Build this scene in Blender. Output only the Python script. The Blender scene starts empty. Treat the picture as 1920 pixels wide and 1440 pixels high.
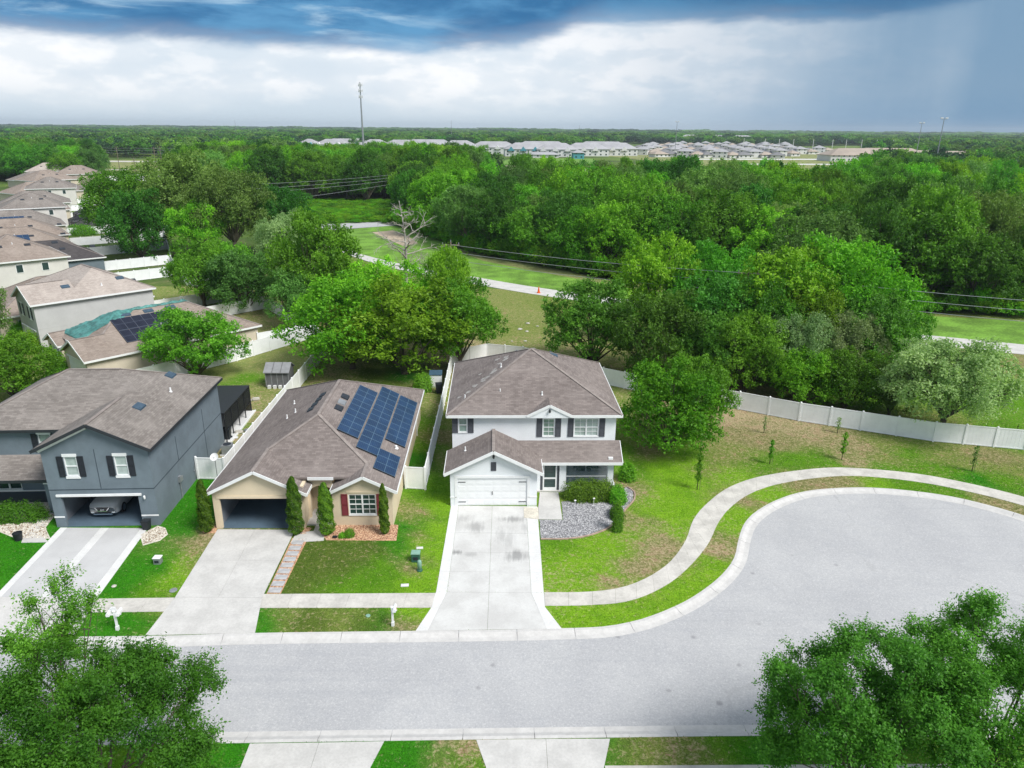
import bpy, bmesh, math, random
import numpy as np
from mathutils import Vector, Matrix
random.seed(7); RNG = np.random.default_rng(7)
SC = bpy.context.scene
COL = SC.collection
# ------------------------------------------------------------------ camera
F = 1350.0; CH = 25.0; PITCH = math.atan(477 / F); ROLL = math.radians(0.47)
cam_d = bpy.data.cameras.new('camera'); cam = bpy.data.objects.new('camera', cam_d); COL.objects.link(cam)
cam_d.sensor_width = 36; cam_d.lens = 36 * F / 1920; cam_d.clip_start = 0.5; cam_d.clip_end = 20000
_r, _u = Vector((1, 0, 0)), Vector((0, math.sin(PITCH), math.cos(PITCH)))
_cr = _r * math.cos(ROLL) + _u * math.sin(ROLL); _cu = _u * math.cos(ROLL) - _r * math.sin(ROLL)
_cb = _cr.cross(_cu)
cam.matrix_world = Matrix(((_cr.x, _cu.x, _cb.x, 0), (_cr.y, _cu.y, _cb.y, 0), (_cr.z, _cu.z, _cb.z, CH), (0, 0, 0, 1)))
SC.camera = cam
# ------------------------------------------------------------------ light
SUN_EL, SUN_AZ = math.radians(50), math.radians(127)   # azimuth clockwise from +Y (behind right of the viewer)
SKY_STR = 0.12
sun_d = bpy.data.lights.new('sun', 'SUN'); sun = bpy.data.objects.new('sun', sun_d); COL.objects.link(sun)
sun_d.energy = 2.5; sun_d.angle = math.radians(24); sun_d.color = (1.0, 0.97, 0.92)
sdir = Vector((math.sin(SUN_AZ) * math.cos(SUN_EL), math.cos(SUN_AZ) * math.cos(SUN_EL), math.sin(SUN_EL)))
sun.rotation_euler = sdir.to_track_quat('Z', 'Y').to_euler()
SC.view_settings.view_transform = 'Standard'; SC.view_settings.look = 'None'
SC.view_settings.exposure = 0.82; SC.view_settings.gamma = 1.0; SC.view_settings.use_curve_mapping = False
SC.render.engine = 'CYCLES'
SC.cycles.use_denoising = True
SC.cycles.max_bounces = 8; SC.cycles.diffuse_bounces = 5; SC.cycles.glossy_bounces = 2
SC.cycles.transmission_bounces = 3; SC.cycles.transparent_max_bounces = 8; SC.cycles.volume_bounces = 0
SC.cycles.caustics_reflective = False; SC.cycles.caustics_refractive = False

world = bpy.data.worlds.new('World'); SC.world = world; world.use_nodes = True

class NT:
    """tiny node helper"""
    def __init__(s, tree): s.t = tree; s.n = tree.nodes; s.l = tree.links; s.n.clear()
    def node(s, kind, **kw):
        n = s.n.new(kind)
        for k, v in kw.items():
            if k.startswith('i_'):
                key = k[2:]; key = int(key) if key.isdigit() else key.replace('_', ' ')
                s.put(n.inputs[key], v)
            else: setattr(n, k, v)
        return n
    def put(s, sock, v):
        if isinstance(v, bpy.types.NodeSocket): s.l.new(v, sock)
        else:
            if isinstance(v, tuple) and len(v) == 3 and sock.type == 'RGBA': v = v + (1,)
            sock.default_value = v
    def math(s, op, a, b=0.0, c=0.0, clamp=False):
        n = s.n.new('ShaderNodeMath'); n.operation = op; n.use_clamp = clamp
        s.put(n.inputs[0], a); s.put(n.inputs[1], b); s.put(n.inputs[2], c); return n.outputs[0]
    def mix(s, f, a, b, mode='MIX'):
        n = s.n.new('ShaderNodeMix'); n.data_type = 'RGBA'; n.blend_type = mode
        s.put(n.inputs[0], f); s.put(n.inputs[6], a); s.put(n.inputs[7], b); return n.outputs[2]
    def ramp(s, x, lo, hi, a=0.0, b=1.0, smooth=True):
        n = s.n.new('ShaderNodeMapRange'); n.interpolation_type = 'SMOOTHSTEP' if smooth else 'LINEAR'
        for i, v in enumerate((x, lo, hi, a, b)): s.put(n.inputs[i], v)
        return n.outputs[0]
    def noise(s, vec, scale, detail=3, rough=0.55, dist=0.0):
        n = s.n.new('ShaderNodeTexNoise'); n.inputs['Scale'].default_value = scale; n.inputs['Detail'].default_value = detail
        n.inputs['Roughness'].default_value = rough; n.inputs['Distortion'].default_value = dist
        if vec is not None: s.l.new(vec, n.inputs['Vector'])
        return n.outputs[0]
    def curve(s, x, pts, lo, hi, vlo, vhi):
        """piecewise curve through real-valued pts"""
        n = s.n.new('ShaderNodeFloatCurve'); m = s.ramp(x, lo, hi, 0.0, 1.0, False)
        n.inputs[0].default_value = 1.0; s.l.new(m, n.inputs[1])
        c = n.mapping.curves[0]
        P = [((p - lo) / (hi - lo), (v - vlo) / (vhi - vlo)) for p, v in pts]
        while len(c.points) < len(P): c.points.new(0.5, 0.5)
        for q, (a, b) in zip(c.points, P): q.location = (a, b); q.handle_type = 'AUTO'
        n.mapping.use_clip = False; n.mapping.update()
        return s.ramp(n.outputs[0], 0.0, 1.0, vlo, vhi, False)

def build_sky():
    N = NT(world.node_tree)
    tc = N.node('ShaderNodeTexCoord'); d = tc.outputs['Generated']
    sky = N.node('ShaderNodeTexSky', sky_type='NISHITA', sun_disc=False, sun_elevation=SUN_EL, sun_rotation=SUN_AZ)
    sep = N.node('ShaderNodeSeparateXYZ'); N.l.new(d, sep.inputs[0]); X, Y, Z = sep.outputs
    az = N.math('MULTIPLY', N.math('ARCTAN2', X, Y), 57.2958)
    el = N.math('MULTIPLY', N.math('ARCSINE', Z), 57.2958)
    # cloud space: stretched towards the horizon
    mp = N.node('ShaderNodeMapping'); N.l.new(d, mp.inputs[0]); mp.inputs['Scale'].default_value = (1, 1, 3.2)
    n1 = N.noise(mp.outputs[0], 3.6, 6, 0.6, 0.3)
    mp2 = N.node('ShaderNodeMapping'); N.l.new(d, mp2.inputs[0]); mp2.inputs['Scale'].default_value = (1, 1, 2.2)
    n2 = N.noise(mp2.outputs[0], 14, 7, 0.62, 0.2)
    mp3 = N.node('ShaderNodeMapping'); N.l.new(d, mp3.inputs[0]); mp3.inputs['Scale'].default_value = (1, 1, 7)
    n3 = N.noise(mp3.outputs[0], 5, 6, 0.6, 0.4)
    mp5 = N.node('ShaderNodeMapping'); N.l.new(d, mp5.inputs[0]); mp5.inputs['Scale'].default_value = (1, 1, 4.5)
    n5 = N.noise(mp5.outputs[0], 5.5, 9, 0.62, 0.35)
    w = N.math('ADD', N.math('MULTIPLY', N.math('SUBTRACT', n1, 0.5), 2.0), N.math('MULTIPLY', N.math('SUBTRACT', n5, 0.5), 5.0))
    # lower edge of the storm shelf, degrees of elevation against azimuth
    edge = N.curve(az, [(-180, 5.8), (-70, 5.4), (-38, 5.3), (-30, 5.1), (-20, 5.15), (-8, 5.25), (-1, 5.6), (3, 6.3), (7, 7.2), (14, 7.1), (22, 6.9), (28, 7.4), (34, 8.3), (50, 9.4), (180, 5.6)], -180, 180, 0, 12)
    d_el = N.math('ADD', N.math('SUBTRACT', el, edge), N.math('MULTIPLY', w, 0.42))
    dark = N.math('ADD', N.math('MULTIPLY', N.ramp(d_el, -0.35, 0.55), 0.72), N.math('MULTIPLY', N.ramp(d_el, 0.0, 1.6), 0.28))
    # the shelf gives way to broken bright cloud further up
    up = N.ramp(N.math('ADD', el, N.math('MULTIPLY', w, 3.5)), 12.0, 24.0)
    dark = N.math('MULTIPLY', dark, N.math('SUBTRACT', 1.0, N.math('MULTIPLY', up, 0.8)))
    streak = N.math('MULTIPLY', N.ramp(n3, 0.50, 0.68), N.ramp(az, 0.0, -12.0, 0.0, 0.9))
    # rain curtain to the right, pale left
    az_w = N.math('ADD', az, N.math('MULTIPLY', N.math('SUBTRACT', n1, 0.5), 9.0))
    rain = N.ramp(az_w, -3.0, 36.0)
    rain = N.math('MULTIPLY', rain, N.ramp(az, 75.0, 120.0, 1.0, 0.2))
    shaft = N.node('ShaderNodeMapping'); N.l.new(d, shaft.inputs[0]); shaft.inputs['Scale'].default_value = (1, 1, 0.18); shaft.inputs['Rotation'].default_value = (0, 0.22, 0)
    n4 = N.noise(shaft.outputs[0], 9, 4, 0.55)
    rain = N.math('ADD', rain, N.math('MULTIPLY', N.math('MULTIPLY', N.math('SUBTRACT', n4, 0.5), 0.5), N.ramp(az, 0.0, 20.0)), clamp=True)
    white = (1.02, 1.03, 1.05)
    mp6 = N.node('ShaderNodeMapping'); N.l.new(d, mp6.inputs[0]); mp6.inputs['Scale'].default_value = (1, 1, 2.6); mp6.inputs['Location'].default_value = (3, 1, 0)
    n6 = N.noise(mp6.outputs[0], 17, 9, 0.6, 0.15); n7 = N.noise(mp6.outputs[0], 6, 4, 0.5)
    puff = N.math('ADD', N.math('MULTIPLY', N.ramp(N.math('ADD', n6, N.math('MULTIPLY', N.math('SUBTRACT', n7, 0.5), 0.8)), 0.44, 0.62), 0.5), N.math('MULTIPLY', N.ramp(n7, 0.34, 0.58), 0.5))
    left = N.mix(puff, (0.72, 0.81, 0.90), white)
    low = N.ramp(el, 0.0, 3.2)
    left = N.mix(low, (0.64, 0.76, 0.86), left)
    curtain = N.mix(low, (0.13, 0.285, 0.475), (0.20, 0.34, 0.50))
    pale = N.mix(rain, left, curtain)
    deep = N.mix(N.ramp(n5, 0.36, 0.66), (0.028, 0.160, 0.37), (0.115, 0.34, 0.60))
    deep = N.mix(N.ramp(az, -2.0, 16.0, 0.0, 0.45), deep, (0.016, 0.105, 0.24))
    deep = N.mix(streak, deep, (0.42, 0.62, 0.80))
    cl = N.mix(dark, pale, deep)
    high = N.mix(N.ramp(n1, 0.35, 0.65), (0.34, 0.42, 0.52), (0.62, 0.66, 0.71))
    cl = N.mix(up, cl, high)
    # clear sky shows faintly through the overcast
    bgA = N.node('ShaderNodeBackground'); N.l.new(sky.outputs[0], bgA.inputs[0]); bgA.inputs[1].default_value = SKY_STR
    bgB = N.node('ShaderNodeBackground'); N.l.new(cl, bgB.inputs[0]); bgB.inputs[1].default_value = CLOUD
    ad = N.node('ShaderNodeMixShader', i_0=0.985); N.l.new(bgA.outputs[0], ad.inputs[1]); N.l.new(bgB.outputs[0], ad.inputs[2])
    out = N.node('ShaderNodeOutputWorld'); N.l.new(ad.outputs[0], out.inputs[0])
CLOUD = 0.58
build_sky()

# ------------------------------------------------------------------ places
def ray(px, py):
    x = (px - 960) / F; y = -(py - 720) / F; c, s = math.cos(ROLL), math.sin(ROLL)
    x, y = x * c - y * s, x * s + y * c
    return x, math.cos(PITCH) + y * math.sin(PITCH), -math.sin(PITCH) + y * math.cos(PITCH)
def at(px, py, z=0.0):
    """the point of the horizontal plane at height z that stands at that place of the photograph"""
    d = ray(px, py); t = (z - CH) / d[2]; return Vector((d[0] * t, d[1] * t, z))

# ------------------------------------------------------------------ materials
MATS = {}
def base_mat(name):
    m = bpy.data.materials.new(name); m.use_nodes = True; N = NT(m.node_tree)
    b = N.node('ShaderNodeBsdfPrincipled'); o = N.node('ShaderNodeOutputMaterial'); N.l.new(b.outputs[0], o.inputs[0])
    MATS[name] = m; return m, N, b
def mat(name, col, rough=0.75, var=0.12, scale=2.0, bump=0.0, bscale=60, metallic=0.0, col2=None, fine=0.0, fscale=25, spec=0.3, coat=0.0, stretch=None):
    m, N, b = base_mat(name)
    tc = N.node('ShaderNodeTexCoord'); v = tc.outputs['Object']
    if stretch:
        mp = N.node('ShaderNodeMapping'); N.l.new(v, mp.inputs[0]); mp.inputs['Scale'].default_value = stretch; v = mp.outputs[0]
    c2 = col2 or tuple(c * (1 + var) for c in col); c1 = tuple(c * (1 - var) for c in col) if not col2 else col
    n = N.noise(v, scale, 5, 0.6)
    c = N.mix(N.ramp(n, 0.32, 0.68), c1, c2)
    if fine:
        f = N.noise(v, fscale, 3, 0.6); c = N.mix(1.0, c, N.mix(N.ramp(f, 0.3, 0.7), (1 - fine,) * 3, (1 + fine,) * 3), 'MULTIPLY')
    N.l.new(c, b.inputs['Base Color']); b.inputs['Roughness'].default_value = rough; b.inputs['Metallic'].default_value = metallic
    b.inputs['Specular IOR Level'].default_value = spec; b.inputs['Coat Weight'].default_value = coat
    if bump:
        bp = N.node('ShaderNodeBump', i_Strength=bump, i_Distance=0.02); N.l.new(N.noise(v, bscale, 4, 0.6), bp.inputs['Height']); N.l.new(bp.outputs[0], b.inputs['Normal'])
    return m
mat('white_stucco', (0.80, 0.825, 0.855), 0.9, 0.035, 0.8, 0.25, 40, fine=0.03)
mat('tan_stucco', (0.71, 0.60, 0.44), 0.9, 0.05, 0.8, 0.25, 40, fine=0.03)
mat('blue_stucco', (0.158, 0.198, 0.232), 0.9, 0.10, 0.7, 0.25, 40, fine=0.04)
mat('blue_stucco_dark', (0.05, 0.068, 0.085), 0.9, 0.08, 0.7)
mat('grey_stucco', (0.50, 0.50, 0.50), 0.9, 0.05, 0.6, 0.2, 40)
mat('cream_stucco', (0.60, 0.53, 0.43), 0.9, 0.05, 0.6, 0.2, 40)
mat('pale_stucco', (0.66, 0.64, 0.61), 0.9, 0.05, 0.6)
mat('trim_white', (0.80, 0.81, 0.82), 0.55, 0.03, 3)
mat('trim_dark', (0.03, 0.035, 0.042), 0.55, 0.1, 3)
mat('shutter_black', (0.022, 0.026, 0.034), 0.5, 0.1, 5)
mat('shutter_grey', (0.075, 0.08, 0.095), 0.5, 0.1, 5)
mat('shutter_red', (0.20, 0.035, 0.045), 0.5, 0.1, 5)
mat('door_red', (0.12, 0.018, 0.025), 0.45, 0.1, 5)
mat('garage_white', (0.82, 0.83, 0.84), 0.45, 0.02, 2)
mat('vinyl', (0.86, 0.87, 0.89), 0.35, 0.04, 1.2, fine=0.02)
mat('concrete', (0.54, 0.53, 0.515), 0.9, 0.09, 0.7, 0.2, 90, fine=0.05, fscale=8)
mat('concrete_old', (0.53, 0.51, 0.475), 0.9, 0.13, 0.9, 0.2, 90, fine=0.06, fscale=6)
mat('concrete_white', (0.66, 0.66, 0.655), 0.9, 0.06, 0.8, 0.2, 90, fine=0.04, fscale=8)
mat('concrete_kerb', (0.54, 0.53, 0.52), 0.9, 0.06, 1.3, 0.2, 90, fine=0.05, fscale=5)
mat('paint_floor', (0.515, 0.515, 0.52), 0.8, 0.06, 0.5, fine=0.03)
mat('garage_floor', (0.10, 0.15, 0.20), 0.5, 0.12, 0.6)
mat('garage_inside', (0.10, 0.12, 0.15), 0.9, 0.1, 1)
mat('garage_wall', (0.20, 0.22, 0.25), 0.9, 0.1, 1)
mat('paver', (0.42, 0.42, 0.43), 0.9, 0.15, 2.5, fine=0.05)
mat('mulch', (0.52, 0.31, 0.19), 0.95, 0.3, 6, 0.5, 30, fine=0.25, fscale=14)
mat('mulch_piece', (0.62, 0.40, 0.25), 0.9, 0.25, 3)
mat('gravel_bed', (0.20, 0.20, 0.21), 0.95, 0.3, 9, 0.6, 30, fine=0.4, fscale=16)
mat('stone_grey', (0.33, 0.33, 0.35), 0.9, 0.4, 1.0)
mat('stone_pale', (0.50, 0.48, 0.43), 0.9, 0.2, 2)
mat('sand', (0.62, 0.58, 0.50), 0.95, 0.15, 1.2, 0.3, 30, fine=0.12, fscale=9)
mat('cage_dark', (0.018, 0.02, 0.024), 0.5, 0.1, 3)
mat('plastic_dark', (0.02, 0.025, 0.03), 0.5, 0.15, 3)
mat('plastic_white', (0.78, 0.79, 0.80), 0.45, 0.03, 3)
mat('plastic_green', (0.04, 0.13, 0.095), 0.5, 0.1, 4)
mat('plastic_pale_green', (0.22, 0.38, 0.31), 0.5, 0.1, 4)
mat('metal_grey', (0.32, 0.34, 0.36), 0.45, 0.1, 3, metallic=0.4)
mat('wood_pole', (0.20, 0.165, 0.125), 0.9, 0.2, 3, stretch=(6, 6, 0.6))
mat('wood_dead', (0.38, 0.355, 0.315), 0.9, 0.25, 1.5, 0.4, 20)
mat('bark', (0.11, 0.095, 0.075), 0.95, 0.25, 2.5, 0.5, 18)
mat('wire', (0.35, 0.37, 0.39), 0.6, 0.05, 1)
mat('shed_wall', (0.13, 0.13, 0.135), 0.7, 0.1, 2)
mat('shed_roof', (0.25, 0.255, 0.265), 0.7, 0.1, 2)
mat('blue_lid', (0.05, 0.10, 0.15), 0.6, 0.1, 2)
mat('vent_black', (0.028, 0.034, 0.045), 0.45, 0.2, 4)
mat('vent_blue', (0.05, 0.085, 0.125), 0.5, 0.2, 4)
mat('tarp', (0.07, 0.215, 0.20), 0.5, 0.35, 1.6, 0.5, 8, fine=0.15, fscale=5)
mat('teal', (0.03, 0.13, 0.145), 0.6, 0.1, 3)
mat('car_silver', (0.62, 0.64, 0.66), 0.3, 0.02, 1, metallic=0.25, coat=0.6)
mat('car_white', (0.75, 0.76, 0.77), 0.25, 0.02, 1, coat=0.6)
mat('car_blue', (0.05, 0.12, 0.24), 0.25, 0.02, 1, coat=0.6)
mat('car_black', (0.015, 0.016, 0.02), 0.25, 0.02, 1, coat=0.6)
mat('car_glass', (0.012, 0.016, 0.02), 0.06, 0.02, 1, spec=0.6)
mat('chrome', (0.75, 0.77, 0.8), 0.12, 0.02, 1, metallic=1.0)
mat('lamp_clear', (0.75, 0.78, 0.8), 0.1, 0.02, 1, spec=0.7)
mat('rubber', (0.018, 0.018, 0.02), 0.85, 0.1, 5)
mat('orange', (0.75, 0.12, 0.02), 0.6, 0.05, 2)
mat('red_plastic', (0.55, 0.06, 0.04), 0.5, 0.05, 2)
mat('blind_white', (0.55, 0.62, 0.60), 0.4, 0.04, 3)
mat('far_roof', (0.36, 0.36, 0.38), 0.9, 0.15, 0.05)
mat('far_roof_dark', (0.19, 0.19, 0.20), 0.9, 0.15, 0.05)
mat('far_roof_tan', (0.38, 0.32, 0.27), 0.9, 0.15, 0.05)
mat('far_wall', (0.66, 0.66, 0.66), 0.9, 0.08, 0.05)
mat('far_teal', (0.07, 0.28, 0.34), 0.8, 0.08, 0.05)
mat('dirt', (0.42, 0.34, 0.26), 0.95, 0.2, 0.3)
mat('flower_red', (0.45, 0.05, 0.06), 0.8, 0.2, 3)
mat('bloom_white', (0.7, 0.7, 0.62), 0.8, 0.2, 3)

def window_glass(name, a, b2, rows):
    """blinds behind glass: pale slats with a cool reflection"""
    m, N, b = base_mat(name); tc = N.node('ShaderNodeTexCoord'); 
    sep = N.node('ShaderNodeSeparateXYZ'); N.l.new(tc.outputs['UV'], sep.inputs[0])
    s = N.math('FRACT', N.math('MULTIPLY', sep.outputs[1], rows)); l = N.ramp(s, 0.0, 0.35)
    n = N.noise(tc.outputs['Object'], 1.7, 3); c = N.mix(l, a, b2); c = N.mix(N.ramp(n, 0.35, 0.7, 0.0, 0.45), c, tuple(x * 0.5 for x in a))
    N.l.new(c, b.inputs['Base Color']); b.inputs['Roughness'].default_value = 0.12; b.inputs['Specular IOR Level'].default_value = 0.6
window_glass('glass_blind', (0.12, 0.20, 0.18), (0.30, 0.40, 0.36), 16)
window_glass('glass_pale', (0.30, 0.38, 0.37), (0.46, 0.54, 0.52), 16)
window_glass('glass_dark', (0.02, 0.045, 0.045), (0.035, 0.07, 0.065), 4)

def shingle(name, dark, light, pale):
    m, N, b = base_mat(name); tc = N.node('ShaderNodeTexCoord'); uv = tc.outputs['UV']
    br = N.node('ShaderNodeTexBrick'); N.l.new(uv, br.inputs['Vector']); br.offset = 0.37; br.squash = 1.0
    br.inputs['Scale'].default_value = 1.0; br.inputs['Brick Width'].default_value = 0.33; br.inputs['Row Height'].default_value = 0.145
    br.inputs['Mortar Size'].default_value = 0.008; br.inputs['Mortar Smooth'].default_value = 0.6; br.inputs['Bias'].default_value = 0.0
    N.put(br.inputs['Color1'], dark); N.put(br.inputs['Color2'], light); N.put(br.inputs['Mortar'], tuple(c * 0.62 for c in dark))
    mp = N.node('ShaderNodeMapping'); N.l.new(uv, mp.inputs[0]); mp.inputs['Scale'].default_value = (1.0, 0.16, 1)
    n1 = N.noise(mp.outputs[0], 1.2, 6, 0.65, 0.4)       # streaks run down the slope
    mp2 = N.node('ShaderNodeMapping'); N.l.new(uv, mp2.inputs[0]); mp2.inputs['Scale'].default_value = (0.3, 2.6, 1)
    n2 = N.noise(mp2.outputs[0], 1.1, 5, 0.65, 0.2)      # bands along the courses
    n3 = N.noise(tc.outputs['Object'], 0.32, 3, 0.5)
    c = br.outputs[0]
    c = N.mix(N.ramp(n1, 0.35, 0.75, 0.0, 0.35), c, tuple(x * 0.62 for x in dark))
    c = N.mix(N.ramp(n2, 0.5, 0.8, 0.0, 0.55), c, pale)
    c = N.mix(N.ramp(n3, 0.4, 0.7, 0.0, 0.3), c, pale)
    N.l.new(c, b.inputs['Base Color']); b.inputs['Roughness'].default_value = 0.92; b.inputs['Specular IOR Level'].default_value = 0.2
    bp = N.node('ShaderNodeBump', i_Strength=0.4, i_Distance=0.02); N.l.new(br.outputs['Fac'], bp.inputs['Height']); bp.invert = True; N.l.new(bp.outputs[0], b.inputs['Normal'])
shingle('shingle_brown', (0.172, 0.145, 0.136), (0.258, 0.220, 0.206), (0.34, 0.298, 0.278))
shingle('shingle_grey', (0.180, 0.160, 0.147), (0.27, 0.242, 0.224), (0.355, 0.322, 0.298))
shingle('shingle_pink', (0.36, 0.31, 0.28), (0.47, 0.41, 0.37), (0.54, 0.48, 0.44))
shingle('shingle_tan', (0.235, 0.19, 0.162), (0.325, 0.27, 0.235), (0.39, 0.335, 0.295))
shingle('shingle_black', (0.06, 0.055, 0.058), (0.09, 0.082, 0.085), (0.11, 0.10, 0.10))
mat('worn_shingle', (0.38, 0.36, 0.34), 0.9, 0.2, 6, fine=0.2)
mat('edging', (0.40, 0.29, 0.24), 0.9, 0.2, 3)
mat('ridge_cap', (0.265, 0.23, 0.213), 0.9, 0.15, 2)

def stained_concrete():
    m, N, b = base_mat('concrete_stained'); g = N.node('ShaderNodeNewGeometry'); P = g.outputs['Position']
    n = N.noise(P, 0.6, 5, 0.6); f = N.noise(P, 7, 4, 0.65)
    c = N.mix(N.ramp(n, 0.3, 0.7), (0.52, 0.515, 0.505), (0.63, 0.63, 0.62))
    c = N.mix(N.ramp(f, 0.35, 0.75, 0.0, 0.16), c, (0.33, 0.32, 0.31))
    mp = N.node('ShaderNodeMapping'); N.l.new(P, mp.inputs[0]); mp.inputs['Scale'].default_value = (3.2, 0.45, 1); st = N.noise(mp.outputs[0], 1.4, 5, 0.65)
    tot = None
    for (px, py, sx, sy, k) in ((857, 1036, 0.45, 0.4, 1.0), (880, 1040, 0.7, 0.3, 0.4), (968, 1043, 1.0, 0.75, 0.85), (955, 1010, 0.5, 1.6, 0.35), (962, 974, 1.2, 0.5, 0.75), (893, 988, 0.7, 0.9, 0.55), (985, 990, 0.4, 0.9, 0.5), (940, 1003, 0.5, 1.2, 0.4), (870, 972, 0.9, 0.7, 0.35)):
        q = at(px, py); mp = N.node('ShaderNodeMapping', vector_type='TEXTURE'); N.l.new(P, mp.inputs[0]); mp.inputs['Location'].default_value = (q.x, q.y, 0); mp.inputs['Scale'].default_value = (sx, sy, 1)
        ln = N.node('ShaderNodeVectorMath', operation='LENGTH'); N.l.new(mp.outputs[0], ln.inputs[0])
        v = N.ramp(N.math('ADD', ln.outputs['Value'], N.math('MULTIPLY', N.math('SUBTRACT', st, 0.5), 2.2)), 1.1, 0.1, 0.0, k)
        tot = v if tot is None else N.math('MAXIMUM', tot, v)
    c = N.mix(N.math('MULTIPLY', tot, 0.75), c, (0.16, 0.16, 0.16))
    N.l.new(c, b.inputs['Base Color']); b.inputs['Roughness'].default_value = 0.9
stained_concrete()

def asphalt():
    m, N, b = base_mat('asphalt'); g = N.node('ShaderNodeNewGeometry'); P = g.outputs['Position']
    n = N.noise(P, 0.16, 4, 0.6, 0.5); n2 = N.noise(P, 1.1, 5, 0.65); sp = N.noise(P, 11, 5, 0.85); sp2 = N.noise(P, 45, 2, 0.7)
    c = N.mix(N.ramp(n, 0.3, 0.7), (0.380, 0.382, 0.398), (0.445, 0.446, 0.456))
    c = N.mix(N.ramp(n2, 0.45, 0.75, 0.0, 0.25), c, (0.33, 0.34, 0.37))
    c = N.mix(N.ramp(sp, 0.53, 0.62, 0.0, 0.40), c, (0.68, 0.68, 0.67))
    c = N.mix(N.ramp(sp, 0.47, 0.37, 0.0, 0.38), c, (0.22, 0.23, 0.25))
    # faint worn lane lines along the street
    mp = N.node('ShaderNodeMapping'); N.l.new(P, mp.inputs[0]); mp.inputs['Scale'].default_value = (0.05, 1.6, 1); mp.inputs['Rotation'].default_value = (0, 0, math.radians(-1.5))
    lane = N.noise(mp.outputs[0], 1.0, 4, 0.6); c = N.mix(N.ramp(lane, 0.52, 0.72, 0.0, 0.22), c, (0.29, 0.30, 0.33))
    vo = N.node('ShaderNodeTexVoronoi', feature='F1'); N.l.new(P, vo.inputs['Vector']); vo.inputs['Scale'].default_value = 0.45
    vo2 = N.node('ShaderNodeTexVoronoi', feature='DISTANCE_TO_EDGE'); N.l.new(P, vo2.inputs['Vector']); vo2.inputs['Scale'].default_value = 0.085
    crack = N.math('MULTIPLY', N.ramp(N.math('ADD', vo2.outputs['Distance'], N.math('MULTIPLY', N.math('SUBTRACT', n2, 0.5), 0.06)), 0.006, 0.0, 0.0, 0.22), N.ramp(n, 0.45, 0.6))
    c = N.mix(crack, c, (0.24, 0.24, 0.25))
    spot = N.ramp(N.math('ADD', vo.outputs['Distance'], N.math('MULTIPLY', N.math('SUBTRACT', n2, 0.5), 0.3)), 0.075, 0.0, 0.0, 0.5)
    c = N.mix(spot, c, (0.16, 0.16, 0.17))
    N.l.new(c, b.inputs['Base Color']); b.inputs['Roughness'].default_value = 0.85
    bp = N.node('ShaderNodeBump', i_Strength=0.5, i_Distance=0.01); N.l.new(sp2, bp.inputs['Height']); N.l.new(bp.outputs[0], b.inputs['Normal'])
asphalt()

def lawn_mat():
    m, N, b = base_mat('lawn'); g = N.node('ShaderNodeNewGeometry'); P = g.outputs['Position']
    tone = N.node('ShaderNodeAttribute', attribute_name='tone'); dry = N.node('ShaderNodeAttribute', attribute_name='dry')
    n0 = N.noise(P, 0.22, 4, 0.6, 0.4); n1 = N.noise(P, 1.1, 7, 0.72, 0.8); n2 = N.noise(P, 7, 6, 0.75); n3 = N.noise(P, 17, 4, 0.85)
    c = N.mix(1.0, tone.outputs[0], N.mix(N.ramp(n1, 0.3, 0.7), (0.80, 0.86, 0.80), (1.25, 1.14, 1.2)), 'MULTIPLY')
    c = N.mix(1.0, c, N.mix(N.ramp(n2, 0.3, 0.7), (0.72, 0.72, 0.72), (1.30, 1.27, 1.3)), 'MULTIPLY')
    c = N.mix(1.0, c, N.mix(N.ramp(n3, 0.3, 0.7), (0.50, 0.53, 0.50), (1.52, 1.47, 1.5)), 'MULTIPLY')
    t = N.math('ADD', dry.outputs['Fac'], N.math('ADD', N.math('MULTIPLY', N.math('SUBTRACT', n1, 0.5), 2.3), N.math('MULTIPLY', N.math('SUBTRACT', n2, 0.5), 1.5)))
    tan = N.mix(N.ramp(n3, 0.35, 0.7), (0.26, 0.19, 0.11), (0.56, 0.46, 0.32)); tan = N.mix(N.ramp(n1, 0.45, 0.65), tan, N.mix(N.ramp(n2, 0.3, 0.7), (0.20, 0.12, 0.07), (0.36, 0.24, 0.15)))
    c = N.mix(N.ramp(t, 0.50, 0.68, 0.0, 0.9), c, tan)
    n4 = N.noise(P, 3.6, 8, 0.8, 0.5); t4 = N.math('ADD', N.math('MULTIPLY', dry.outputs['Fac'], 0.26), n4)
    c = N.mix(N.ramp(t4, 0.57, 0.67, 0.0, 0.62), c, N.mix(N.ramp(n2, 0.35, 0.6), (0.27, 0.20, 0.10), (0.52, 0.44, 0.27)))
    N.l.new(c, b.inputs['Base Color']); b.inputs['Roughness'].default_value = 0.95; b.inputs['Specular IOR Level'].default_value = 0.1
    bp = N.node('ShaderNodeBump', i_Strength=0.9, i_Distance=0.05); N.l.new(n3, bp.inputs['Height']); N.l.new(bp.outputs[0], b.inputs['Normal'])
lawn_mat()
def far_ground():
    m, N, b = base_mat('far_field'); g = N.node('ShaderNodeNewGeometry'); P = g.outputs['Position']
    n = N.noise(P, 0.012, 5, 0.6, 0.5); n2 = N.noise(P, 0.12, 5, 0.65); n3 = N.noise(P, 1.5, 4, 0.65)
    c = N.mix(N.ramp(n, 0.4, 0.6), (0.055, 0.10, 0.022), (0.13, 0.20, 0.035)); c = N.mix(N.ramp(n2, 0.5, 0.75, 0.0, 0.5), c, (0.26, 0.23, 0.12))
    c = N.mix(1.0, c, N.mix(N.ramp(n3, 0.3, 0.7), (0.8, 0.8, 0.8), (1.2, 1.2, 1.2)), 'MULTIPLY')
    N.l.new(c, b.inputs['Base Color']); b.inputs['Roughness'].default_value = 0.95; b.inputs['Specular IOR Level'].default_value = 0.1
far_ground()
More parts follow.
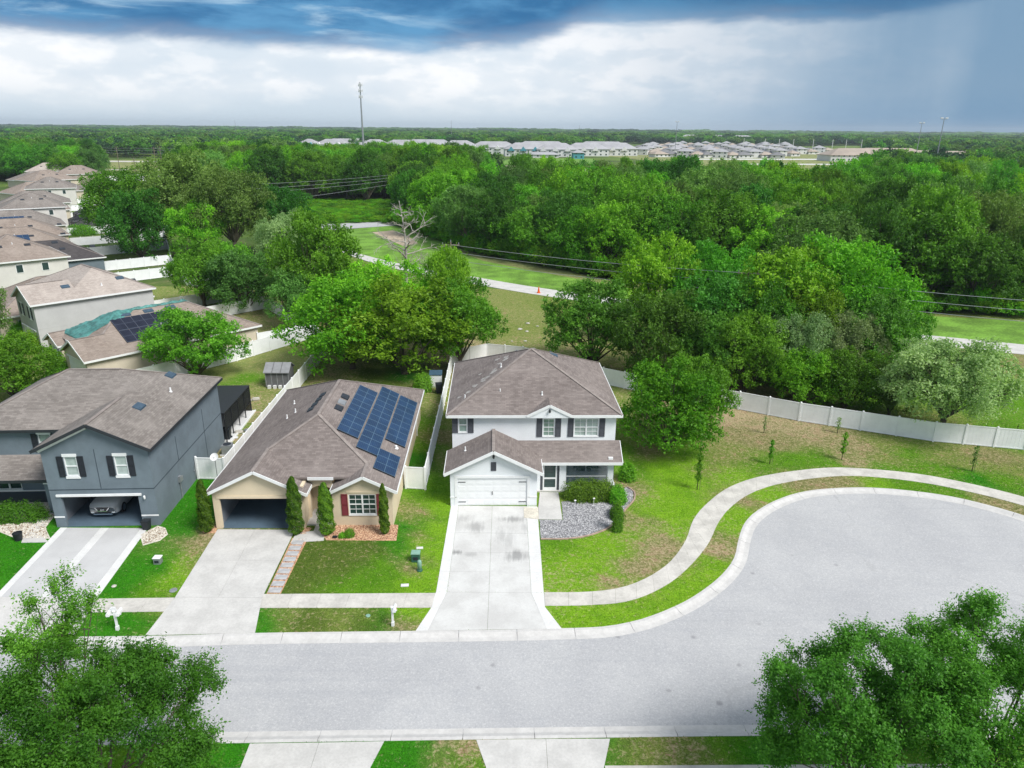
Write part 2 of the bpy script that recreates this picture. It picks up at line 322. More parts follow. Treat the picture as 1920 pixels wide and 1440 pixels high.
mat('brush_green', (0.10, 0.22, 0.025), 0.95, 0.45, 0.4, fine=0.35, fscale=2.2)
mat('mown_green', (0.135, 0.27, 0.035), 0.95, 0.3, 0.25, fine=0.25, fscale=3)
mat('mown_dry', (0.22, 0.24, 0.085), 0.95, 0.35, 0.18, fine=0.25, fscale=2)

def leaf_mat(name, a, c2, trans=0.30, hv=0.06):
    m = bpy.data.materials.new(name); m.use_nodes = True; N = NT(m.node_tree); MATS[name] = m
    at_ = N.node('ShaderNodeAttribute', attribute_name='leaf'); oi = N.node('ShaderNodeObjectInfo')
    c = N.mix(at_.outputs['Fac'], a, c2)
    hs = N.node('ShaderNodeHueSaturation'); N.l.new(c, hs.inputs['Color'])
    N.l.new(N.ramp(oi.outputs['Random'], 0.0, 1.0, 0.5 - hv * 0.55, 0.5 + hv * 0.08, False), hs.inputs['Hue'])
    r2 = N.math('FRACT', N.math('MULTIPLY', oi.outputs['Random'], 7.31)); N.l.new(N.ramp(r2, 0.0, 1.0, 0.66, 1.32, False), hs.inputs['Value'])
    d = N.node('ShaderNodeBsdfDiffuse'); N.l.new(hs.outputs[0], d.inputs[0])
    t = N.node('ShaderNodeBsdfTranslucent'); N.l.new(N.mix(1.0, hs.outputs[0], (1.08, 1.2, 0.6), 'MULTIPLY'), t.inputs[0])
    gl = N.node('ShaderNodeBsdfGlossy'); gl.inputs['Roughness'].default_value = 0.45; N.put(gl.inputs[0], (0.5, 0.55, 0.5))
    mx = N.node('ShaderNodeMixShader', i_0=trans); N.l.new(d.outputs[0], mx.inputs[1]); N.l.new(t.outputs[0], mx.inputs[2])
    mg = N.node('ShaderNodeMixShader', i_0=0.02); N.l.new(mx.outputs[0], mg.inputs[1]); N.l.new(gl.outputs[0], mg.inputs[2])
    o = N.node('ShaderNodeOutputMaterial'); N.l.new(mg.outputs[0], o.inputs[0]); return m
leaf_mat('leaf_bright', (0.052, 0.235, 0.010), (0.230, 0.570, 0.035), 0.42)
leaf_mat('leaf_mid', (0.040, 0.185, 0.014), (0.150, 0.440, 0.035), 0.42)
leaf_mat('leaf_deep', (0.028, 0.135, 0.016), (0.100, 0.320, 0.036), 0.42)
leaf_mat('leaf_olive', (0.070, 0.190, 0.036), (0.200, 0.410, 0.090), 0.42)
leaf_mat('leaf_silver', (0.160, 0.320, 0.105), (0.380, 0.560, 0.240), 0.42)
leaf_mat('leaf_near', (0.032, 0.145, 0.012), (0.140, 0.390, 0.036), 0.42)
leaf_mat('leaf_near_deep', (0.030, 0.135, 0.014), (0.130, 0.370, 0.038), 0.42)
leaf_mat('leaf_hedge', (0.032, 0.105, 0.012), (0.135, 0.29, 0.026), 0.35)
leaf_mat('leaf_cypress', (0.028, 0.110, 0.010), (0.12, 0.30, 0.022), 0.35)
leaf_mat('leaf_far', (0.024, 0.085, 0.036), (0.060, 0.165, 0.062), 0.3)
leaf_mat('grass_blade', (0.06, 0.15, 0.012), (0.15, 0.29, 0.03), 0.3)

# ------------------------------------------------------------------ mesh helpers
def slope_uv(me):
    uvl = me.uv_layers.new(name='UVMap'); nv = me.vertices
    for p in me.polygons:
        n = p.normal
        if abs(n.z) > 0.995: t, b = Vector((1, 0, 0)), Vector((0, 1, 0))
        else:
            t = Vector((-n.y, n.x, 0)).normalized(); b = n.cross(t)
        for li in p.loop_indices:
            q = nv[me.loops[li].vertex_index].co; uvl.data[li].uv = (q.dot(t), q.dot(b))
COVER = []      # outlines of everything laid over the lawn
class MB:
    def __init__(s): s.v = []; s.f = []
    def poly(s, pts):
        i = len(s.v); s.v += [tuple(p) for p in pts]; s.f.append(tuple(range(i, i + len(pts)))); return s
    def hexa(s, c):
        i = len(s.v); s.v += [tuple(p) for p in c]
        for f in ((3, 2, 1, 0), (4, 5, 6, 7), (0, 1, 5, 4), (1, 2, 6, 5), (2, 3, 7, 6), (3, 0, 4, 7)): s.f.append(tuple(i + k for k in f))
        return s
    def box(s, x0, x1, y0, y1, z0, z1):
        return s.hexa([(x0, y0, z0), (x1, y0, z0), (x1, y1, z0), (x0, y1, z0), (x0, y0, z1), (x1, y0, z1), (x1, y1, z1), (x0, y1, z1)])
    def slab(s, pts, z0, z1):
        """flat polygon (x, y) given thickness"""
        a = sum(pts[i][0] * pts[(i + 1) % len(pts)][1] - pts[(i + 1) % len(pts)][0] * pts[i][1] for i in range(len(pts)))
        if a < 0: pts = pts[::-1]
        COVER.append([(p[0], p[1]) for p in pts])
        n = len(pts); i = len(s.v); s.v += [(p[0], p[1], z0) for p in pts] + [(p[0], p[1], z1) for p in pts]
        s.f.append(tuple(i + k for k in range(n))[::-1]); s.f.append(tuple(i + n + k for k in range(n)))
        for k in range(n): s.f.append((i + k, i + (k + 1) % n, i + n + (k + 1) % n, i + n + k))
        return s
    def extr(s, prof, axis, a0, a1):
        """profile of (u, z) pushed along the y or x axis"""
        def P(u, z, a): return (u, a, z) if axis == 'y' else (a, u, z)
        ar = sum(prof[i][0] * prof[(i + 1) % len(prof)][1] - prof[(i + 1) % len(prof)][0] * prof[i][1] for i in range(len(prof)))
        if (ar < 0) != (axis == 'x'): prof = prof[::-1]
        n = len(prof); i = len(s.v); s.v += [P(u, z, a0) for u, z in prof] + [P(u, z, a1) for u, z in prof]
        s.f.append(tuple(i + k for k in range(n))); s.f.append(tuple(i + n + k for k in range(n))[::-1])
        for k in range(n): s.f.append((i + (k + 1) % n, i + k, i + n + k, i + n + (k + 1) % n))
        return s
    def bar(s, p, q, w, h, up=(0, 0, 1)):
        p, q = Vector(p), Vector(q); d = (q - p).normalized(); side = d.cross(Vector(up))
        side = side.normalized() if side.length > 1e-4 else Vector((1, 0, 0)); u = side.cross(d).normalized()
        a, b = side * w / 2, u * h / 2
        return s.hexa([p - a - b, p + a - b, q + a - b, q - a - b, p - a + b, p + a + b, q + a + b, q - a + b])
    def tube(s, pts, radii, n=6, cap=True):
        pts = [Vector(p) for p in pts]; base = len(s.v)
        for k, p in enumerate(pts):
            d = (pts[min(k + 1, len(pts) - 1)] - pts[max(k - 1, 0)]).normalized()
            a = d.orthogonal().normalized() if abs(d.z) < 0.9 else Vector((1, 0, 0)); a = (a - d * a.dot(d)).normalized(); b = d.cross(a)
            if k and (a - pa).length > 1.0: 
                a = (pa - d * pa.dot(d)).normalized(); b = d.cross(a)
            pa = a; r = radii[k] if hasattr(radii, '__len__') else radii
            for j in range(n):
                t = 2 * math.pi * j / n; s.v.append(tuple(p + a * math.cos(t) * r + b * math.sin(t) * r))
        for k in range(len(pts) - 1):
            for j in range(n):
                A = base + k * n + j; B = base + k * n + (j + 1) % n; s.f.append((A, B, B + n, A + n))
        if cap:
            s.f.append(tuple(base + j for j in range(n))[::-1]); e = base + (len(pts) - 1) * n; s.f.append(tuple(e + j for j in range(n)))
        return s
    def lathe(s, prof, n=12, c=(0, 0, 0)):
        base = len(s.v)
        for r, z in prof:
            for j in range(n):
                t = 2 * math.pi * j / n; s.v.append((c[0] + r * math.cos(t), c[1] + r * math.sin(t), c[2] + z))
        for k in range(len(prof) - 1):
            for j in range(n):
                A = base + k * n + j; B = base + k * n + (j + 1) % n; s.f.append((A, B, B + n, A + n))
        s.f.append(tuple(base + j for j in range(n))[::-1]); e = base + (len(prof) - 1) * n; s.f.append(tuple(e + j for j in range(n))); return s
    def mesh(s, name, m=None, smooth=False, bevel=0):
        me = bpy.data.meshes.new(name); me.from_pydata(s.v, [], s.f); me.update()
        if bevel:
            bm = bmesh.new(); bm.from_mesh(me); bmesh.ops.remove_doubles(bm, verts=bm.verts, dist=1e-4)
            bmesh.ops.bevel(bm, geom=[e for e in bm.edges], offset=bevel, segments=2, affect='EDGES'); bm.to_mesh(me); bm.free()
        slope_uv(me)
        if m: me.materials.append(MATS[m])
        if smooth: me.polygons.foreach_set('use_smooth', [True] * len(me.polygons))
        return me
def link(name, me, parent=None, loc=None, rz=None, **props):
    o = bpy.data.objects.new(name, me); COL.objects.link(o)
    if parent: o.parent = parent
    if loc is not None: o.location = loc
    if rz is not None: o.rotation_euler = (0, 0, rz)
    for k, v in props.items(): o[k] = v
    return o
def part(name, mb, m, parent, smooth=False, bevel=0, label=None, loc=None):
    o = link(name, mb.mesh(name, m, smooth, bevel), parent, loc)
    if label: o['label'] = label
    return o
def thing(name, label, cat, loc=(0, 0, 0), rz=0.0, group=None):
    o = bpy.data.objects.new(name, None); COL.objects.link(o); o.location = loc; o.rotation_euler = (0, 0, rz); o.empty_display_size = 0.3
    o['label'] = label; o['category'] = cat
    if group: o['group'] = group
    return o
def solo(name, mb, m, label, cat, loc=None, rz=None, group=None, smooth=False, bevel=0):
    o = link(name, mb.mesh(name, m, smooth, bevel), None, loc, rz, label=label, category=cat)
    if group: o['group'] = group
    return o
def structure(name, mb, m, kind='structure', loc=None):
    return link(name, mb.mesh(name, m), None, loc, kind=kind)
def dup(root, loc, rz=None, label=None, scale=None):
    r = root.copy(); COL.objects.link(r); r.location = loc
    if rz is not None: r.rotation_euler = (0, 0, rz)
    if scale is not None: r.scale = scale
    if label: r['label'] = label
    for ch in list(root.children):
        c = ch.copy(); COL.objects.link(c); c.parent = r
        for g in list(ch.children):
            d = g.copy(); COL.objects.link(d); d.parent = c
    return r
def catmull(P, step):
    P = [Vector((p[0], p[1])) for p in P]; out = []
    for i in range(len(P) - 1):
        a, b, c, d = P[max(i - 1, 0)], P[i], P[i + 1], P[min(i + 2, len(P) - 1)]
        n = max(2, int((c - b).length / step))
        for k in range(n):
            t = k / n; out.append(0.5 * ((2 * b) + (c - a) * t + (2 * a - 5 * b + 4 * c - d) * t * t + (3 * b - a - 3 * c + d) * t ** 3))
    out.append(P[-1]); return out
def resample(P, n):
    L = [0.0]
    for i in range(1, len(P)): L.append(L[-1] + (P[i] - P[i - 1]).length)
    out = []; j = 0
    for k in range(n + 1):
        s = L[-1] * k / n
        while j < len(P) - 2 and L[j + 1] < s: j += 1
        t = (s - L[j]) / max(L[j + 1] - L[j], 1e-9); out.append(P[j].lerp(P[j + 1], min(max(t, 0), 1)))
    return out
# air: thin haze between here and the horizon
hz_m = bpy.data.materials.new('haze'); hz_m.use_nodes = True; _N = NT(hz_m.node_tree); _o = _N.node('ShaderNodeOutputMaterial')
_v = _N.node('ShaderNodeVolumePrincipled'); _v.inputs['Color'].default_value = (0.80, 0.90, 1.0, 1); _v.inputs['Density'].default_value = 0.00011; _v.inputs['Anisotropy'].default_value = 0.2; _N.l.new(_v.outputs[0], _o.inputs['Volume']); MATS['haze'] = hz_m
structure('haze', MB().box(-8200, 8200, -420, 8200, -1.2, 78), 'haze', 'stuff')
# ================================================================== GROUND
KN = [(-150, 28.2), (-70, 29.6), (-40, 30.4), (-26.41, 30.72), (-18.23, 30.94), (-13.26, 31.22), (-4.88, 31.49), (0, 31.65), (2.8, 31.8), (4.95, 31.96), (7.04, 32.57), (9.69, 34.09),
      (12.03, 36.15), (13.78, 38.41), (14.84, 40.89), (16.09, 43.29), (18.3, 45.55), (21.26, 47.36), (24.31, 48.08), (27.52, 48.14), (31.17, 47.3), (33.6, 46.0), (35.9, 43.9), (37.9, 40.5), (38.6, 36.3)]
KS = [(-150, 21.4), (-70, 22.9), (-40, 23.4), (-21.72, 23.76), (-11.2, 24.06), (4.39, 24.51), (10.89, 24.67), (18, 24.75), (25, 24.4), (30.5, 25.4), (35, 28.2), (37.6, 31.8), (38.6, 36.3)]
kn = catmull(KN, 0.8); ks = catmull(KS, 0.8)
T = lambda L: [(p.x, p.y) for p in L]
far = MB()
far.poly([(x, y, -0.05) for x, y in T(kn)] + [(8000, 36.3, -0.05), (8000, 8000, -0.05), (-8000, 8000, -0.05), (-8000, 25, -0.05)])
far.poly([(x, y, -0.05) for x, y in T(ks)[::-1]] + [(-8000, 25, -0.05), (-8000, -400, -0.05), (8000, -400, -0.05), (8000, 36.3, -0.05)])
me = bpy.data.meshes.new('ground'); me.from_pydata(far.v, [], far.f); me.materials.append(MATS['far_field']); me.update()
link('ground', me, kind='structure')
rd = MB(); rd.poly([(x, y, -0.12) for x, y in T(ks)] + [(x, y, -0.12) for x, y in T(kn)[::-1]][1:]); structure('street', rd, 'asphalt')

# colours of the lawn itself, read at places of the photograph: px, py, tone, dryness
DG, YG, OL, BR, DO, MG, LG = (0.030, 0.185, 0.006), (0.150, 0.320, 0.014), (0.145, 0.205, 0.040), (0.168, 0.178, 0.062), (0.075, 0.125, 0.018), (0.085, 0.22, 0.010), (0.20, 0.25, 0.07)
TONES = [(40, 1040, DG, 0), (80, 1080, DG, 0), (10, 1020, DG, 0), (330, 950, DG, 0), (300, 1060, DG, 0), (230, 1100, DG, 0), (250, 1080, DG, .05), (355, 990, DG, .1), (385, 1010, BR, .5), (375, 1030, OL, .55), (350, 1060, YG, .4), (330, 1095, YG, .3), (300, 1115, MG, .15),
  (360, 930, DG, 0), (380, 1060, OL, .3), (270, 1170, DG, .1), (230, 1175, DG, 0), (290, 1160, OL, .35), (210, 1185, DG, .1),
  (600, 1040, DO, .18), (560, 1060, DO, .12), (570, 1100, DO, .15), (650, 1060, DO, .22), (650, 1100, MG, .02), (700, 1030, DO, .25), (710, 1070, MG, .1), (740, 1090, MG, 0), (740, 1010, DG, 0), (760, 985, DG, .1), (690, 1105, MG, .0), (750, 1040, DG, .0),
  (770, 960, OL, .5), (775, 1010, OL, .42), (790, 1025, YG, .32), (770, 1060, BR, .45), (815, 1000, YG, .0), (820, 950, YG, 0), (805, 1080, YG, .15), (770, 1090, YG, .08), (800, 1105, YG, 0), (815, 920, MG, 0), (830, 1040, YG, 0),
  (500, 1165, OL, .5), (530, 1165, OL, .4), (580, 1165, DO, .2), (640, 1160, OL, .3), (700, 1165, DO, .15), (725, 1165, DG, 0), (750, 1175, BR, .5), (775, 1155, YG, .1), (790, 1150, YG, .3), (490, 1180, DG, 0), (484, 1150, DG, .1),
  (830, 860, OL, .35), (835, 820, BR, .3), (838, 790, OL, .3), (845, 740, OL, .35), (850, 700, BR, .3), (800, 840, MG, .2), (790, 860, DG, .0), (810, 790, MG, .25), (815, 760, OL, .45), (790, 760, OL, .4),
  (620, 700, BR, .5), (650, 700, OL, .5), (700, 700, DO, .1), (740, 720, DO, .15), (760, 710, DG, .2), (790, 720, BR, .3), (880, 668, BR, .7), (860, 670, BR, .7), (600, 720, OL, .5), (580, 715, OL, .45),
  (470, 760, OL, .55), (480, 730, OL, .4), (440, 780, OL, .7), (430, 800, MG, .35), (410, 830, OL, .75), (490, 690, LG, .25), (540, 670, LG, .3), (460, 710, MG, .2), (420, 700, LG, .2), (350, 700, LG, .2), (570, 650, OL, .3), (500, 610, OL, .5), (540, 620, OL, .4),
  (1060, 1050, YG, .3), (1050, 1090, YG, .45), (1040, 1030, MG, .1), (1110, 1060, YG, .2), (1150, 1080, YG, .5), (1200, 1060, BR, .5), (1240, 1030, BR, .55), (1090, 1100, YG, .3), (1140, 1095, BR, .6), (1150, 1030, YG, .25), (1200, 1000, YG, .42), (1230, 960, YG, .1),
  (1270, 960, YG, .0), (1260, 920, YG, .05), (1220, 930, YG, .35), (1190, 920, BR, .5), (1200, 880, MG, .2), (1240, 880, YG, .0), (1280, 890, YG, .1), (1180, 850, MG, .1), (1210, 850, BR, .4), (1300, 870, YG, .2), (1200, 980, OL, .5), (1280, 1000, YG, .4), (1260, 1020, BR, .5),
  (1100, 1155, YG, .1), (1200, 1145, YG, .1), (1060, 1150, YG, .3), (1290, 1110, YG, .1), (1340, 1060, YG, .15), (1340, 1030, BR, .6), (1350, 1010, OL, .5), (1360, 980, YG, .3), (1400, 940, BR, .42), (1440, 930, YG, .3), (1520, 905, BR, .40), (1580, 900, BR, .42), (1640, 905, YG, .15), (1700, 912, MG, .1), (1780, 925, MG, .25), (1860, 945, BR, .42), (1400, 965, YG, .2),
  (1330, 880, OL, .4), (1370, 890, YG, .3), (1400, 860, OL, .45), (1420, 870, MG, .15), (1480, 865, MG, .1), (1540, 865, MG, .15), (1400, 820, BR, .45), (1350, 840, OL, .45), (1420, 790, BR, .6), (1500, 800, BR, .6), (1380, 780, BR, .7), (1560, 820, BR, .5), (1620, 840, BR, .45), (1600, 870, BR, .55), (1660, 860, OL, .35), (1660, 830, OL, .35), (1700, 850, MG, .15),
  (1750, 860, OL, .35), (1780, 880, MG, .2), (1820, 870, OL, .35), (1860, 860, BR, .4), (1840, 900, DG, .1), (1880, 900, MG, .15), (1900, 880, OL, .3), (1350, 860, OL, .4), (1290, 850, MG, .1), (1650, 880, MG, .3), (1710, 885, MG, .25), (1450, 830, BR, .4),
  (980, 590, OL, .4), (1000, 640, OL, .45), (950, 560, OL, .35), (1050, 570, OL, .2), (960, 620, OL, .3), (1020, 670, OL, .5), (900, 560, OL, .4), (1150, 590, OL, .4), (1300, 620, OL, .3), (1500, 660, OL, .35), (1650, 690, MG, .2), (1680, 660, BR, .5), (1720, 720, MG, .1), (1850, 720, MG, .0), (1900, 740, MG, .0), (1900, 690, BR, .3), (1900, 780, MG, .2), (1650, 740, MG, .1), (1750, 790, OL, .3), (1880, 820, MG, .1),
  (430, 1415, DG, .0), (460, 1420, DG, .1), (300, 1420, MG, .1), (740, 1410, DG, .0), (780, 1410, DG, .05), (720, 1430, DG, .1), (840, 1410, BR, .6), (870, 1430, MG, .3), (880, 1400, OL, .55), (1200, 1400, OL, .3), (1180, 1420, OL, .35), (1260, 1400, OL, .5), (1300, 1410, OL, .45), (1370, 1410, MG, .1), (1420, 1420, DG, 0), (1160, 1420, DG, .2)]
def lawn(name, poly, x0, x1, y0, y1, step):
    bm = bmesh.new(); bm.faces.new([bm.verts.new((x, y, 0.0)) for x, y in poly])
    for ax, a, b in ((0, x0, x1), (1, y0, y1)):
        k = a + step
        while k < b:
            co = (k, 0, 0) if ax == 0 else (0, k, 0); no = (1, 0, 0) if ax == 0 else (0, 1, 0)
            bmesh.ops.bisect_plane(bm, geom=bm.verts[:] + bm.edges[:] + bm.faces[:], plane_co=co, plane_no=no, dist=1e-4); k += step
    bmesh.ops.triangulate(bm, faces=[f for f in bm.faces if len(f.verts) > 4])
    me = bpy.data.meshes.new(name); bm.to_mesh(me); bm.free()
    V = np.empty(len(me.vertices) * 3); me.vertices.foreach_get('co', V); V = V.reshape(-1, 3)
    P = np.array([tuple(at(px, py))[:2] for px, py, _, _ in TONES]); C = np.array([t for _, _, t, _ in TONES]); D = np.array([d + (.06 if t is BR else -.02 if t is YG else 0) for *_, t, d in TONES]) * .84
    jit = RNG.normal(0, 0.25, (len(V), 2)); d2 = ((V[:, None, :2] + jit[:, None, :] - P[None]) ** 2).sum(2)
    sc = 1.0 / (0.15 + d2) ** 2.2; sc /= sc.sum(1, keepdims=True)
    tone = sc @ C; dry = sc @ D
    a = me.attributes.new('tone', 'FLOAT_COLOR', 'POINT'); a.data.foreach_set('color', np.hstack([tone, np.ones((len(V), 1))]).ravel())
    a = me.attributes.new('dry', 'FLOAT', 'POINT'); a.data.foreach_set('value', dry)
    if me.polygons[0].normal.z < 0: me.flip_normals()
    me.materials.append(MATS['lawn']); return link(name, me, kind='structure')
nk = [p for p in kn if p.x > -70]; sk = [p for p in ks if -70 < p.x]
lawn('lawn', T(nk) + [(75, 36.3), (75, 118), (-70, 118)], -70, 75, 30, 118, 1.0)
lawn('lawn', T(sk)[::-1] + [(-70, 8), (75, 8), (75, 36.3)], -70, 75, 8, 37, 1.0)

# kerbs: sections cast in lengths of three metres, gutter towards the street
PROF = [(0.0, 0.012), (0.17, 0.012), (0.40, -0.085), (0.46, -0.100), (0.74, -0.112), (0.74, -0.22), (0.0, -0.22)]
def kerb(path, side, x0, x1, label):
    path = [p for p in path if x0 <= p.x <= x1]; L = sum((path[i + 1] - path[i]).length for i in range(len(path) - 1))
    n = int(L / 3.05); pts = resample(path, n * 4); root = None
    root = bpy.data.objects.new('kerb', None); COL.objects.link(root); root['kind'] = 'structure'
    for k in range(n):
        seg = pts[k * 4:k * 4 + 5]; mb = MB(); rings = []
        for i, p in enumerate(seg):
            a = pts[max(k * 4 + i - 1, 0)]; b = pts[min(k * 4 + i + 1, len(pts) - 1)]; d = (b - a).normalized(); nrm = Vector((d.y, -d.x)) * side
            q = p + d * (0.012 if i == 0 else -0.012 if i == 4 else 0); rings.append([(q.x + nrm.x * u, q.y + nrm.y * u, z) for u, z in PROF])
        m = len(PROF); base = 0
        for r in rings: mb.v += r
        for i in range(4):
            for j in range(m):
                A, B = i * m + j, i * m + (j + 1) % m; f = (A, B, B + m, A + m); mb.f.append(f if side < 0 else f[::-1])
        e0 = tuple(range(m)); e1 = tuple(4 * m + j for j in range(m)); mb.f += [e0[::-1], e1] if side < 0 else [e0, e1[::-1]]
        part('kerb_section', mb, 'concrete_kerb', root)
kerb(kn, 1, -46, 39, ''); kerb(ks, -1, -46, 39, '')

def slabs(name, inner, outer, n, m, z=0.022, gap=0.005, piece='slab', sub=2):
    """a footpath between two edge lines, cast in n slabs"""
    a = resample(catmull(inner, 0.4), n * sub); b = resample(catmull(outer, 0.4), n * sub)
    root = bpy.data.objects.new(name, None); COL.objects.link(root); root['kind'] = 'structure'
    for k in range(n):
        A = a[k * sub:k * sub + sub + 1]; B = b[k * sub:k * sub + sub + 1]
        A = [A[0].lerp(A[1], gap / max((A[1] - A[0]).length, .01))] + A[1:-1] + [A[-1].lerp(A[-2], gap / max((A[-2] - A[-1]).length, .01))]
        B = [B[0].lerp(B[1], gap / max((B[1] - B[0]).length, .01))] + B[1:-1] + [B[-1].lerp(B[-2], gap / max((B[-2] - B[-1]).length, .01))]
        part(piece, MB().slab(T(A) + T(B)[::-1], -0.06, z + random.uniform(-.002, .002)), m, root)
    return root
W1 = [(1.93, 34.93), (4.39, 35.01), (6.27, 35.4), (7.99, 36.36), (9.75, 38.06), (11.28, 40.51), (12.44, 43.23), (13.91, 45.48), (16.12, 47.94), (18.87, 49.73), (22.62, 51.0), (26.19, 51.53), (30.86, 50.77), (34.16, 49.29), (37.44, 46.9), (40.5, 43.4), (41.8, 39)]
W2 = [(1.93, 33.7), (4.27, 33.78), (6.71, 34.2), (8.94, 35.59), (10.77, 37.5), (12.67, 40.2), (14.0, 42.8), (15.4, 44.9), (17.3, 46.9), (19.7, 48.45), (22.99, 49.6), (26.42, 50.1), (30.2, 49.4), (33.3, 48.0), (36.2, 45.9), (39.2, 42.6), (40.5, 39)]
slabs('footpath', W1, W2, 38, 'concrete_old')
slabs('footpath', [(-14.0, 34.55), (-4.25, 34.78)], [(-13.93, 33.3), (-4.35, 33.45)], 6, 'concrete_old')
slabs('footpath', [(-23.1, 34.0), (-18.9, 34.15)], [(-23.2, 32.78), (-18.8, 32.92)], 3, 'concrete_old')
slabs('footpath', [(-45, 33.2), (-29.0, 33.85)], [(-45, 32.0), (-28.6, 32.6)], 10, 'concrete_old')
slabs('footpath', [(4.0, 23.02), (40, 23.6)], [(4.0, 21.7), (40, 22.2)], 20, 'concrete_old')
slabs('footpath', [(-45, 21.9), (-11.0, 22.75)], [(-45, 20.6), (-11.0, 21.5)], 19, 'concrete_old')

def panels(name, quads, z=0.024):
    root = bpy.data.objects.new(name, None); COL.objects.link(root); root['kind'] = 'structure'
    for m, q in quads:
        c = [sum(p[i] for p in q) / len(q) for i in (0, 1)]; s = [(p[0] + (c[0] - p[0]) * 0.006 / max(.3, abs(c[0] - p[0])), p[1] + (c[1] - p[1]) * 0.006 / max(.3, abs(c[1] - p[1]))) for p in q]
        part('slab', MB().slab(s, -0.06, z + random.uniform(-.003, .003)), m, root)
    return root
def grid(cols_at, rows, mats):
    """cols_at(r) -> x positions at row r"""
    out = []
    for i in range(len(rows) - 1):
        a, b = cols_at(rows[i]), cols_at(rows[i + 1])
        for j in range(len(a) - 1): out.append((mats[j], [(a[j], rows[i]), (a[j + 1], rows[i]), (b[j + 1], rows[i + 1]), (b[j], rows[i + 1])]))
    return out
lerp = lambda a, b, t: a + (b - a) * t
def cw(y):
    t = (y - 34.85) / (44.9 - 34.85); 
    L = [lerp(-4.25, -4.22, t), lerp(-3.62, -3.68, t), lerp(-1.22, -1.32, t), lerp(1.2, 1.08, t), lerp(1.92, 1.85, t)]
    return L
q = grid(cw, [44.9, 41.3, 39.0, 36.9, 34.87], ['concrete_white', 'concrete_stained', 'concrete_stained', 'concrete_white'])
q += [('concrete_stained', [(-3.62, 34.87), (-1.22, 34.87), (-1.2, 31.62), (-4.35, 31.5)]), ('concrete_stained', [(-1.22, 34.87), (1.2, 34.87), (1.95, 31.72), (-1.2, 31.62)]),
      ('concrete_white', [(-4.25, 34.87), (-3.62, 34.87), (-4.35, 31.5), (-4.98, 31.48), (-4.35, 33.5)]), ('concrete_white', [(1.2, 34.87), (1.92, 34.87), (1.93, 33.6), (2.75, 31.76), (1.95, 31.72)])]
panels('driveway', q)
def ct(y):
    t = (y - 33.3) / (41.2 - 33.3); return [lerp(-18.83, -19.3, t), lerp(-16.4, -16.85, t), lerp(-13.95, -14.2, t)]
q = grid(ct, [41.5, 37.9, 34.2], ['concrete', 'concrete']) + [('concrete', [(-18.88, 34.2), (-13.98, 34.2), (-13.36, 31.2), (-19.0, 30.95)])]
panels('driveway', q)
def cg(y):
    t = (y - 34.1) / (42 - 34.1); return [lerp(-29.0, -29.75, t), lerp(-28.6, -29.3, t), lerp(-26.45, -27.1, t), lerp(-25.95, -26.55, t), lerp(-23.75, -24.45, t), lerp(-23.2, -24.0, t)]
q = grid(cg, [41.55, 34.1], ['concrete_white', 'paint_floor', 'concrete_white', 'paint_floor', 'concrete_white'])
q += [('concrete', [(-29.0, 34.1), (-26.2, 34.1), (-25.9, 30.75), (-29.6, 30.65)]), ('concrete', [(-26.2, 34.1), (-23.2, 34.1), (-22.6, 30.85), (-25.9, 30.75)])]
panels('driveway', q)
panels('driveway', [('concrete', [(-11.15, 24.02), (-8.2, 24.1), (-8.2, 16), (-10.9, 16)]), ('concrete', [(-8.2, 24.1), (-5.4, 24.2), (-5.75, 22.8), (-5.75, 16), (-8.2, 16)])])
panels('driveway', [('concrete', [(-1.43, 24.32), (1.6, 24.4), (1.7, 16), (-0.95, 16), (-0.95, 22.9)]), ('concrete', [(1.6, 24.4), (4.4, 24.44), (3.95, 22.9), (3.95, 16), (1.7, 16)])])
# walks to the doors
g = lambda *pp: [tuple(at(*p))[:2] for p in pp]
structure('path', MB().slab(g((600, 968), (612, 968), (607, 1014), (545, 1018), (556, 1000), (588, 996)), -0.05, 0.034), 'concrete')
structure('path', MB().slab([(1.9, 43.1), (3.05, 43.1), (3.5, 43.1), (3.45, 46.95), (2.1, 46.95), (1.92, 44.8)], -0.05, 0.05), 'concrete')
structure('path', MB().slab([(1.9, 43.11), (1.9, 44.7), (0.9, 44.7), (0.9, 43.3)], -0.05, 0.058), 'sand')
structure('path', MB().slab(g((0, 1050), (0, 1062), (38, 1018), (92, 1017), (60, 1012), (108, 950), (92, 950), (50, 1003), (30, 1015)), -0.05, 0.03) if False else MB().slab(g((40, 1018), (92, 1017), (72, 1000), (108, 957), (88, 953), (45, 1005)), -0.05, 0.03), 'concrete')
# stepping pavers beside the tan house drive
structure('mulch_strip', MB().slab([(-14.12, 40.5), (-13.1, 40.5), (-13.06, 34.62), (-13.86, 34.6)], -0.04, 0.012), 'mulch')
for k in range(9):
    y = 39.95 - k * 0.63; t = (y - 34.6) / 5.9; x = lerp(-13.46, -13.62, t)
    solo('paver', MB().box(-0.36, 0.36, -0.24, 0.24, 0, 0.05), 'paver', 'square grey paver in the strip beside the tan house driveway, %s from the house' % ('first', 'second', 'third', 'fourth', 'fifth', 'sixth', 'seventh', 'eighth', 'ninth')[k], 'paver', (x, y, 0.005), random.uniform(-.05, .05), 'pavers beside the driveway', bevel=0.008)
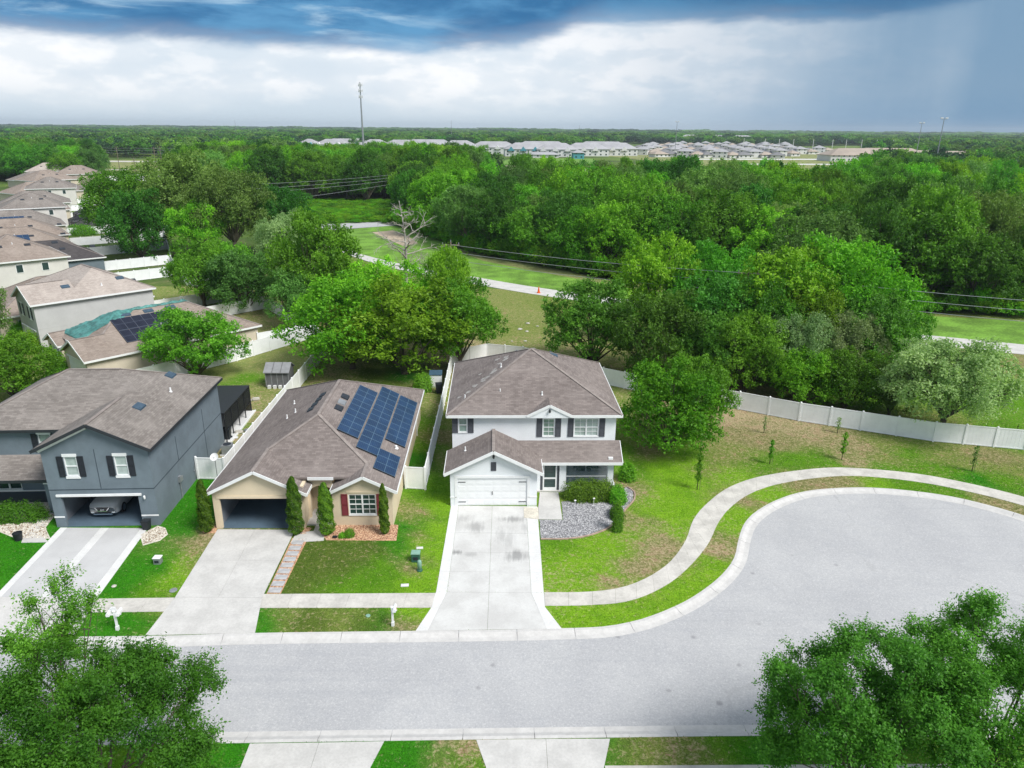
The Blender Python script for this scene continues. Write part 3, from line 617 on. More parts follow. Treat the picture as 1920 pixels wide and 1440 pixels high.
# beds
structure('mulch_bed', MB().slab(g((607, 965), (747, 985), (743, 1014), (612, 1013), (603, 1002)), -0.04, 0.014), 'mulch')
structure('mulch_bed', MB().slab(g((543, 990), (585, 990), (574, 1002), (553, 1004)), -0.04, 0.014), 'mulch')
structure('mulch_bed', MB().slab(g((380, 985), (408, 985), (405, 1000), (380, 1000)), -0.04, 0.014), 'mulch')
GB = [(1.95, 43.05), (3.55, 43.05), (3.6, 45.6), (7.4, 46.9), (8.6, 47.9), (8.95, 47.2), (8.75, 46.0), (7.9, 44.6), (7.3, 43.3), (6.3, 42.0), (5.0, 41.15), (3.6, 40.75), (1.95, 40.7)]
structure('gravel_bed', MB().slab(GB, -0.04, 0.016), 'gravel_bed')
kb = MB(); e = catmull([(8.6, 47.95), (9.02, 47.2), (8.82, 45.95), (7.97, 44.5), (7.37, 43.2), (6.35, 41.9), (5.03, 41.05), (3.62, 40.65), (1.95, 40.6)], .3)
for i in range(len(e) - 1): kb.bar((*e[i], .03), (*e[i + 1], .03), 0.09, 0.10)
kb_o = structure('bed_edging', kb, 'edging')
structure('sand_bed', MB().slab(g((262, 1003), (296, 986), (310, 990), (315, 1002), (300, 1014), (268, 1023)), -0.04, 0.014), 'sand')
structure('sand_bed', MB().slab(g((0, 965), (70, 965), (100, 950), (108, 960), (85, 990), (95, 1010), (60, 1012), (30, 1010), (0, 998)), -0.04, 0.012), 'sand')
def inpoly(x, y, P):
    r = False
    for i in range(len(P)):
        x1, y1 = P[i]; x2, y2 = P[i - 1]
        if (y1 > y) != (y2 > y) and x < (x2 - x1) * (y - y1) / (y2 - y1) + x1: r = not r
    return r
def scatter(name, poly, n, size, m, z=0.02, flat=0.6):
    """loose stones: real little solids joined into one heap"""
    xs = [p[0] for p in poly]; ys = [p[1] for p in poly]; v = []; f = []; k = 0
    octa = np.array([(1, 0, 0), (0, 1, 0), (-1, 0, 0), (0, -1, 0), (0, 0, 1), (0, 0, -1)], float); fa = [(0, 1, 4), (1, 2, 4), (2, 3, 4), (3, 0, 4)]
    while k < n:
        x, y = random.uniform(min(xs), max(xs)), random.uniform(min(ys), max(ys))
        if not inpoly(x, y, poly): continue
        s = size * random.uniform(.5, 1.4); a = random.uniform(0, 6.3); R = np.array([(math.cos(a), -math.sin(a), 0), (math.sin(a), math.cos(a), 0), (0, 0, 1)])
        q = (octa * [s, s * random.uniform(.5, 1), s * flat] + RNG.normal(0, s * .12, (6, 3))) @ R.T + [x, y, z]
        b = len(v); v += q.tolist(); f += [tuple(b + i for i in t) for t in fa]; k += 1
    me = bpy.data.meshes.new(name); me.from_pydata(v, [], f); me.materials.append(MATS[m]); me.update(); return link(name, me, kind='stuff')
def pebble_mat(name, cols):
    m, N, b = base_mat(name); g_ = N.node('ShaderNodeNewGeometry'); r = g_.outputs['Random Per Island']
    c = N.mix(N.ramp(r, 0.1, 0.9, smooth=False), cols[0], cols[1]); c = N.mix(N.ramp(N.math('FRACT', N.math('MULTIPLY', r, 17.3)), .72, .76), c, cols[2])
    N.l.new(c, b.inputs['Base Color']); b.inputs['Roughness'].default_value = 0.9
pebble_mat('pebbles', [(0.13, 0.13, 0.14), (0.38, 0.38, 0.40), (0.62, 0.62, 0.63)])
pebble_mat('bark_chips', [(0.40, 0.22, 0.13), (0.68, 0.48, 0.32), (0.25, 0.11, 0.07)])
pebble_mat('shell_chips', [(0.45, 0.41, 0.35), (0.72, 0.68, 0.60), (0.22, 0.15, 0.09)])
scatter('gravel', GB, 15000, 0.042, 'pebbles')
MBED = g((607, 968), (746, 985), (742, 1012), (612, 1012), (603, 1002))
scatter('bark_chips', MBED, 4500, 0.055, 'bark_chips'); scatter('bark_chips', g((543, 990), (582, 990), (574, 1001), (553, 1003)), 500, 0.05, 'bark_chips')
scatter('bark_chips', [(-14.08, 40.4), (-13.15, 40.4), (-13.1, 34.7), (-13.83, 34.7)], 1500, 0.045, 'bark_chips', z=0.012)
scatter('shell_chips', g((264, 1003), (296, 987), (310, 991), (313, 1002), (300, 1012), (270, 1020)), 900, 0.05, 'shell_chips')
scatter('shell_chips', g((0, 967), (70, 967), (100, 952), (104, 960), (85, 990), (90, 1008), (60, 1010), (30, 1008), (0, 996)), 2200, 0.06, 'shell_chips')

# ---- land behind the fences
TN = [(-44, 165), (-28.7, 143), (-18, 131.5), (-7.98, 123.1), (3.32, 114.2), (18.9, 104.5), (33, 96), (48.8, 88.2), (61.4, 82.8), (80, 75), (110, 64)]
TF = [(-50, 176), (-30.4, 150), (-18.5, 137.5), (-7.9, 129.0), (3.9, 119.6), (20.2, 109.3), (35, 100.4), (51.1, 92.6), (64.0, 87.2), (83, 79), (112, 68)]
def sheet(name, pts, z, m):
    mb = MB(); mb.poly([(x, y, z) for x, y in pts]); o = structure(name, mb, m)
    if o.data.polygons[0].normal.z < 0: o.data.flip_normals()
    return o
slabs('road', TF, TN, 30, 'concrete', z=0.05, gap=0.01)
vf = catmull(TF, 4)
FE = [(-90, 262), (-79.8, 261), (-50.8, 268), (-34.5, 206), (-18.1, 173.6), (-6.9, 151), (4, 139), (18.4, 124.2), (38, 112), (57.5, 102.5), (73, 99), (112, 84)]
sheet('verge', T(vf) + FE[:2:-1] + [(-38, 196), (-50, 185)], 0.004, 'mown_green')
sheet('verge_dry', [(-15, 163), (-6, 145), (5, 133.5), (19, 120), (38, 108.5), (57, 99.5), (57.5, 103.5), (38, 113.5), (18.4, 126), (4, 141), (-8, 155)], 0.012, 'mown_dry')
sheet('road', [(-60, 183), (-45, 191.4), (-34.4, 198.7), (10, 224), (8, 236), (-36.2, 209.4), (-47.9, 203.7), (-66, 196)], 0.02, 'asphalt')
sheet('brush_field', [(-90, 205), (-70, 200), (-47.9, 204), (-36.2, 210), (-30, 240), (-45, 272), (-110, 272)], 0.006, 'brush_green')
sheet('bare_patch', [(-36, 186), (-31.5, 190), (-26, 180), (-22, 168), (-25, 164), (-30, 174)], 0.016, 'dirt')
# far open ground: highway and its verges at the left, fields and estate roads ahead
sheet('highway', [(-330, 590), (-260, 440), (-180, 452), (-150, 470), (-150, 520), (-270, 600)], 0.01, 'mown_dry')
sheet('highway', [(-270, 452), (-262, 458), (-100, 474), (-100, 466)], 0.03, 'concrete')
sheet('highway', [(-340, 560), (-340, 580), (-120, 575), (-120, 556)], 0.03, 'concrete_old')
sheet('lot', [(-225, 395), (-190, 360), (-165, 372), (-150, 400), (-200, 420)], 0.02, 'concrete_white')
sheet('field', [(-20, 560), (60, 560), (75, 700), (0, 700)], 0.02, 'mown_green')
sheet('pond_bank', [(-10, 480), (70, 480), (66, 558), (-18, 558)], 0.03, 'dirt')
sheet('estate', [(150, 520), (480, 560), (620, 900), (560, 1250), (150, 1250), (90, 800)], 0.02, 'mown_dry')
sheet('estate_road', [(180, 600), (420, 640), (420, 655), (180, 618)], 0.05, 'concrete_white')
sheet('estate_road', [(170, 700), (520, 760), (520, 785), (170, 725)], 0.05, 'concrete_white')
sheet('estate_road', [(300, 900), (560, 940), (560, 990), (300, 950)], 0.05, 'concrete_white')
rp = [tuple(at(*p))[:2] for p in ((985, 640), (1040, 680), (1000, 655), (1020, 672), (975, 618), (990, 607), (1035, 690), (960, 640), (1047, 668), (988, 622), (1008, 612), (905, 440), (690, 455), (1710, 680), (1690, 700), (1740, 690))]
for i, (x, y) in enumerate(rp[:11]):
    s = random.uniform(.15, .38); mb = MB().lathe([(s * .7, 0), (s, s * .25), (s * .6, s * .5), (s * .1, s * .55)], 7); 
    for j, v_ in enumerate(mb.v): mb.v[j] = (v_[0] * random.uniform(.8, 1.2), v_[1] * random.uniform(.8, 1.2), v_[2])
    solo('rock', mb, 'stone_pale', 'white rock lying in the mown field behind the white house', 'rock', (x, y, 0.0), random.uniform(0, 6), 'white rocks in the field')
# ================================================================== HOUSES
def wall_x(mb, x0, x1, z0, z1, y0, y1, opens=()):
    """a wall along x with rectangular openings (xa, xb, za, zb)"""
    xs = sorted({x0, x1} | {v for o in opens for v in o[:2]}); 
    for a, b in zip(xs[:-1], xs[1:]):
        m = (a + b) / 2; cuts = sorted([(o[2], o[3]) for o in opens if o[0] < m < o[1]]); z = z0
        for c, d in cuts:
            if c > z + 1e-4: mb.box(a, b, y0, y1, z, c)
            z = d
        if z < z1 - 1e-4: mb.box(a, b, y0, y1, z, z1)
def gable_wall(mb, x0, x1, z, zp, y0, y1): mb.extr([(x0, z), (x1, z), ((x0 + x1) / 2, zp)], 'y', y0, y1)
def gable_roof(mb, x0, x1, z, pitch, y0, y1, t=0.15):
    xm = (x0 + x1) / 2; zr = z + (xm - x0) * pitch
    mb.extr([(x0, z), (x0, z - t), (xm, zr - t), (x1, z - t), (x1, z), (xm, zr)], 'y', y0, y1); return zr
def slope(mb, pts, t=0.15):
    n = len(pts); i = len(mb.v); a = (Vector(pts[1]) - Vector(pts[0])).cross(Vector(pts[2]) - Vector(pts[1]))
    if a.z < 0: pts = pts[::-1]
    mb.v += [tuple(p) for p in pts] + [(p[0], p[1], p[2] - t) for p in pts]
    mb.f.append(tuple(i + k for k in range(n))); mb.f.append(tuple(i + n + k for k in range(n))[::-1])
    for k in range(n): mb.f.append((i + k, i + n + k, i + n + (k + 1) % n, i + (k + 1) % n))
def trim(mb, p, q, out, h=0.2, w=0.045):
    o = Vector((out[0], out[1], 0)) * w / 2; d = Vector((0, 0, 0.012 - h / 2)); mb.bar(Vector(p) + o + d, Vector(q) + o + d, w, h)
def cap(mb, p, q): mb.bar(Vector(p) + Vector((0, 0, .012)), Vector(q) + Vector((0, 0, .012)), 0.22, 0.035)
def window(parent, xc, w, z0, z1, y, glass='glass_blind', frame='trim_white', shut=None, sw=0.36, cols=1, grid=None, casing=0.0, sill=True, sash=True):
    """double hung window set into the wall; cols sashes side by side, grid = muntins (nx, nz) per sash"""
    mb = MB(); f = 0.06; x0, x1 = xc - w / 2, xc + w / 2
    mb.box(x0, x0 + f, y + .02, y + .10, z0, z1); mb.box(x1 - f, x1, y + .02, y + .10, z0, z1)
    mb.box(x0 + f, x1 - f, y + .02, y + .10, z0, z0 + f); mb.box(x0 + f, x1 - f, y + .02, y + .10, z1 - f, z1)
    cw_ = (w - 2 * f) / cols
    for c in range(1, cols): mb.box(x0 + f + cw_ * c - .05, x0 + f + cw_ * c + .05, y + .015, y + .095, z0 + f, z1 - f)
    zm = (z0 + z1) / 2
    for c in range(cols):
        a, b = x0 + f + cw_ * c + (.05 if c else 0), x0 + f + cw_ * (c + 1) - (.05 if c < cols - 1 else 0)
        if sash: mb.box(a, b, y + .03, y + .09, zm - .03, zm + .03)
        if grid:
            nx, nz = grid
            for i in range(1, nx): mb.box(a + (b - a) * i / nx - .014, a + (b - a) * i / nx + .014, y + .045, y + .075, z0 + f, z1 - f)
            for zz0, zz1 in ((z0 + f, zm - .03), (zm + .03, z1 - f)):
                for i in range(1, nz): mb.box(a, b, y + .047, y + .073, zz0 + (zz1 - zz0) * i / nz - .014, zz0 + (zz1 - zz0) * i / nz + .014)
    if casing:
        k = casing; mb.box(x0 - .05, x1 + .05, y - .04, y - .002, z1 + .002, z1 + k); mb.box(x0 - .05, x1 + .05, y - .05, y - .002, z0 - k * .8, z0 - .002)
    o = part('window', mb, frame, parent)
    part('pane', MB().box(x0 + f, x1 - f, y + .08, y + .095, z0 + f, z1 - f), glass, o)
    if sill and not casing: part('sill', MB().box(x0 - .03, x1 + .03, y - .05, y + .019, z0 - .055, z0), frame, o)
    if shut:
        for sx in (x0 - sw - .05, x1 + .05):
            sb = MB().box(sx, sx + sw, y - .025, y - .003, z0 - .03, z1 + .03)
            for a, b in ((sx, sx + .05), (sx + sw - .05, sx + sw)): sb.box(a, b, y - .05, y - .026, z0 - .03, z1 + .03)
            for a, b in ((z0 - .03, z0 + .04), (zm - .04, zm + .04), (z1 - .04, z1 + .03)): sb.box(sx + .051, sx + sw - .051, y - .05, y - .026, a, b)
            n = int((z1 - z0) / .075)
            for i in range(n):
                zz = z0 + .05 + (z1 - z0 - .1) * i / n; sb.hexa([(sx + .052, y - .044, zz), (sx + sw - .052, y - .044, zz), (sx + sw - .052, y - .027, zz + .03), (sx + .052, y - .027, zz + .03), (sx + .052, y - .044, zz + .008), (sx + sw - .052, y - .044, zz + .008), (sx + sw - .052, y - .027, zz + .038), (sx + .052, y - .027, zz + .038)])
            part('shutter', sb, shut, parent)
    return (x0, x1, z0, z1)
def garage_door(parent, x0, x1, z0, z1, y, m='garage_white', straps=False):
    mb = MB().box(x0, x1, y + .06, y + .09, z0, z1); root = part('garage_door', mb, m, parent); n = 4; h = (z1 - z0) / n
    for i in range(n):
        pb = MB().box(x0 + .01, x1 - .01, y + .02, y + .058, z0 + h * i + .006, z0 + h * (i + 1) - .006)
        k = 8
        for j in range(k):
            a = x0 + (x1 - x0) * (j + .14) / k; b = x0 + (x1 - x0) * (j + .86) / k; pb.box(a, b, y + .008, y + .0195, z0 + h * (i + .18), z0 + h * (i + .82))
        part('panel', pb, m, root)
    if straps:
        for sx in (x0 + .05, x1 - .57):
            for zz in (z0 + h * .55, z1 - h * .55): part('strap_hinge', MB().box(sx, sx + .52, y - .012, y + .006, zz - .025, zz + .025), 'trim_dark', root)
        part('handle', MB().box((x0 + x1) / 2 - .02, (x0 + x1) / 2 + .02, y - .03, y + .006, z0 + h * 1.6, z0 + h * 2.1), 'trim_dark', root)
    return root
def roof_vent(parent, p, along, m='vent_black', l=0.9, w=0.42, pitch=0.5, axis='y', sgn=1):
    """low box vent lying on a slope; axis = direction of the ridge"""
    x, y, z = p; h = .13
    if axis == 'y': c = [(-w / 2, -l / 2), (w / 2, -l / 2), (w / 2, l / 2), (-w / 2, l / 2)]; f = lambda u, v: -abs(pitch) * u * sgn
    else: c = [(-l / 2, -w / 2), (l / 2, -w / 2), (l / 2, w / 2), (-l / 2, w / 2)]; f = lambda u, v: -abs(pitch) * v * sgn
    mb = MB().hexa([(x + u, y + v, z + f(u, v) - .02) for u, v in c] + [(x + u * .92, y + v * .94, z + f(u, v) + h * (.55 if (u * sgn if axis == 'y' else v * sgn) < 0 else 1.0)) for u, v in c])
    part('roof_vent', mb, m, parent)
def pipe_vent(parent, p, m='trim_white', r=.05, h=.3): part('vent_pipe', MB().lathe([(r * 1.8, -.05), (r * 1.8, .03), (r, .05), (r, h)], 8, p), m, parent, smooth=False)
def lamp_wall(parent, x, y, z, m='trim_dark'):
    part('wall_lamp', MB().box(x - .05, x + .05, y - .04, y - .002, z - .1, z + .1).lathe([(.05, 0), (.08, .1), (.08, .2), (.02, .26)], 8, (x, y - .13, z - .14)), m, parent)

# ------------------------------------------------ white two storey house
RZ = math.radians(1.5)
def white_house():
    R = thing('two_storey_house', 'white two storey house with brown hip roof and white garage door beside the cul-de-sac', 'house', (-4.24, 44.87, 0), RZ)
    t = .2; W = 11.95; UY = 3.45; D = 15.2; ZE = 5.62
    wb = MB(); wall_x(wb, 0, 6.05, 0, 2.7, 0, t, [(.5, 5.35, 0, 2.15)]); wb.box(0, t, t, UY, 0, 2.7); wb.box(6.05 - t, 6.05, t, UY, 0, 2.7)
    gable_wall(wb, 0.02, 6.03, 2.7, 4.25, 0.0, t)
    # lower front wall behind the porch, sides and back
    wall_x(wb, 6.05, W, 0, 2.9, UY, UY + t, [(6.7, 7.6, 0.1, 2.1), (8.9, 10.9, .9, 2.2)])
    ups = [(0.47, 1.09, 4.15, 5.28), (6.62, 7.46, 3.82, 5.22), (8.9, 10.68, 3.82, 5.22)]
    wall_x(wb, 0, W, 2.9, ZE, UY, UY + t, ups); wb.box(0, 6.04, UY, UY + t, 0, 2.9)
    wb.box(0, t, UY + t, D, 0, ZE); wb.box(W - t, W, UY + t, D, 0, ZE); wb.box(t, W - t, D - t, D, 0, ZE)
    wb.box(t, W - t, UY + t, D - t, 2.9, 3.0)
    wb.extr([(5.52, 5.42), (8.58, 5.42), (8.58, 5.66), (7.05, 6.42), (5.52, 5.66)], 'y', UY - .405, UY - .001); gable_wall(wb, 5.45, 8.65, ZE, 6.38, UY + .001, UY + .3)
    part('wall', wb, 'white_stucco', R)
    tb = MB(); tb.box(-.025, .46, -.03, -.002, .66, .74); tb.box(5.39, 6.07, -.03, -.002, .66, .74); tb.box(.3, 5.55, -.04, -.002, 2.18, 2.36); tb.box(.3, .49, -.03, -.002, 0, 2.178); tb.box(5.36, 5.55, -.03, -.002, 0, 2.178)
    part('garage_surround', tb, 'trim_white', R)
    # porch: columns, beam, knee wall, screens
    pb = MB(); pb.box(6.9 + .9, 8.27, 2.1, 2.35, 0, 2.35); pb.box(11.31, 11.73, 2.1, 2.35, 0, 2.35); pb.box(6.08, 11.9, 2.1, 2.35, 2.352, 2.55); pb.box(8.272, 11.308, 2.14, 2.3, 0, .45); pb.box(11.732, 11.93, 2.15, 3.44, 0, .45)
    part('porch_frame', pb, 'white_stucco', R)
    part('porch_floor', MB().box(6.07, 11.95, 2.0, 3.44, .0, .1), 'concrete', R)
    m, N, b = base_mat('insect_screen'); b.inputs['Base Color'].default_value = (0.10, 0.15, 0.17, 1); b.inputs['Alpha'].default_value = 0.34; b.inputs['Roughness'].default_value = 0.6
    part('porch_screen', MB().box(8.272, 11.308, 2.2, 2.21, .452, 2.35), 'insect_screen', R); part('porch_screen', MB().box(11.81, 11.82, 2.36, 3.44, .452, 2.35), 'insect_screen', R)
    part('screen_rail', MB().box(8.272, 11.308, 2.18, 2.23, 1.18, 1.22).box(8.272, 8.30, 2.18, 2.23, .452, 2.35).box(11.28, 11.308, 2.18, 2.23, .452, 2.35), 'trim_white', R)
    # screen door with dark side panels
    part('side_panel', MB().box(6.42, 6.58, 2.16, 2.26, 0.1, 2.35), 'shutter_grey', R); part('side_panel', MB().box(7.64, 7.78, 2.16, 2.26, 0.1, 2.35), 'shutter_grey', R); part('wall_panel', MB().box(6.08, 6.41, 2.14, 2.3, 0, 2.35), 'white_stucco', R)
    dd = MB(); x0, x1 = 6.6, 7.62; dd.box(x0, x0 + .1, 2.14, 2.22, .1, 2.25); dd.box(x1 - .1, x1, 2.14, 2.22, .1, 2.25)
    for a, b_ in ((.1, .32), (1.0, 1.12), (2.13, 2.25)): dd.box(x0 + .101, x1 - .101, 2.14, 2.22, a, b_)
    d = part('screen_door', dd, 'trim_white', R); part('mesh_panel', MB().box(x0 + .1, x1 - .1, 2.17, 2.18, .32, 2.13), 'glass_dark', d)
    part('transom', MB().box(x0, x1, 2.16, 2.2, 2.26, 2.35), 'shutter_grey', R)
    part('front_door', MB().box(6.7, 7.6, UY + .08, UY + .13, .1, 2.1), 'shutter_grey', R)
    window(R, 9.9, 2.0, .9, 2.2, UY, 'glass_dark', cols=2)
    window(R, .78, .62, 4.15, 5.28, UY, 'glass_blind', shut='shutter_grey', sw=.42, grid=(1, 1))
    window(R, 7.04, .84, 3.82, 5.22, UY, 'glass_blind', shut='shutter_grey', sw=.42, grid=(2, 2))
    window(R, 9.79, 1.78, 3.82, 5.22, UY, 'glass_pale', shut='shutter_grey', sw=.42, cols=2, grid=(2, 2))
    garage_door(R, .5, 5.35, 0.02, 2.15, .03, straps=True)
    vb = MB().box(2.83, 3.2, -.04, -.002, 2.75, 3.4)
    for i in range(8): vb.box(2.87, 3.16, -.055, -.041, 2.79 + i * .075, 2.83 + i * .075)
    part('gable_vent', vb, 'shutter_grey', R); lamp_wall(R, 3.02, 0, 3.86); lamp_wall(R, 7.05, UY - .41, 6.02)
    # roofs
    rb = MB(); gable_roof(rb, -.38, 6.42, 2.7, .5, -.38, 3.44); part('garage_roof', rb, 'shingle_brown', R)
    rb = MB(); slope(rb, [(6.35, 1.72, 2.5), (12.28, 1.72, 2.5), (12.28, 3.44, 3.5), (4.75, 3.44, 3.5)]); part('porch_roof', rb, 'shingle_brown', R)
    x0, x1, y0, y1, ze, ax, ay, za = -.38, 12.33, UY - .38, 15.58, 5.62, 5.97, 9.32, 8.78
    A = (ax, ay, za); c = [(x0, y0, ze), (x1, y0, ze), (x1, y1, ze), (x0, y1, ze)]
    for i, mm in enumerate(('shingle_brown', 'shingle_tan', 'shingle_brown', 'shingle_brown')): pass
    rb = MB(); 
    for i in range(4): slope(rb, [c[i], c[(i + 1) % 4], A])
    r = part('roof', rb, 'shingle_brown', R)
    rb = MB(); gable_roof(rb, 5.43, 8.67, 5.635, .5, UY - .43, UY + 1.5); part('roof_gable', rb, 'shingle_brown', r)
    cb = MB()
    for i in range(4): cap(cb, c[i], A)
    part('ridge_cap', cb, 'ridge_cap', r)
    cb = MB(); cap(cb, (3.02, -.38, 4.4), (3.02, 3.44, 4.4)); part('ridge_cap', cb, 'ridge_cap', r)
    fb = MB(); trim(fb, (x0, y0, ze), (5.43, y0, ze), (0, -1)); trim(fb, (8.67, y0, ze), (x1, y0, ze), (0, -1)); trim(fb, (x1, y0, ze), (x1, y1, ze), (1, 0)); trim(fb, (x0, y0, ze), (x0, y1, ze), (-1, 0))
    trim(fb, (5.41, y0 - .05, 5.63), (7.05, y0 - .05, 6.45), (0, -1)); trim(fb, (7.05, y0 - .05, 6.45), (8.69, y0 - .05, 5.63), (0, -1))
    trim(fb, (-.40, -.38, 2.7), (3.02, -.38, 4.4), (0, -1), .22); trim(fb, (3.02, -.38, 4.4), (6.44, -.38, 2.7), (0, -1), .22); trim(fb, (-.38, -.38, 2.7), (-.38, 3.4, 2.7), (-1, 0)); trim(fb, (6.42, -.38, 2.7), (6.42, 1.9, 2.7), (1, 0))
    trim(fb, (6.45, 1.72, 2.5), (12.28, 1.72, 2.5), (0, -1)); trim(fb, (12.28, 1.72, 2.5), (12.28, 3.44, 3.5), (1, 0))
    part('fascia', fb, 'trim_white', R)
    # vents: two box vents near the apex, pipes
    roof_vent(R, (4.6, 10.4, 7.98), 'y', 'vent_blue', .75, .7, .5, 'y', -1); roof_vent(R, (7.9, 10.9, 7.75), 'y', 'vent_blue', .75, .7, .5, 'y', 1)
    pipe_vent(R, (1.0, 1.9, 3.4)); pipe_vent(R, (6.6, 4.9, 6.5)); pipe_vent(R, (.9, 5.0, 6.2)); pipe_vent(R, (3.6, 8.2, 7.6)); pipe_vent(R, (3.5, 5.2, 6.6), r=.04)
    # worn pale patches along the left hip
    rr_ = random.Random(3)
    for k in range(16):
        u = k / 15; cy = lerp(5.2, 9.6, u) + rr_.uniform(.3, 1.1); cx = lerp(1.6, 5.0, u) - rr_.uniform(.2, .9) * (1 if k % 3 else 2); s = rr_.uniform(.12, .42); zz = lambda x: 5.62 + .5017 * (x + .38) + .012
        pts = [(cx + s * rr_.uniform(.4, 1) * math.cos(a), cy + s * rr_.uniform(.4, 1.2) * math.sin(a)) for a in np.linspace(0, 5.6, 9)]
        if all(px_ + .38 < py_ - (UY - .38) - .05 for px_, py_ in pts): part('worn_patch', MB().poly([(x, y, zz(x)) for x, y in pts]), 'worn_shingle', r)
    part('porch_roof_vent', MB().box(11.3, 11.62, 1.95, 2.2, 2.62, 2.76), 'trim_white', R)
    # rocking chairs and a small round table inside the porch
    for i, (cx, rz_) in enumerate(((8.9, .15), (10.45, -.2))):
        ch = thing('porch_chair', 'white and teal high backed chair behind the porch screen, %s of the round table' % ('left', 'right')[i], 'chair', (0, 0, 0), 0, 'chairs on the screened porch')
        ch.matrix_world = Matrix.Translation((-4.24, 44.87, 0)) @ Matrix.Rotation(RZ, 4, 'Z') @ Matrix.Translation((cx, 2.78, .1)) @ Matrix.Rotation(rz_, 4, 'Z')
        part('seat', MB().box(-.25, .25, -.25, .22, .38, .46), 'teal', ch, bevel=.015)
        bb = MB()
        for k in range(5): bb.box(-.24 + k * .1, -.17 + k * .1, .22, .25, .46, 1.2)
        bb.box(-.27, .27, .215, .255, 1.2, 1.3); part('backrest', bb, 'trim_white', ch)
        for sx in (-.25, .21):
            for sy in (-.24, .18): part('leg', MB().box(sx, sx + .04, sy, sy + .04, 0, .38), 'trim_white', ch)
            part('armrest', MB().box(sx - .02, sx + .06, -.25, .2, .62, .66).box(sx, sx + .04, -.24, -.20, .46, .62), 'trim_white', ch)
    tb = thing('porch_table', 'small teal round table between the two porch chairs', 'table'); tb.matrix_world = Matrix.Translation((-4.24, 44.87, 0)) @ Matrix.Rotation(RZ, 4, 'Z') @ Matrix.Translation((9.68, 2.7, .1))
    part('tabletop', MB().lathe([(.3, .5), (.32, .52), (.32, .54), (.3, .56)], 16), 'teal', tb); part('leg', MB().lathe([(.2, 0), (.05, .05), (.04, .5)], 10), 'teal', tb)
    return R
white_house()

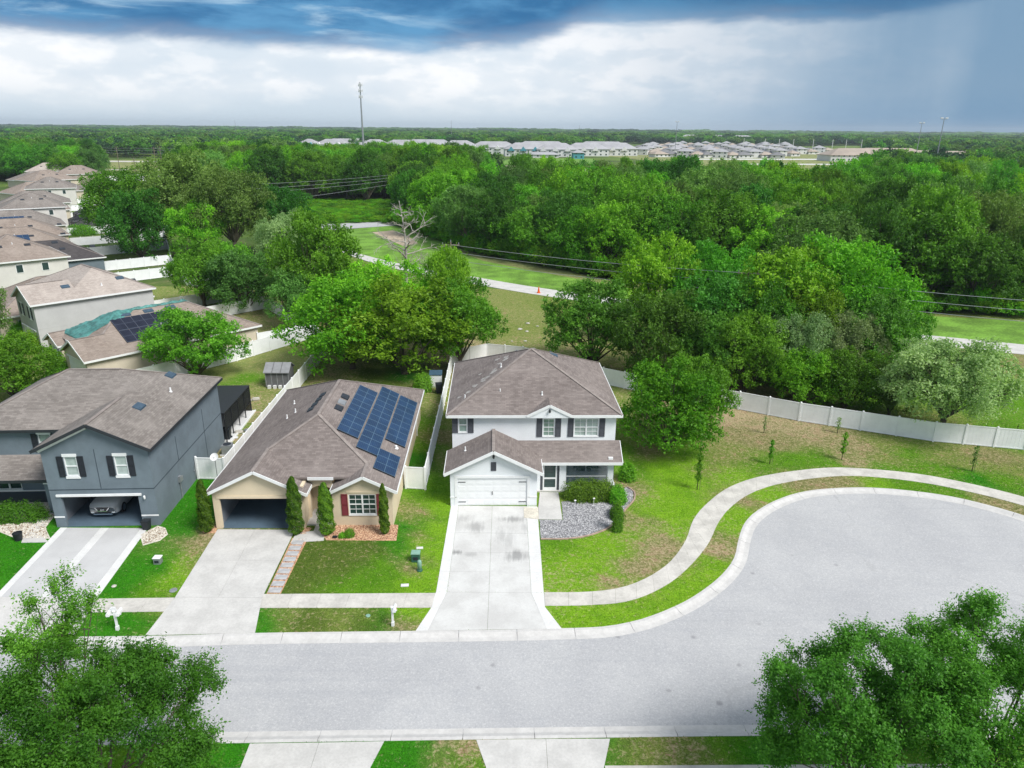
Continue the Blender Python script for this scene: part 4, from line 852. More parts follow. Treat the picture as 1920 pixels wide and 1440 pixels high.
# ------------------------------------------------ one storey house (tan) and its mirrored neighbour
def ranch_z(x, y): return min(2.7 + .5 * (x + .35), 2.7 + .5 * (11.95 - x), 5.78 - .5 * max(0, 5.9 - y), 5.78 - .5 * max(0, y - 13.3))
def ranch(label, loc, rz, wall, roof, shutter, open_door, mirror=False, accent='door_red', detail=True):
    R = thing('one_storey_house', label, 'house', loc, rz)
    if mirror: R.scale = (-1, 1, 1)
    t = .2; D = 19.05; G1 = 5.85; E0, E1 = G1, 7.65; FY = .3
    wb = MB(); wall_x(wb, 0, G1, 0, 2.65, 0, t, [(.42, 5.05, 0, 2.2)]); gable_wall(wb, .05, 5.8, 2.65, 4.05, 0, t)
    wall_x(wb, E1, 11.6, 0, 2.65, FY, FY + t, [(8.72, 10.52, .82, 2.33)]); gable_wall(wb, 7.9, 11.55, 2.65, 3.58, FY, FY + t)
    wb.box(0, t, t, D, 0, 2.7); wb.box(11.6 - t, 11.6, FY + t, D, 0, 2.7); wb.box(t, 11.6 - t, D - t, D, 0, 2.7)
    wb.box(G1 - t, G1, t, 2.6, 0, 3.0); wb.box(E1, E1 + t, FY + t, 2.6, 0, 2.65)
    wall_x(wb, G1, E1, 0, 3.1, 2.4, 2.6, [(6.25, 7.2, .12, 2.2)])
    # arch over the entry
    n = 10; xa, xb, zc = G1 + .12, E1 - .12, 2.35; pts = [(G1, 3.15), (G1, 2.2), (xa, 2.2)] + [(lerp(xa, xb, i / n), 2.2 + .32 * math.sin(math.pi * i / n)) for i in range(n + 1)] + [(xb, 2.2), (E1, 2.2), (E1, 3.15)]
    for i in range(n):
        a, b = lerp(xa, xb, i / n), lerp(xa, xb, (i + 1) / n); wb.extr([(a, 2.2 + .32 * math.sin(math.pi * i / n)), (b, 2.2 + .32 * math.sin(math.pi * (i + 1) / n)), (b, 3.12), (a, 3.12)], 'y', 1.22, 1.42)
    wb.box(G1, xa, 1.22, 1.42, 0, 2.65); wb.box(xb, E1, 1.22, 1.42, 0, 2.65)
    part('wall', wb, wall, R)
    part('entry_floor', MB().box(G1, E1, .35, 2.4, 0, .1), 'concrete', R); part('entry_mat', MB().box(6.35, 7.1, 1.8, 2.3, .1, .13), 'flower_red', R)
    part('front_door', MB().box(6.25, 7.2, 2.45, 2.5, .12, 2.2), accent, R)
    window(R, 9.62, 1.8, .82, 2.33, FY, 'glass_dark' if shutter == 'shutter_red' else 'glass_blind', shut=shutter, sw=.42, cols=2, grid=(2, 2))
    part('window_surround', MB().extr([(8.6 + i / 8 * 2.05, 2.42 + .2 * math.sin(math.pi * i / 8)) for i in range(9)] + [(10.65 - i / 8 * 2.05, 2.56 + .2 * math.sin(math.pi * (1 - i / 8))) for i in range(9)], 'y', FY - .035, FY - .002) if False else MB().box(8.6, 10.65, FY - .035, FY - .002, 2.45, 2.57), wall, R)
    part('garage_surround', MB().box(.25, 5.22, -.04, -.002, 2.23, 2.42), wall if wall != 'cream_stucco' else 'trim_white', R)
    if open_door:
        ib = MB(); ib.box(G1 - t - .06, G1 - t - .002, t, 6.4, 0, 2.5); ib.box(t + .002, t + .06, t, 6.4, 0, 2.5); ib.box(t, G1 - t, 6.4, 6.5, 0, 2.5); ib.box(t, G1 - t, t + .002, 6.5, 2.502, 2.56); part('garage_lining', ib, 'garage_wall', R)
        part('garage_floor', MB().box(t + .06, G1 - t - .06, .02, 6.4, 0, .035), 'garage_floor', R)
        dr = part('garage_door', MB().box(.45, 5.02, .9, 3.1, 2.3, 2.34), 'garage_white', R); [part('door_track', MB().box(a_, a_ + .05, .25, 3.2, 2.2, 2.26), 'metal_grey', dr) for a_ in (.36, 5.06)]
        part('door_jamb', MB().box(.38, .418, .01, .19, 0, 2.19), 'mulch_piece', R)
    else: garage_door(R, .42, 5.05, .02, 2.2, .03)
    A, B = (5.8, 5.9, 5.78), (5.8, 13.3, 5.78); rb = MB()
    slope(rb, [(-.35, .9, 2.7), (.8, .9, 3.28), A, B, (-.35, 19.45, 2.7)]); slope(rb, [(11.95, .9, 2.7), (10.8, .9, 3.28), A, B, (11.95, 19.45, 2.7)])
    slope(rb, [(.8, .9, 3.28), (10.8, .9, 3.28), A]); slope(rb, [(-.35, 19.45, 2.7), (11.95, 19.45, 2.7), B])
    r = part('roof', rb, roof, R)
    rb = MB(); gable_roof(rb, -.36, 6.2, 2.712, .5, -.35, 3.25); part('roof_gable', rb, roof, r); rb = MB(); gable_roof(rb, 7.62, 11.96, 2.712, .5, FY - .35, 2.1); part('roof_gable', rb, roof, r)
    cb = MB(); cap(cb, A, B); cap(cb, (2.95, 3.05, 4.36), A); cap(cb, (9.75, 1.95, 3.8), A); cap(cb, (-.35, 19.45, 2.7), B); cap(cb, (11.95, 19.45, 2.7), B); cap(cb, (2.92, -.35, 4.35), (2.92, 3.2, 4.35)); cap(cb, (9.79, -.05, 3.79), (9.79, 2.1, 3.79)); part('ridge_cap', cb, 'ridge_cap', r)
    fb = MB(); trim(fb, (-.38, -.35, 2.71), (2.92, -.35, 4.35), (0, -1)); trim(fb, (2.92, -.35, 4.35), (6.22, -.35, 2.71), (0, -1)); trim(fb, (7.6, FY - .35, 2.71), (9.79, FY - .35, 3.8), (0, -1)); trim(fb, (9.79, FY - .35, 3.8), (11.98, FY - .35, 2.71), (0, -1))
    trim(fb, (6.0, .9, 3.28), (7.7, .9, 3.28), (0, -1)); trim(fb, (-.36, -.35, 2.71), (-.36, 19.45, 2.71), (-1, 0)); trim(fb, (11.96, FY - .35, 2.71), (11.96, 19.45, 2.71), (1, 0)); trim(fb, (-.35, 19.45, 2.7), (11.95, 19.45, 2.7), (0, 1)); trim(fb, (6.2, -.35, 2.71), (6.2, 1.0, 2.71), (1, 0)); trim(fb, (7.62, FY - .35, 2.71), (7.62, 1.0, 2.71), (-1, 0))
    part('fascia', fb, 'trim_white', R)
    part('downspout', MB().box(11.62, 11.7, 15.2, 15.3, 0, 2.5), 'trim_white', R); part('downspout', MB().box(11.62, 11.7, 6.2, 6.3, 0, 2.5), 'trim_white', R)
    for (x, y) in ((3.1, 9.6), (2.6, 9.0), (2.2, 12.6)): pipe_vent(R, (x, y, ranch_z(x, y)))
    return R
def solar(parent, x_lo, x_hi, rows, side, mat_, z=ranch_z):
    """one column of panels lying along the slope; rows = list of y starts"""
    a = part('solar_array', MB().box(x_lo + .2, x_lo + .24, rows[0], rows[-1] + 1.0, z(x_lo + .22, 8) + .02, z(x_lo + .22, 8) + .08), 'metal_grey', parent)
    for y in rows:
        p = [(x_lo, y), (x_hi, y), (x_hi, y + 1.0), (x_lo, y + 1.0)]; q = [(u, v, z(u, 8) + .09) for u, v in p]
        o = part('solar_panel', MB().hexa(q + [(u, v, w + .04) for u, v, w in q]), mat_, a)
    part('skirt', MB().hexa([(x_lo, rows[0] - .05, z(x_lo, 8) + .03), (x_hi, rows[0] - .05, z(x_hi, 8) + .03), (x_hi, rows[0] - .015, z(x_hi, 8) + .03), (x_lo, rows[0] - .015, z(x_lo, 8) + .03), (x_lo, rows[0] - .05, z(x_lo, 8) + .12), (x_hi, rows[0] - .05, z(x_hi, 8) + .12), (x_hi, rows[0] - .015, z(x_hi, 8) + .12), (x_lo, rows[0] - .015, z(x_lo, 8) + .12)]), 'vent_black', a)
def pv_mat(name, a, b_, line, edge=True):
    m, N, b = base_mat(name); tc = N.node('ShaderNodeTexCoord'); sep = N.node('ShaderNodeSeparateXYZ'); N.l.new(tc.outputs['Generated'], sep.inputs[0])
    def grid_(v, n, w):
        f = N.math('FRACT', N.math('MULTIPLY', v, n)); return N.math('LESS_THAN', N.math('MINIMUM', f, N.math('SUBTRACT', 1.0, f)), w)
    cell = N.math('MAXIMUM', grid_(sep.outputs[0], 12, .05), grid_(sep.outputs[1], 6, .035)); mid = N.math('LESS_THAN', N.math('ABSOLUTE', N.math('SUBTRACT', sep.outputs[0], .5)), .012)
    ed = N.math('MAXIMUM', N.math('GREATER_THAN', N.math('ABSOLUTE', N.math('SUBTRACT', sep.outputs[0], .5)), .488), N.math('GREATER_THAN', N.math('ABSOLUTE', N.math('SUBTRACT', sep.outputs[1], .5)), .48))
    n = N.noise(tc.outputs['Object'], .8, 3); c = N.mix(N.ramp(n, .35, .65), a, b_); c = N.mix(N.math('MULTIPLY', cell, .35), c, line); c = N.mix(N.math('MAXIMUM', N.math('MULTIPLY', mid, .8), ed), c, line)
    N.l.new(c, b.inputs['Base Color']); b.inputs['Roughness'].default_value = .28; b.inputs['Specular IOR Level'].default_value = .25
pv_mat('pv_blue', (0.006, 0.026, 0.075), (0.010, 0.038, 0.105), (0.11, 0.19, 0.27)); pv_mat('pv_black', (0.008, 0.010, 0.022), (0.014, 0.016, 0.032), (0.10, 0.12, 0.17))
TAN = ranch('tan one storey house with blue solar panels, red shutters and an open garage', (-19.42, 41.6, 0), RZ, 'tan_stucco', 'shingle_brown', 'shutter_red', True)
solar(TAN, 7.32, 8.72, [4.72 + 1.025 * k for k in range(9)], 1, 'pv_blue'); solar(TAN, 8.84, 10.24, [3.42 + 1.025 * k for k in range(12)], 1, 'pv_blue')
solar(TAN, 10.36, 11.76, [6.5 + 1.01 * k for k in range(9)], 1, 'pv_blue'); solar(TAN, 10.25, 11.65, [1.6 + 1.01 * k for k in range(3)], 1, 'pv_blue')
for k, (x, y) in enumerate(((4.95, 10.9), (4.85, 10.0), (4.75, 9.1), (4.65, 8.2))): roof_vent(TAN, (x, y, ranch_z(x, y)), 'y', 'vent_black', .7, .45, .5, 'y', -1)
for k, (x, y) in enumerate(((6.75, 10.6), (6.75, 9.4), (6.75, 8.2))): roof_vent(TAN, (x, y, ranch_z(x, y)), 'y', ('vent_black', 'metal_grey', 'vent_black')[k], .85, .55, .5, 'y', 1)
pipe_vent(TAN, (11.2, 5.9, ranch_z(11.2, 5.9)), r=.09, h=.22)
H4 = ranch('cream one storey house with a teal tarp over its ridge and black solar panels', (-42.9, 69.0, 0), math.radians(-40.4), 'cream_stucco', 'shingle_tan', 'shutter_grey', False, True, 'shutter_grey')
solar(H4, 1.0, 2.75, [4.6 + 1.05 * k for k in range(7)], 1, 'pv_black'); solar(H4, 2.85, 4.6, [4.6 + 1.05 * k for k in range(7)], 1, 'pv_black')
for (x, y) in ((5.1, 11.4), (5.1, 8.9), (5.1, 6.4)): roof_vent(H4, (x, y, ranch_z(x, y)), 'y', 'vent_blue', 1.1, .5, .5, 'y', -1)
def tarp():
    nx, ny = 30, 90; v = []; f = []; from mathutils import noise as mn
    for j in range(ny + 1):
        y = 1.4 + 12.6 * j / ny
        wv = 1.0 if y < 5 else lerp(1.0, .34, min(1, (y - 5) / 2.5)); cx = lerp(7.6, 6.5, min(1, max(0, (y - 3) / 4)))
        for i in range(nx + 1):
            x = cx + (i / nx - .5) * 5.6 * wv * (1 + .10 * mn.noise(Vector((0, y * 1.3, 3 + (i > 15))))) ; q = Vector((x * .9, y * .7, 0))
            edge = min(i, nx - i, j, ny - j) / 2.0
            h = .06 + .22 * abs(mn.noise(q * 1.1)) + .14 * abs(mn.noise(Vector((x * 2.6 + y * 1.4, y * .8 - x, 5)))) + .35 * max(0, mn.noise(Vector((y * .5, 1, 0)))) * min(1, edge / 4)
            v.append((x, y, max(ranch_z(x, y), 2.7) + h * min(1, .25 + edge * .5)))
    for j in range(ny):
        for i in range(nx): a = j * (nx + 1) + i; f.append((a, a + 1, a + nx + 2, a + nx + 1))
    me = bpy.data.meshes.new('tarp'); me.from_pydata(v, [], f); me.materials.append(MATS['tarp']); me.polygons.foreach_set('use_smooth', [True] * len(f)); me.update()
    o = link('tarp', me, None, label='crumpled teal tarpaulin over the roof ridge of the cream house', category='tarp'); o.matrix_world = Matrix.Translation(H4.location) @ Matrix.Rotation(H4.rotation_euler.z, 4, 'Z') @ Matrix.Diagonal((-1, 1, 1, 1))
    s = o.modifiers.new('solid', 'SOLIDIFY'); s.thickness = .02
tarp()

# ------------------------------------------------ two storey house with a garage wing (blue grey) and relatives
def wing_house(label, loc, rz, wall, roof, trimm, shutter, open_door, base2=None, white_rake=True, pitch=.48, simple=False):
    R = thing('two_storey_house', label, 'house', loc, rz); t = .2; W = 6.65; BL = -6.95; BY = 3.4; D = 13.3; ZE = 5.7
    wb = MB(); gd = (.65, 5.55, 0, 2.25)
    wall_x(wb, 0, W, 0, ZE, 0, t, [gd, (1.34, 2.14, 3.72, 5.1), (4.46, 5.26, 3.72, 5.1)]); gable_wall(wb, .05, W - .05, ZE, ZE + 1.58, 0, t)
    wb.box(0, t, t, BY + t, 0, ZE); wb.box(W - t, W, t, D, 0, ZE)
    wall_x(wb, BL, 0, 0, ZE, BY, BY + t, [(-2.1, -1.25, 4.0, 5.25), (-6.3, -5.45, 3.7, 5.1), (-5.6, -3.9, 1.1, 2.2), (-1.7, -.8, .1, 2.2)])
    wb.box(BL, BL + t, BY + t, D, 0, ZE); wb.box(BL + t, W - t, D - t, D, 0, ZE); wb.box(BL + t, W - t, BY + t + .01, D - t, 2.9, 3.0)
    part('wall', wb, wall, R)
    jb = MB(); jb.box(-.012, W + .012, -.012, -.001, 2.72, 2.78)
    jb.box(W + .001, W + .012, -.012, D, 2.72, 2.78)
    for yy in (4.2, 9.4): jb.box(W + .001, W + .012, yy, yy + .05, .1 if yy > 9 else 2.8, 2.7 if yy > 99 else 4.6)
    for xx in (3.3,): jb.box(xx, xx + .04, -.01, -.001, 2.8, 5.6)
    part('control_joint', jb, base2 or wall, R)
    tb = MB(); tb.box(.4, 5.8, -.09, -.002, 2.27, 2.42); tb.box(-.02, .64, -.03, -.002, .72, .82); tb.box(5.56, W + .02, -.03, -.002, .72, .82); part('garage_surround', tb, 'trim_white', R)
    for xc in (1.74, 4.86): window(R, xc, .8, 3.72, 5.1, 0, 'glass_pale', shut=shutter, sw=.38, casing=.2)
    window(R, -1.67, .85, 4.0, 5.25, BY, 'glass_blind', shut=shutter, sw=.38, casing=.12); window(R, -5.87, .85, 3.7, 5.1, BY, 'glass_dark', sill=True)
    window(R, -4.75, 1.7, 1.1, 2.2, BY, 'glass_dark', cols=2)
    part('front_door', MB().box(-1.7, -.8, BY + .06, BY + .12, .1, 2.2), 'glass_dark', R)
    # porch on the left
    pb = MB(); pb.box(-1.35, -.85, 1.75, 2.15, 0, 2.5); pb.box(-6.9, -6.5, 1.75, 2.15, 0, 2.5); pb.box(-6.95, -.02, 1.75, 2.15, 2.502, 2.75); part('porch_frame', pb, wall, R)
    part('porch_band', MB().box(-1.38, -.82, 1.72, 2.18, 2.3, 2.4).box(-6.9, -.002, BY - .04, BY - .002, .95, 1.04), 'trim_white', R)
    part('porch_base', MB().box(-6.9, -1.8, BY - .02, BY - .001, 0, .95), base2 or wall, R)
    part('porch_floor', MB().box(-6.95, -.02, 1.7, BY, 0, .08), 'concrete', R)
    rb = MB(); slope(rb, [(-7.3, 1.45, 2.75), (-.03, 1.45, 2.75), (-.03, BY - .01, 3.75), (-7.3, BY - .01, 3.75)]); part('porch_roof', rb, roof, R)
    if open_door:
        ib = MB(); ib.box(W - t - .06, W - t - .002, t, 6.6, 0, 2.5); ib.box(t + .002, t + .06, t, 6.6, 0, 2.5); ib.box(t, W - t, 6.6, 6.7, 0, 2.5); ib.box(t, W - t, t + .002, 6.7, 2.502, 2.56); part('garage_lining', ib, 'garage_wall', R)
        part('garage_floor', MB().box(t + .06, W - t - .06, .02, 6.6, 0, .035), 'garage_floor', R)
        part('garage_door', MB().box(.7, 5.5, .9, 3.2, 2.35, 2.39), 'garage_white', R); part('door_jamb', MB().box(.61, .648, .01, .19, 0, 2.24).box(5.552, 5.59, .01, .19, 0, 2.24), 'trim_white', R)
    else: garage_door(R, .65, 5.55, .02, 2.25, .03)
    r0 = MB(); zr = gable_roof(r0, -.35, W + .35, ZE, pitch, -.38, BY + 1.6); 
    y0, y1 = BY - .35, D + .35; h = (y1 - y0) / 2; zr2 = ZE + .004 + h * pitch; a, b = (BL - .35 + h, (y0 + y1) / 2, zr2), (W + .34 - h, (y0 + y1) / 2, zr2); c = [(BL - .35, y0, ZE + .004), (W + .34, y0, ZE + .004), (W + .34, y1, ZE + .004), (BL - .35, y1, ZE + .004)]
    rb = MB(); slope(rb, [c[0], c[1], b, a]); slope(rb, [c[1], c[2], b]); slope(rb, [c[2], c[3], a, b]); slope(rb, [c[3], c[0], a]); r = part('roof', rb, roof, R)
    part('roof_gable', r0, roof, r)
    cb = MB(); cap(cb, a, b); cap(cb, c[0], a); cap(cb, c[3], a); cap(cb, c[2], b); part('ridge_cap', cb, 'ridge_cap', r); cb = MB(); cap(cb, (W / 2, -.38, zr), (W / 2, BY + 1.0, zr)); part('ridge_cap', cb, 'ridge_cap', r)
    fb = MB(); trim(fb, (-.37, -.38, ZE), (W / 2, -.38, zr), (0, -1)); trim(fb, (W / 2, -.38, zr), (W + .37, -.38, ZE), (0, -1)); trim(fb, (W + .35, -.38, ZE), (W + .35, y1, ZE), (1, 0)); trim(fb, (-.35, -.38, ZE), (-.35, y0, ZE), (-1, 0))
    trim(fb, (BL - .35, y0, ZE), (-.3, y0, ZE), (0, -1)); trim(fb, (BL - .35, y0, ZE), (BL - .35, y1, ZE), (-1, 0)); trim(fb, (-7.3, 1.45, 2.75), (-.03, 1.45, 2.75), (0, -1)); part('fascia', fb, trimm, R)
    if white_rake: rk = MB(); trim(rk, (-.10, -.05, ZE - .13), (W / 2 - .2, -.05, zr - .30), (0, -1), .16); part('rake_board', rk, 'trim_white', R)
    for (x, y) in ((4.6, 4.2), (4.3, 10.5)): roof_vent(R, (x, y, (zr if y < 6 else zr2 - .2) - pitch * (x - W / 2 if y < 6 else 0) + .0 if y < 6 else min(ZE + pitch * (W + .35 - x), ZE + pitch * (y1 - y))), 'y', 'vent_blue', 1.0 if False else .95, .55, pitch, 'y', 1)
    pipe_vent(R, (5.2, 8.0, ZE + pitch * (W + .35 - 5.2)), r=.07)
    return R
GREY = wing_house('slate blue two storey house with its garage open and black shutters', (-29.95, 41.6, 0), math.radians(3.2), 'blue_stucco', 'shingle_grey', 'trim_dark', 'shutter_black', True, 'blue_stucco_dark')
m4 = Matrix.Translation(GREY.location) @ Matrix.Rotation(math.radians(3.2), 4, 'Z')
# electricity meter on the side wall, conduit
part('meter_box', MB().box(6.66, 6.82, 3.6, 3.9, 1.3, 1.75), 'metal_grey', GREY); part('meter_box', MB().box(6.66, 6.78, 4.0, 4.2, 1.25, 1.6), 'metal_grey', GREY); part('conduit', MB().tube([(6.72, 3.75, 0), (6.72, 3.75, 1.3)], .03, 6).tube([(6.72, 6.5, .3), (6.72, 6.5, 1.3)], .025, 6).tube([(6.72, 6.3, .9), (6.72, 6.9, .9)], .025, 6), 'metal_grey', GREY); part('wall_lamp', MB().lathe([(.05, 0), (.07, .1), (.07, .2), (.02, .25)], 8, (6.0, -.12, 2.05)), 'trim_white', GREY)
# screen enclosure behind
C = thing('screen_enclosure', 'dark framed screened patio enclosure behind the slate blue house', 'screen enclosure', m4 @ Vector((.2, 13.32, 0)), math.radians(3.2))
part('roof', MB().hexa([(0, 0, 2.6), (6.7, 0, 2.6), (6.7, 7.2, 2.5), (0, 7.2, 2.5), (0, 0, 2.7), (6.7, 0, 2.7), (6.7, 7.2, 2.6), (0, 7.2, 2.6)]), 'cage_dark', C)
fb = MB()
for y in (0.03, 1.8, 3.6, 5.4, 7.15): fb.box(6.6, 6.68, y - .03, y + .03, 0, 2.58)
for x in (.05, 2.2, 4.4): fb.box(x - .03, x + .03, 7.1, 7.16, 0, 2.5)
part('frame', fb, 'cage_dark', C)
part('rail', MB().box(6.61, 6.67, .06, 7.1, .95, 1.0), 'cage_dark', C)
mm, N, b = base_mat('dark_screen'); b.inputs['Base Color'].default_value = (0.012, 0.014, 0.016, 1); b.inputs['Alpha'].default_value = .72; b.inputs['Roughness'].default_value = .7
part('screen', MB().box(6.63, 6.64, .06, 7.1, 1.0, 2.55), 'dark_screen', C); part('screen', MB().box(0, 6.6, 7.12, 7.13, 0, 2.5), 'dark_screen', C)
part('floor', MB().box(0, 6.9, 0, 7.3, 0, .1), 'concrete_white', C); part('floor_edge', MB().box(6.9, 7.0, 0, 7.3, 0, .14), 'trim_white', C)
wing_house('grey two storey house with a pinkish roof, behind the cream house with the tarp', (-59.8, 85.0, 0), math.radians(-42.5), 'grey_stucco', 'shingle_pink', 'trim_white', 'shutter_black', False, None, False)
# ---- the row running away on the left
def hip_house(label, loc, rz, W, D, H, wall, roof, nv=2, pitch=.5, group='houses in the row at the left edge'):
    """rear and side of a row house: walls, hip roof, fascia, windows in the side wall"""
    R = thing('row_house', label, 'house', loc, rz, group); t = .2; e = .4
    wb = MB(); wb.box(0, W, 0, t, 0, H); wb.box(0, W, D - t, D, 0, H); wb.box(0, t, t, D - t, 0, H); wb.box(W - t, W, t, D - t, 0, H); part('wall', wb, wall, R)
    h = (W + 2 * e) / 2 if W < D else (D + 2 * e) / 2; z = H + h * pitch; c = [(-e, -e, H), (W + e, -e, H), (W + e, D + e, H), (-e, D + e, H)]
    a, b = ((W / 2, -e + h, z), (W / 2, D + e - h, z)) if W < D else ((-e + h, D / 2, z), (W + e - h, D / 2, z))
    rb = MB()
    if W < D: slope(rb, [c[0], c[1], a]); slope(rb, [c[1], c[2], b, a]); slope(rb, [c[2], c[3], b]); slope(rb, [c[3], c[0], a, b])
    else: slope(rb, [c[0], c[1], b, a]); slope(rb, [c[1], c[2], b]); slope(rb, [c[2], c[3], a, b]); slope(rb, [c[3], c[0], a])
    r = part('roof', rb, roof, R)
    cb = MB(); cap(cb, a, b); [cap(cb, c[i], (a, a, b, b)[i] if W < D else (a, b, b, a)[i]) for i in range(4)]; part('ridge_cap', cb, 'ridge_cap', r)
    fb = MB(); [trim(fb, c[i], c[(i + 1) % 4], ((0, -1), (1, 0), (0, 1), (-1, 0))[i]) for i in range(4)]; part('fascia', fb, 'trim_white', R)
    for k in range(nv):
        x = W / 2 + h * .45; y = D * (.35 + .3 * k); roof_vent(R, (x, y, z - pitch * (x - W / 2)), 'y', 'vent_black', .9, .5, pitch, 'y', 1)
    for k in range(3 if H > 4 else 2):
        y = 2.5 + k * (D - 5) / 2.2; z0 = H - 1.9
        o = part('window', MB().box(W + .002, W + .05, y - .5, y + .5, z0, z0 + 1.3), 'trim_white', R); part('pane', MB().box(W + .052, W + .06, y - .42, y + .42, z0 + .08, z0 + 1.22), 'glass_dark', o)
    pipe_vent(R, (W * .7, D * .5, z - pitch * W * .2)); return R
ROW = [((-50.5, 98.5), 46, 18, 12.5, 2.8, 'cream_stucco', 'shingle_tan'), ((-71.0, 114.6), 44, 12.6, 12.5, 5.5, 'pale_stucco', 'shingle_tan'), ((-74.0, 130.0), 42, 11, 16, 2.8, 'blue_stucco', 'shingle_black'),
       ((-87.5, 144.0), 40, 12.5, 18, 2.8, 'cream_stucco', 'shingle_tan'), ((-97, 158.5), 38, 12.5, 18, 2.8, 'tan_stucco', 'shingle_tan'), ((-107, 174.5), 36, 12.5, 19, 2.8, 'cream_stucco', 'shingle_grey'), ((-115, 189), 35, 12.6, 13.5, 5.5, 'pale_stucco', 'shingle_grey'),
       ((-125.5, 208), 34, 12.5, 18, 2.8, 'cream_stucco', 'shingle_tan'), ((-137, 228), 32, 12.5, 18, 2.8, 'pale_stucco', 'shingle_grey'), ((-147, 249), 30, 12.5, 14, 5.5, 'pale_stucco', 'shingle_grey'), ((-157, 272), 29, 12.5, 18, 2.8, 'cream_stucco', 'shingle_grey'),
       ((-166, 297), 28, 12.5, 17, 2.8, 'cream_stucco', 'shingle_tan'), ((-180, 325), 27, 13, 17, 5.5, 'cream_stucco', 'shingle_tan'), ((-205, 345), 24, 13, 17, 5.5, 'pale_stucco', 'shingle_pink')]
ORD = 'third fourth fifth sixth seventh eighth ninth tenth eleventh twelfth thirteenth fourteenth fifteenth sixteenth'.split()
DESC = {'cream_stucco': 'cream', 'pale_stucco': 'white', 'blue_stucco': 'blue grey', 'tan_stucco': 'tan'}; RD = {'shingle_tan': 'light brown', 'shingle_black': 'black', 'shingle_grey': 'grey', 'shingle_pink': 'pinkish'}
for i, ((x, y), deg, W, D, H, wl, rf) in enumerate(ROW):
    rz = math.radians(deg - 90); 
    # (x, y) is the rear right corner; walk back to the front left one
    if W > D: W, D = D, W
    o = Vector((x, y, 0)) - Matrix.Rotation(rz, 3, 'Z') @ Vector((W, D, 0))
    R = hip_house('%s house with %s roof, %s house back in the row at the left edge' % (DESC[wl], RD[rf], ORD[i]), o, rz, W, D, H, wl, rf, nv=3 if i < 5 else 2)
    if i in (3, 5): solar(R, W - 3.6 + (0), W - 1.9, [5 + 1.05 * k for k in range(6)], 1, 'pv_blue', z=lambda u, v, W=W, H=H: H + .5 * (W + .4 - u))

# ------------------------------------------------ fences
def fence(label, pts, h=1.8, gate=None, name='fence', group=None):
    R = thing(name, label, 'fence' if name == 'fence' else 'gate', (*pts[0], 0), 0, group); o = Vector(pts[0]); pm = {}
    for i in range(len(pts) - 1):
        a, b = Vector(pts[i]) - o, Vector(pts[i + 1]) - o; L = (b - a).length; n = max(1, round(L / 2.4)); d = (b - a) / n; ang = math.atan2(d.y, d.x); l = d.length
        pbm = MB().box(.07, l - .07, -.018, .018, .08, h - .1); pbm.box(.06, l - .06, -.035, .035, h - .1, h - .02); pbm.box(.06, l - .06, -.035, .035, .04, .14)
        for k in range(1, int(l / .3)): pbm.box(k * .3 - .006, k * .3 + .006, -.024, .024, .141, h - .101)
        me = pbm.mesh('panel', 'vinyl')
        post = pm.setdefault('post', MB().box(-.065, .065, -.065, .065, 0, h + .02).lathe([(.1, h + .02), (.1, h + .05), (.01, h + .11)], 4).mesh('post', 'vinyl'))
        for k in range(n): p = a + d * k; link('panel', me, R, (p.x, p.y, 0), ang); link('post', post, R, (p.x, p.y, 0), ang)
    p = Vector(pts[-1]) - o; link('post', post, R, (p.x, p.y, 0), ang); return R
fence('white vinyl fence between the slate blue and the tan house gardens', [(-21.45, 48.6), (-21.6, 62), (-21.8, 81.4)])
fence('white vinyl fence between the tan house and the white house', [(-6.3, 47.3), (-6.45, 62), (-6.7, 76.8)])
fence('white vinyl fence behind the white house, curving off under the oaks', [(-6.7, 76.8), (-2.9, 79.6), (1.2, 78.4), (5.0, 74.9), (9.5, 71.0), (15.5, 67.0), (21.6, 64.0), (26.3, 61.2), (31, 59.1), (36.2, 56.8), (43, 55.2), (50, 53.8), (58, 53)])
fence('white vinyl fence closing the garden behind the slate blue house', [(-21.8, 81.4), (-25.0, 87.9), (-31.2, 77.8), (-38.5, 68.8), (-40.3, 66.8)])
fence('short white gate panel beside the slate blue house wall', [(-23.55, 48.7), (-21.45, 48.6)], name='fence_gate'); fence('short white gate panel between the tan house and the fence', [(-7.75, 47.45), (-6.3, 47.3)], name='fence_gate')
fence('white garden fence running along the rear of the cream tarp house', [(-30.6, 83.3), (-25.0, 87.9)])
fence('white vinyl fence behind the row, from the cream house to the road', [(-25, 87.9), (-36, 103), (-45, 113), (-54.5, 119), (-64.6, 136), (-74.4, 156), (-84.6, 176), (-94, 198), (-104, 222), (-114, 246), (-126, 275), (-140, 305)])
BACK = [(-25, 87.9), (-36, 103), (-45, 113), (-54.5, 119), (-64.6, 136), (-74.4, 156), (-84.6, 176), (-94, 198), (-104, 222), (-114, 246), (-126, 275), (-140, 305)]
SIDE = [((-46.0, 90.2), 48), ((-50.5, 98.5), 46)] + [(q[0], q[1]) for q in ROW[1:12]]
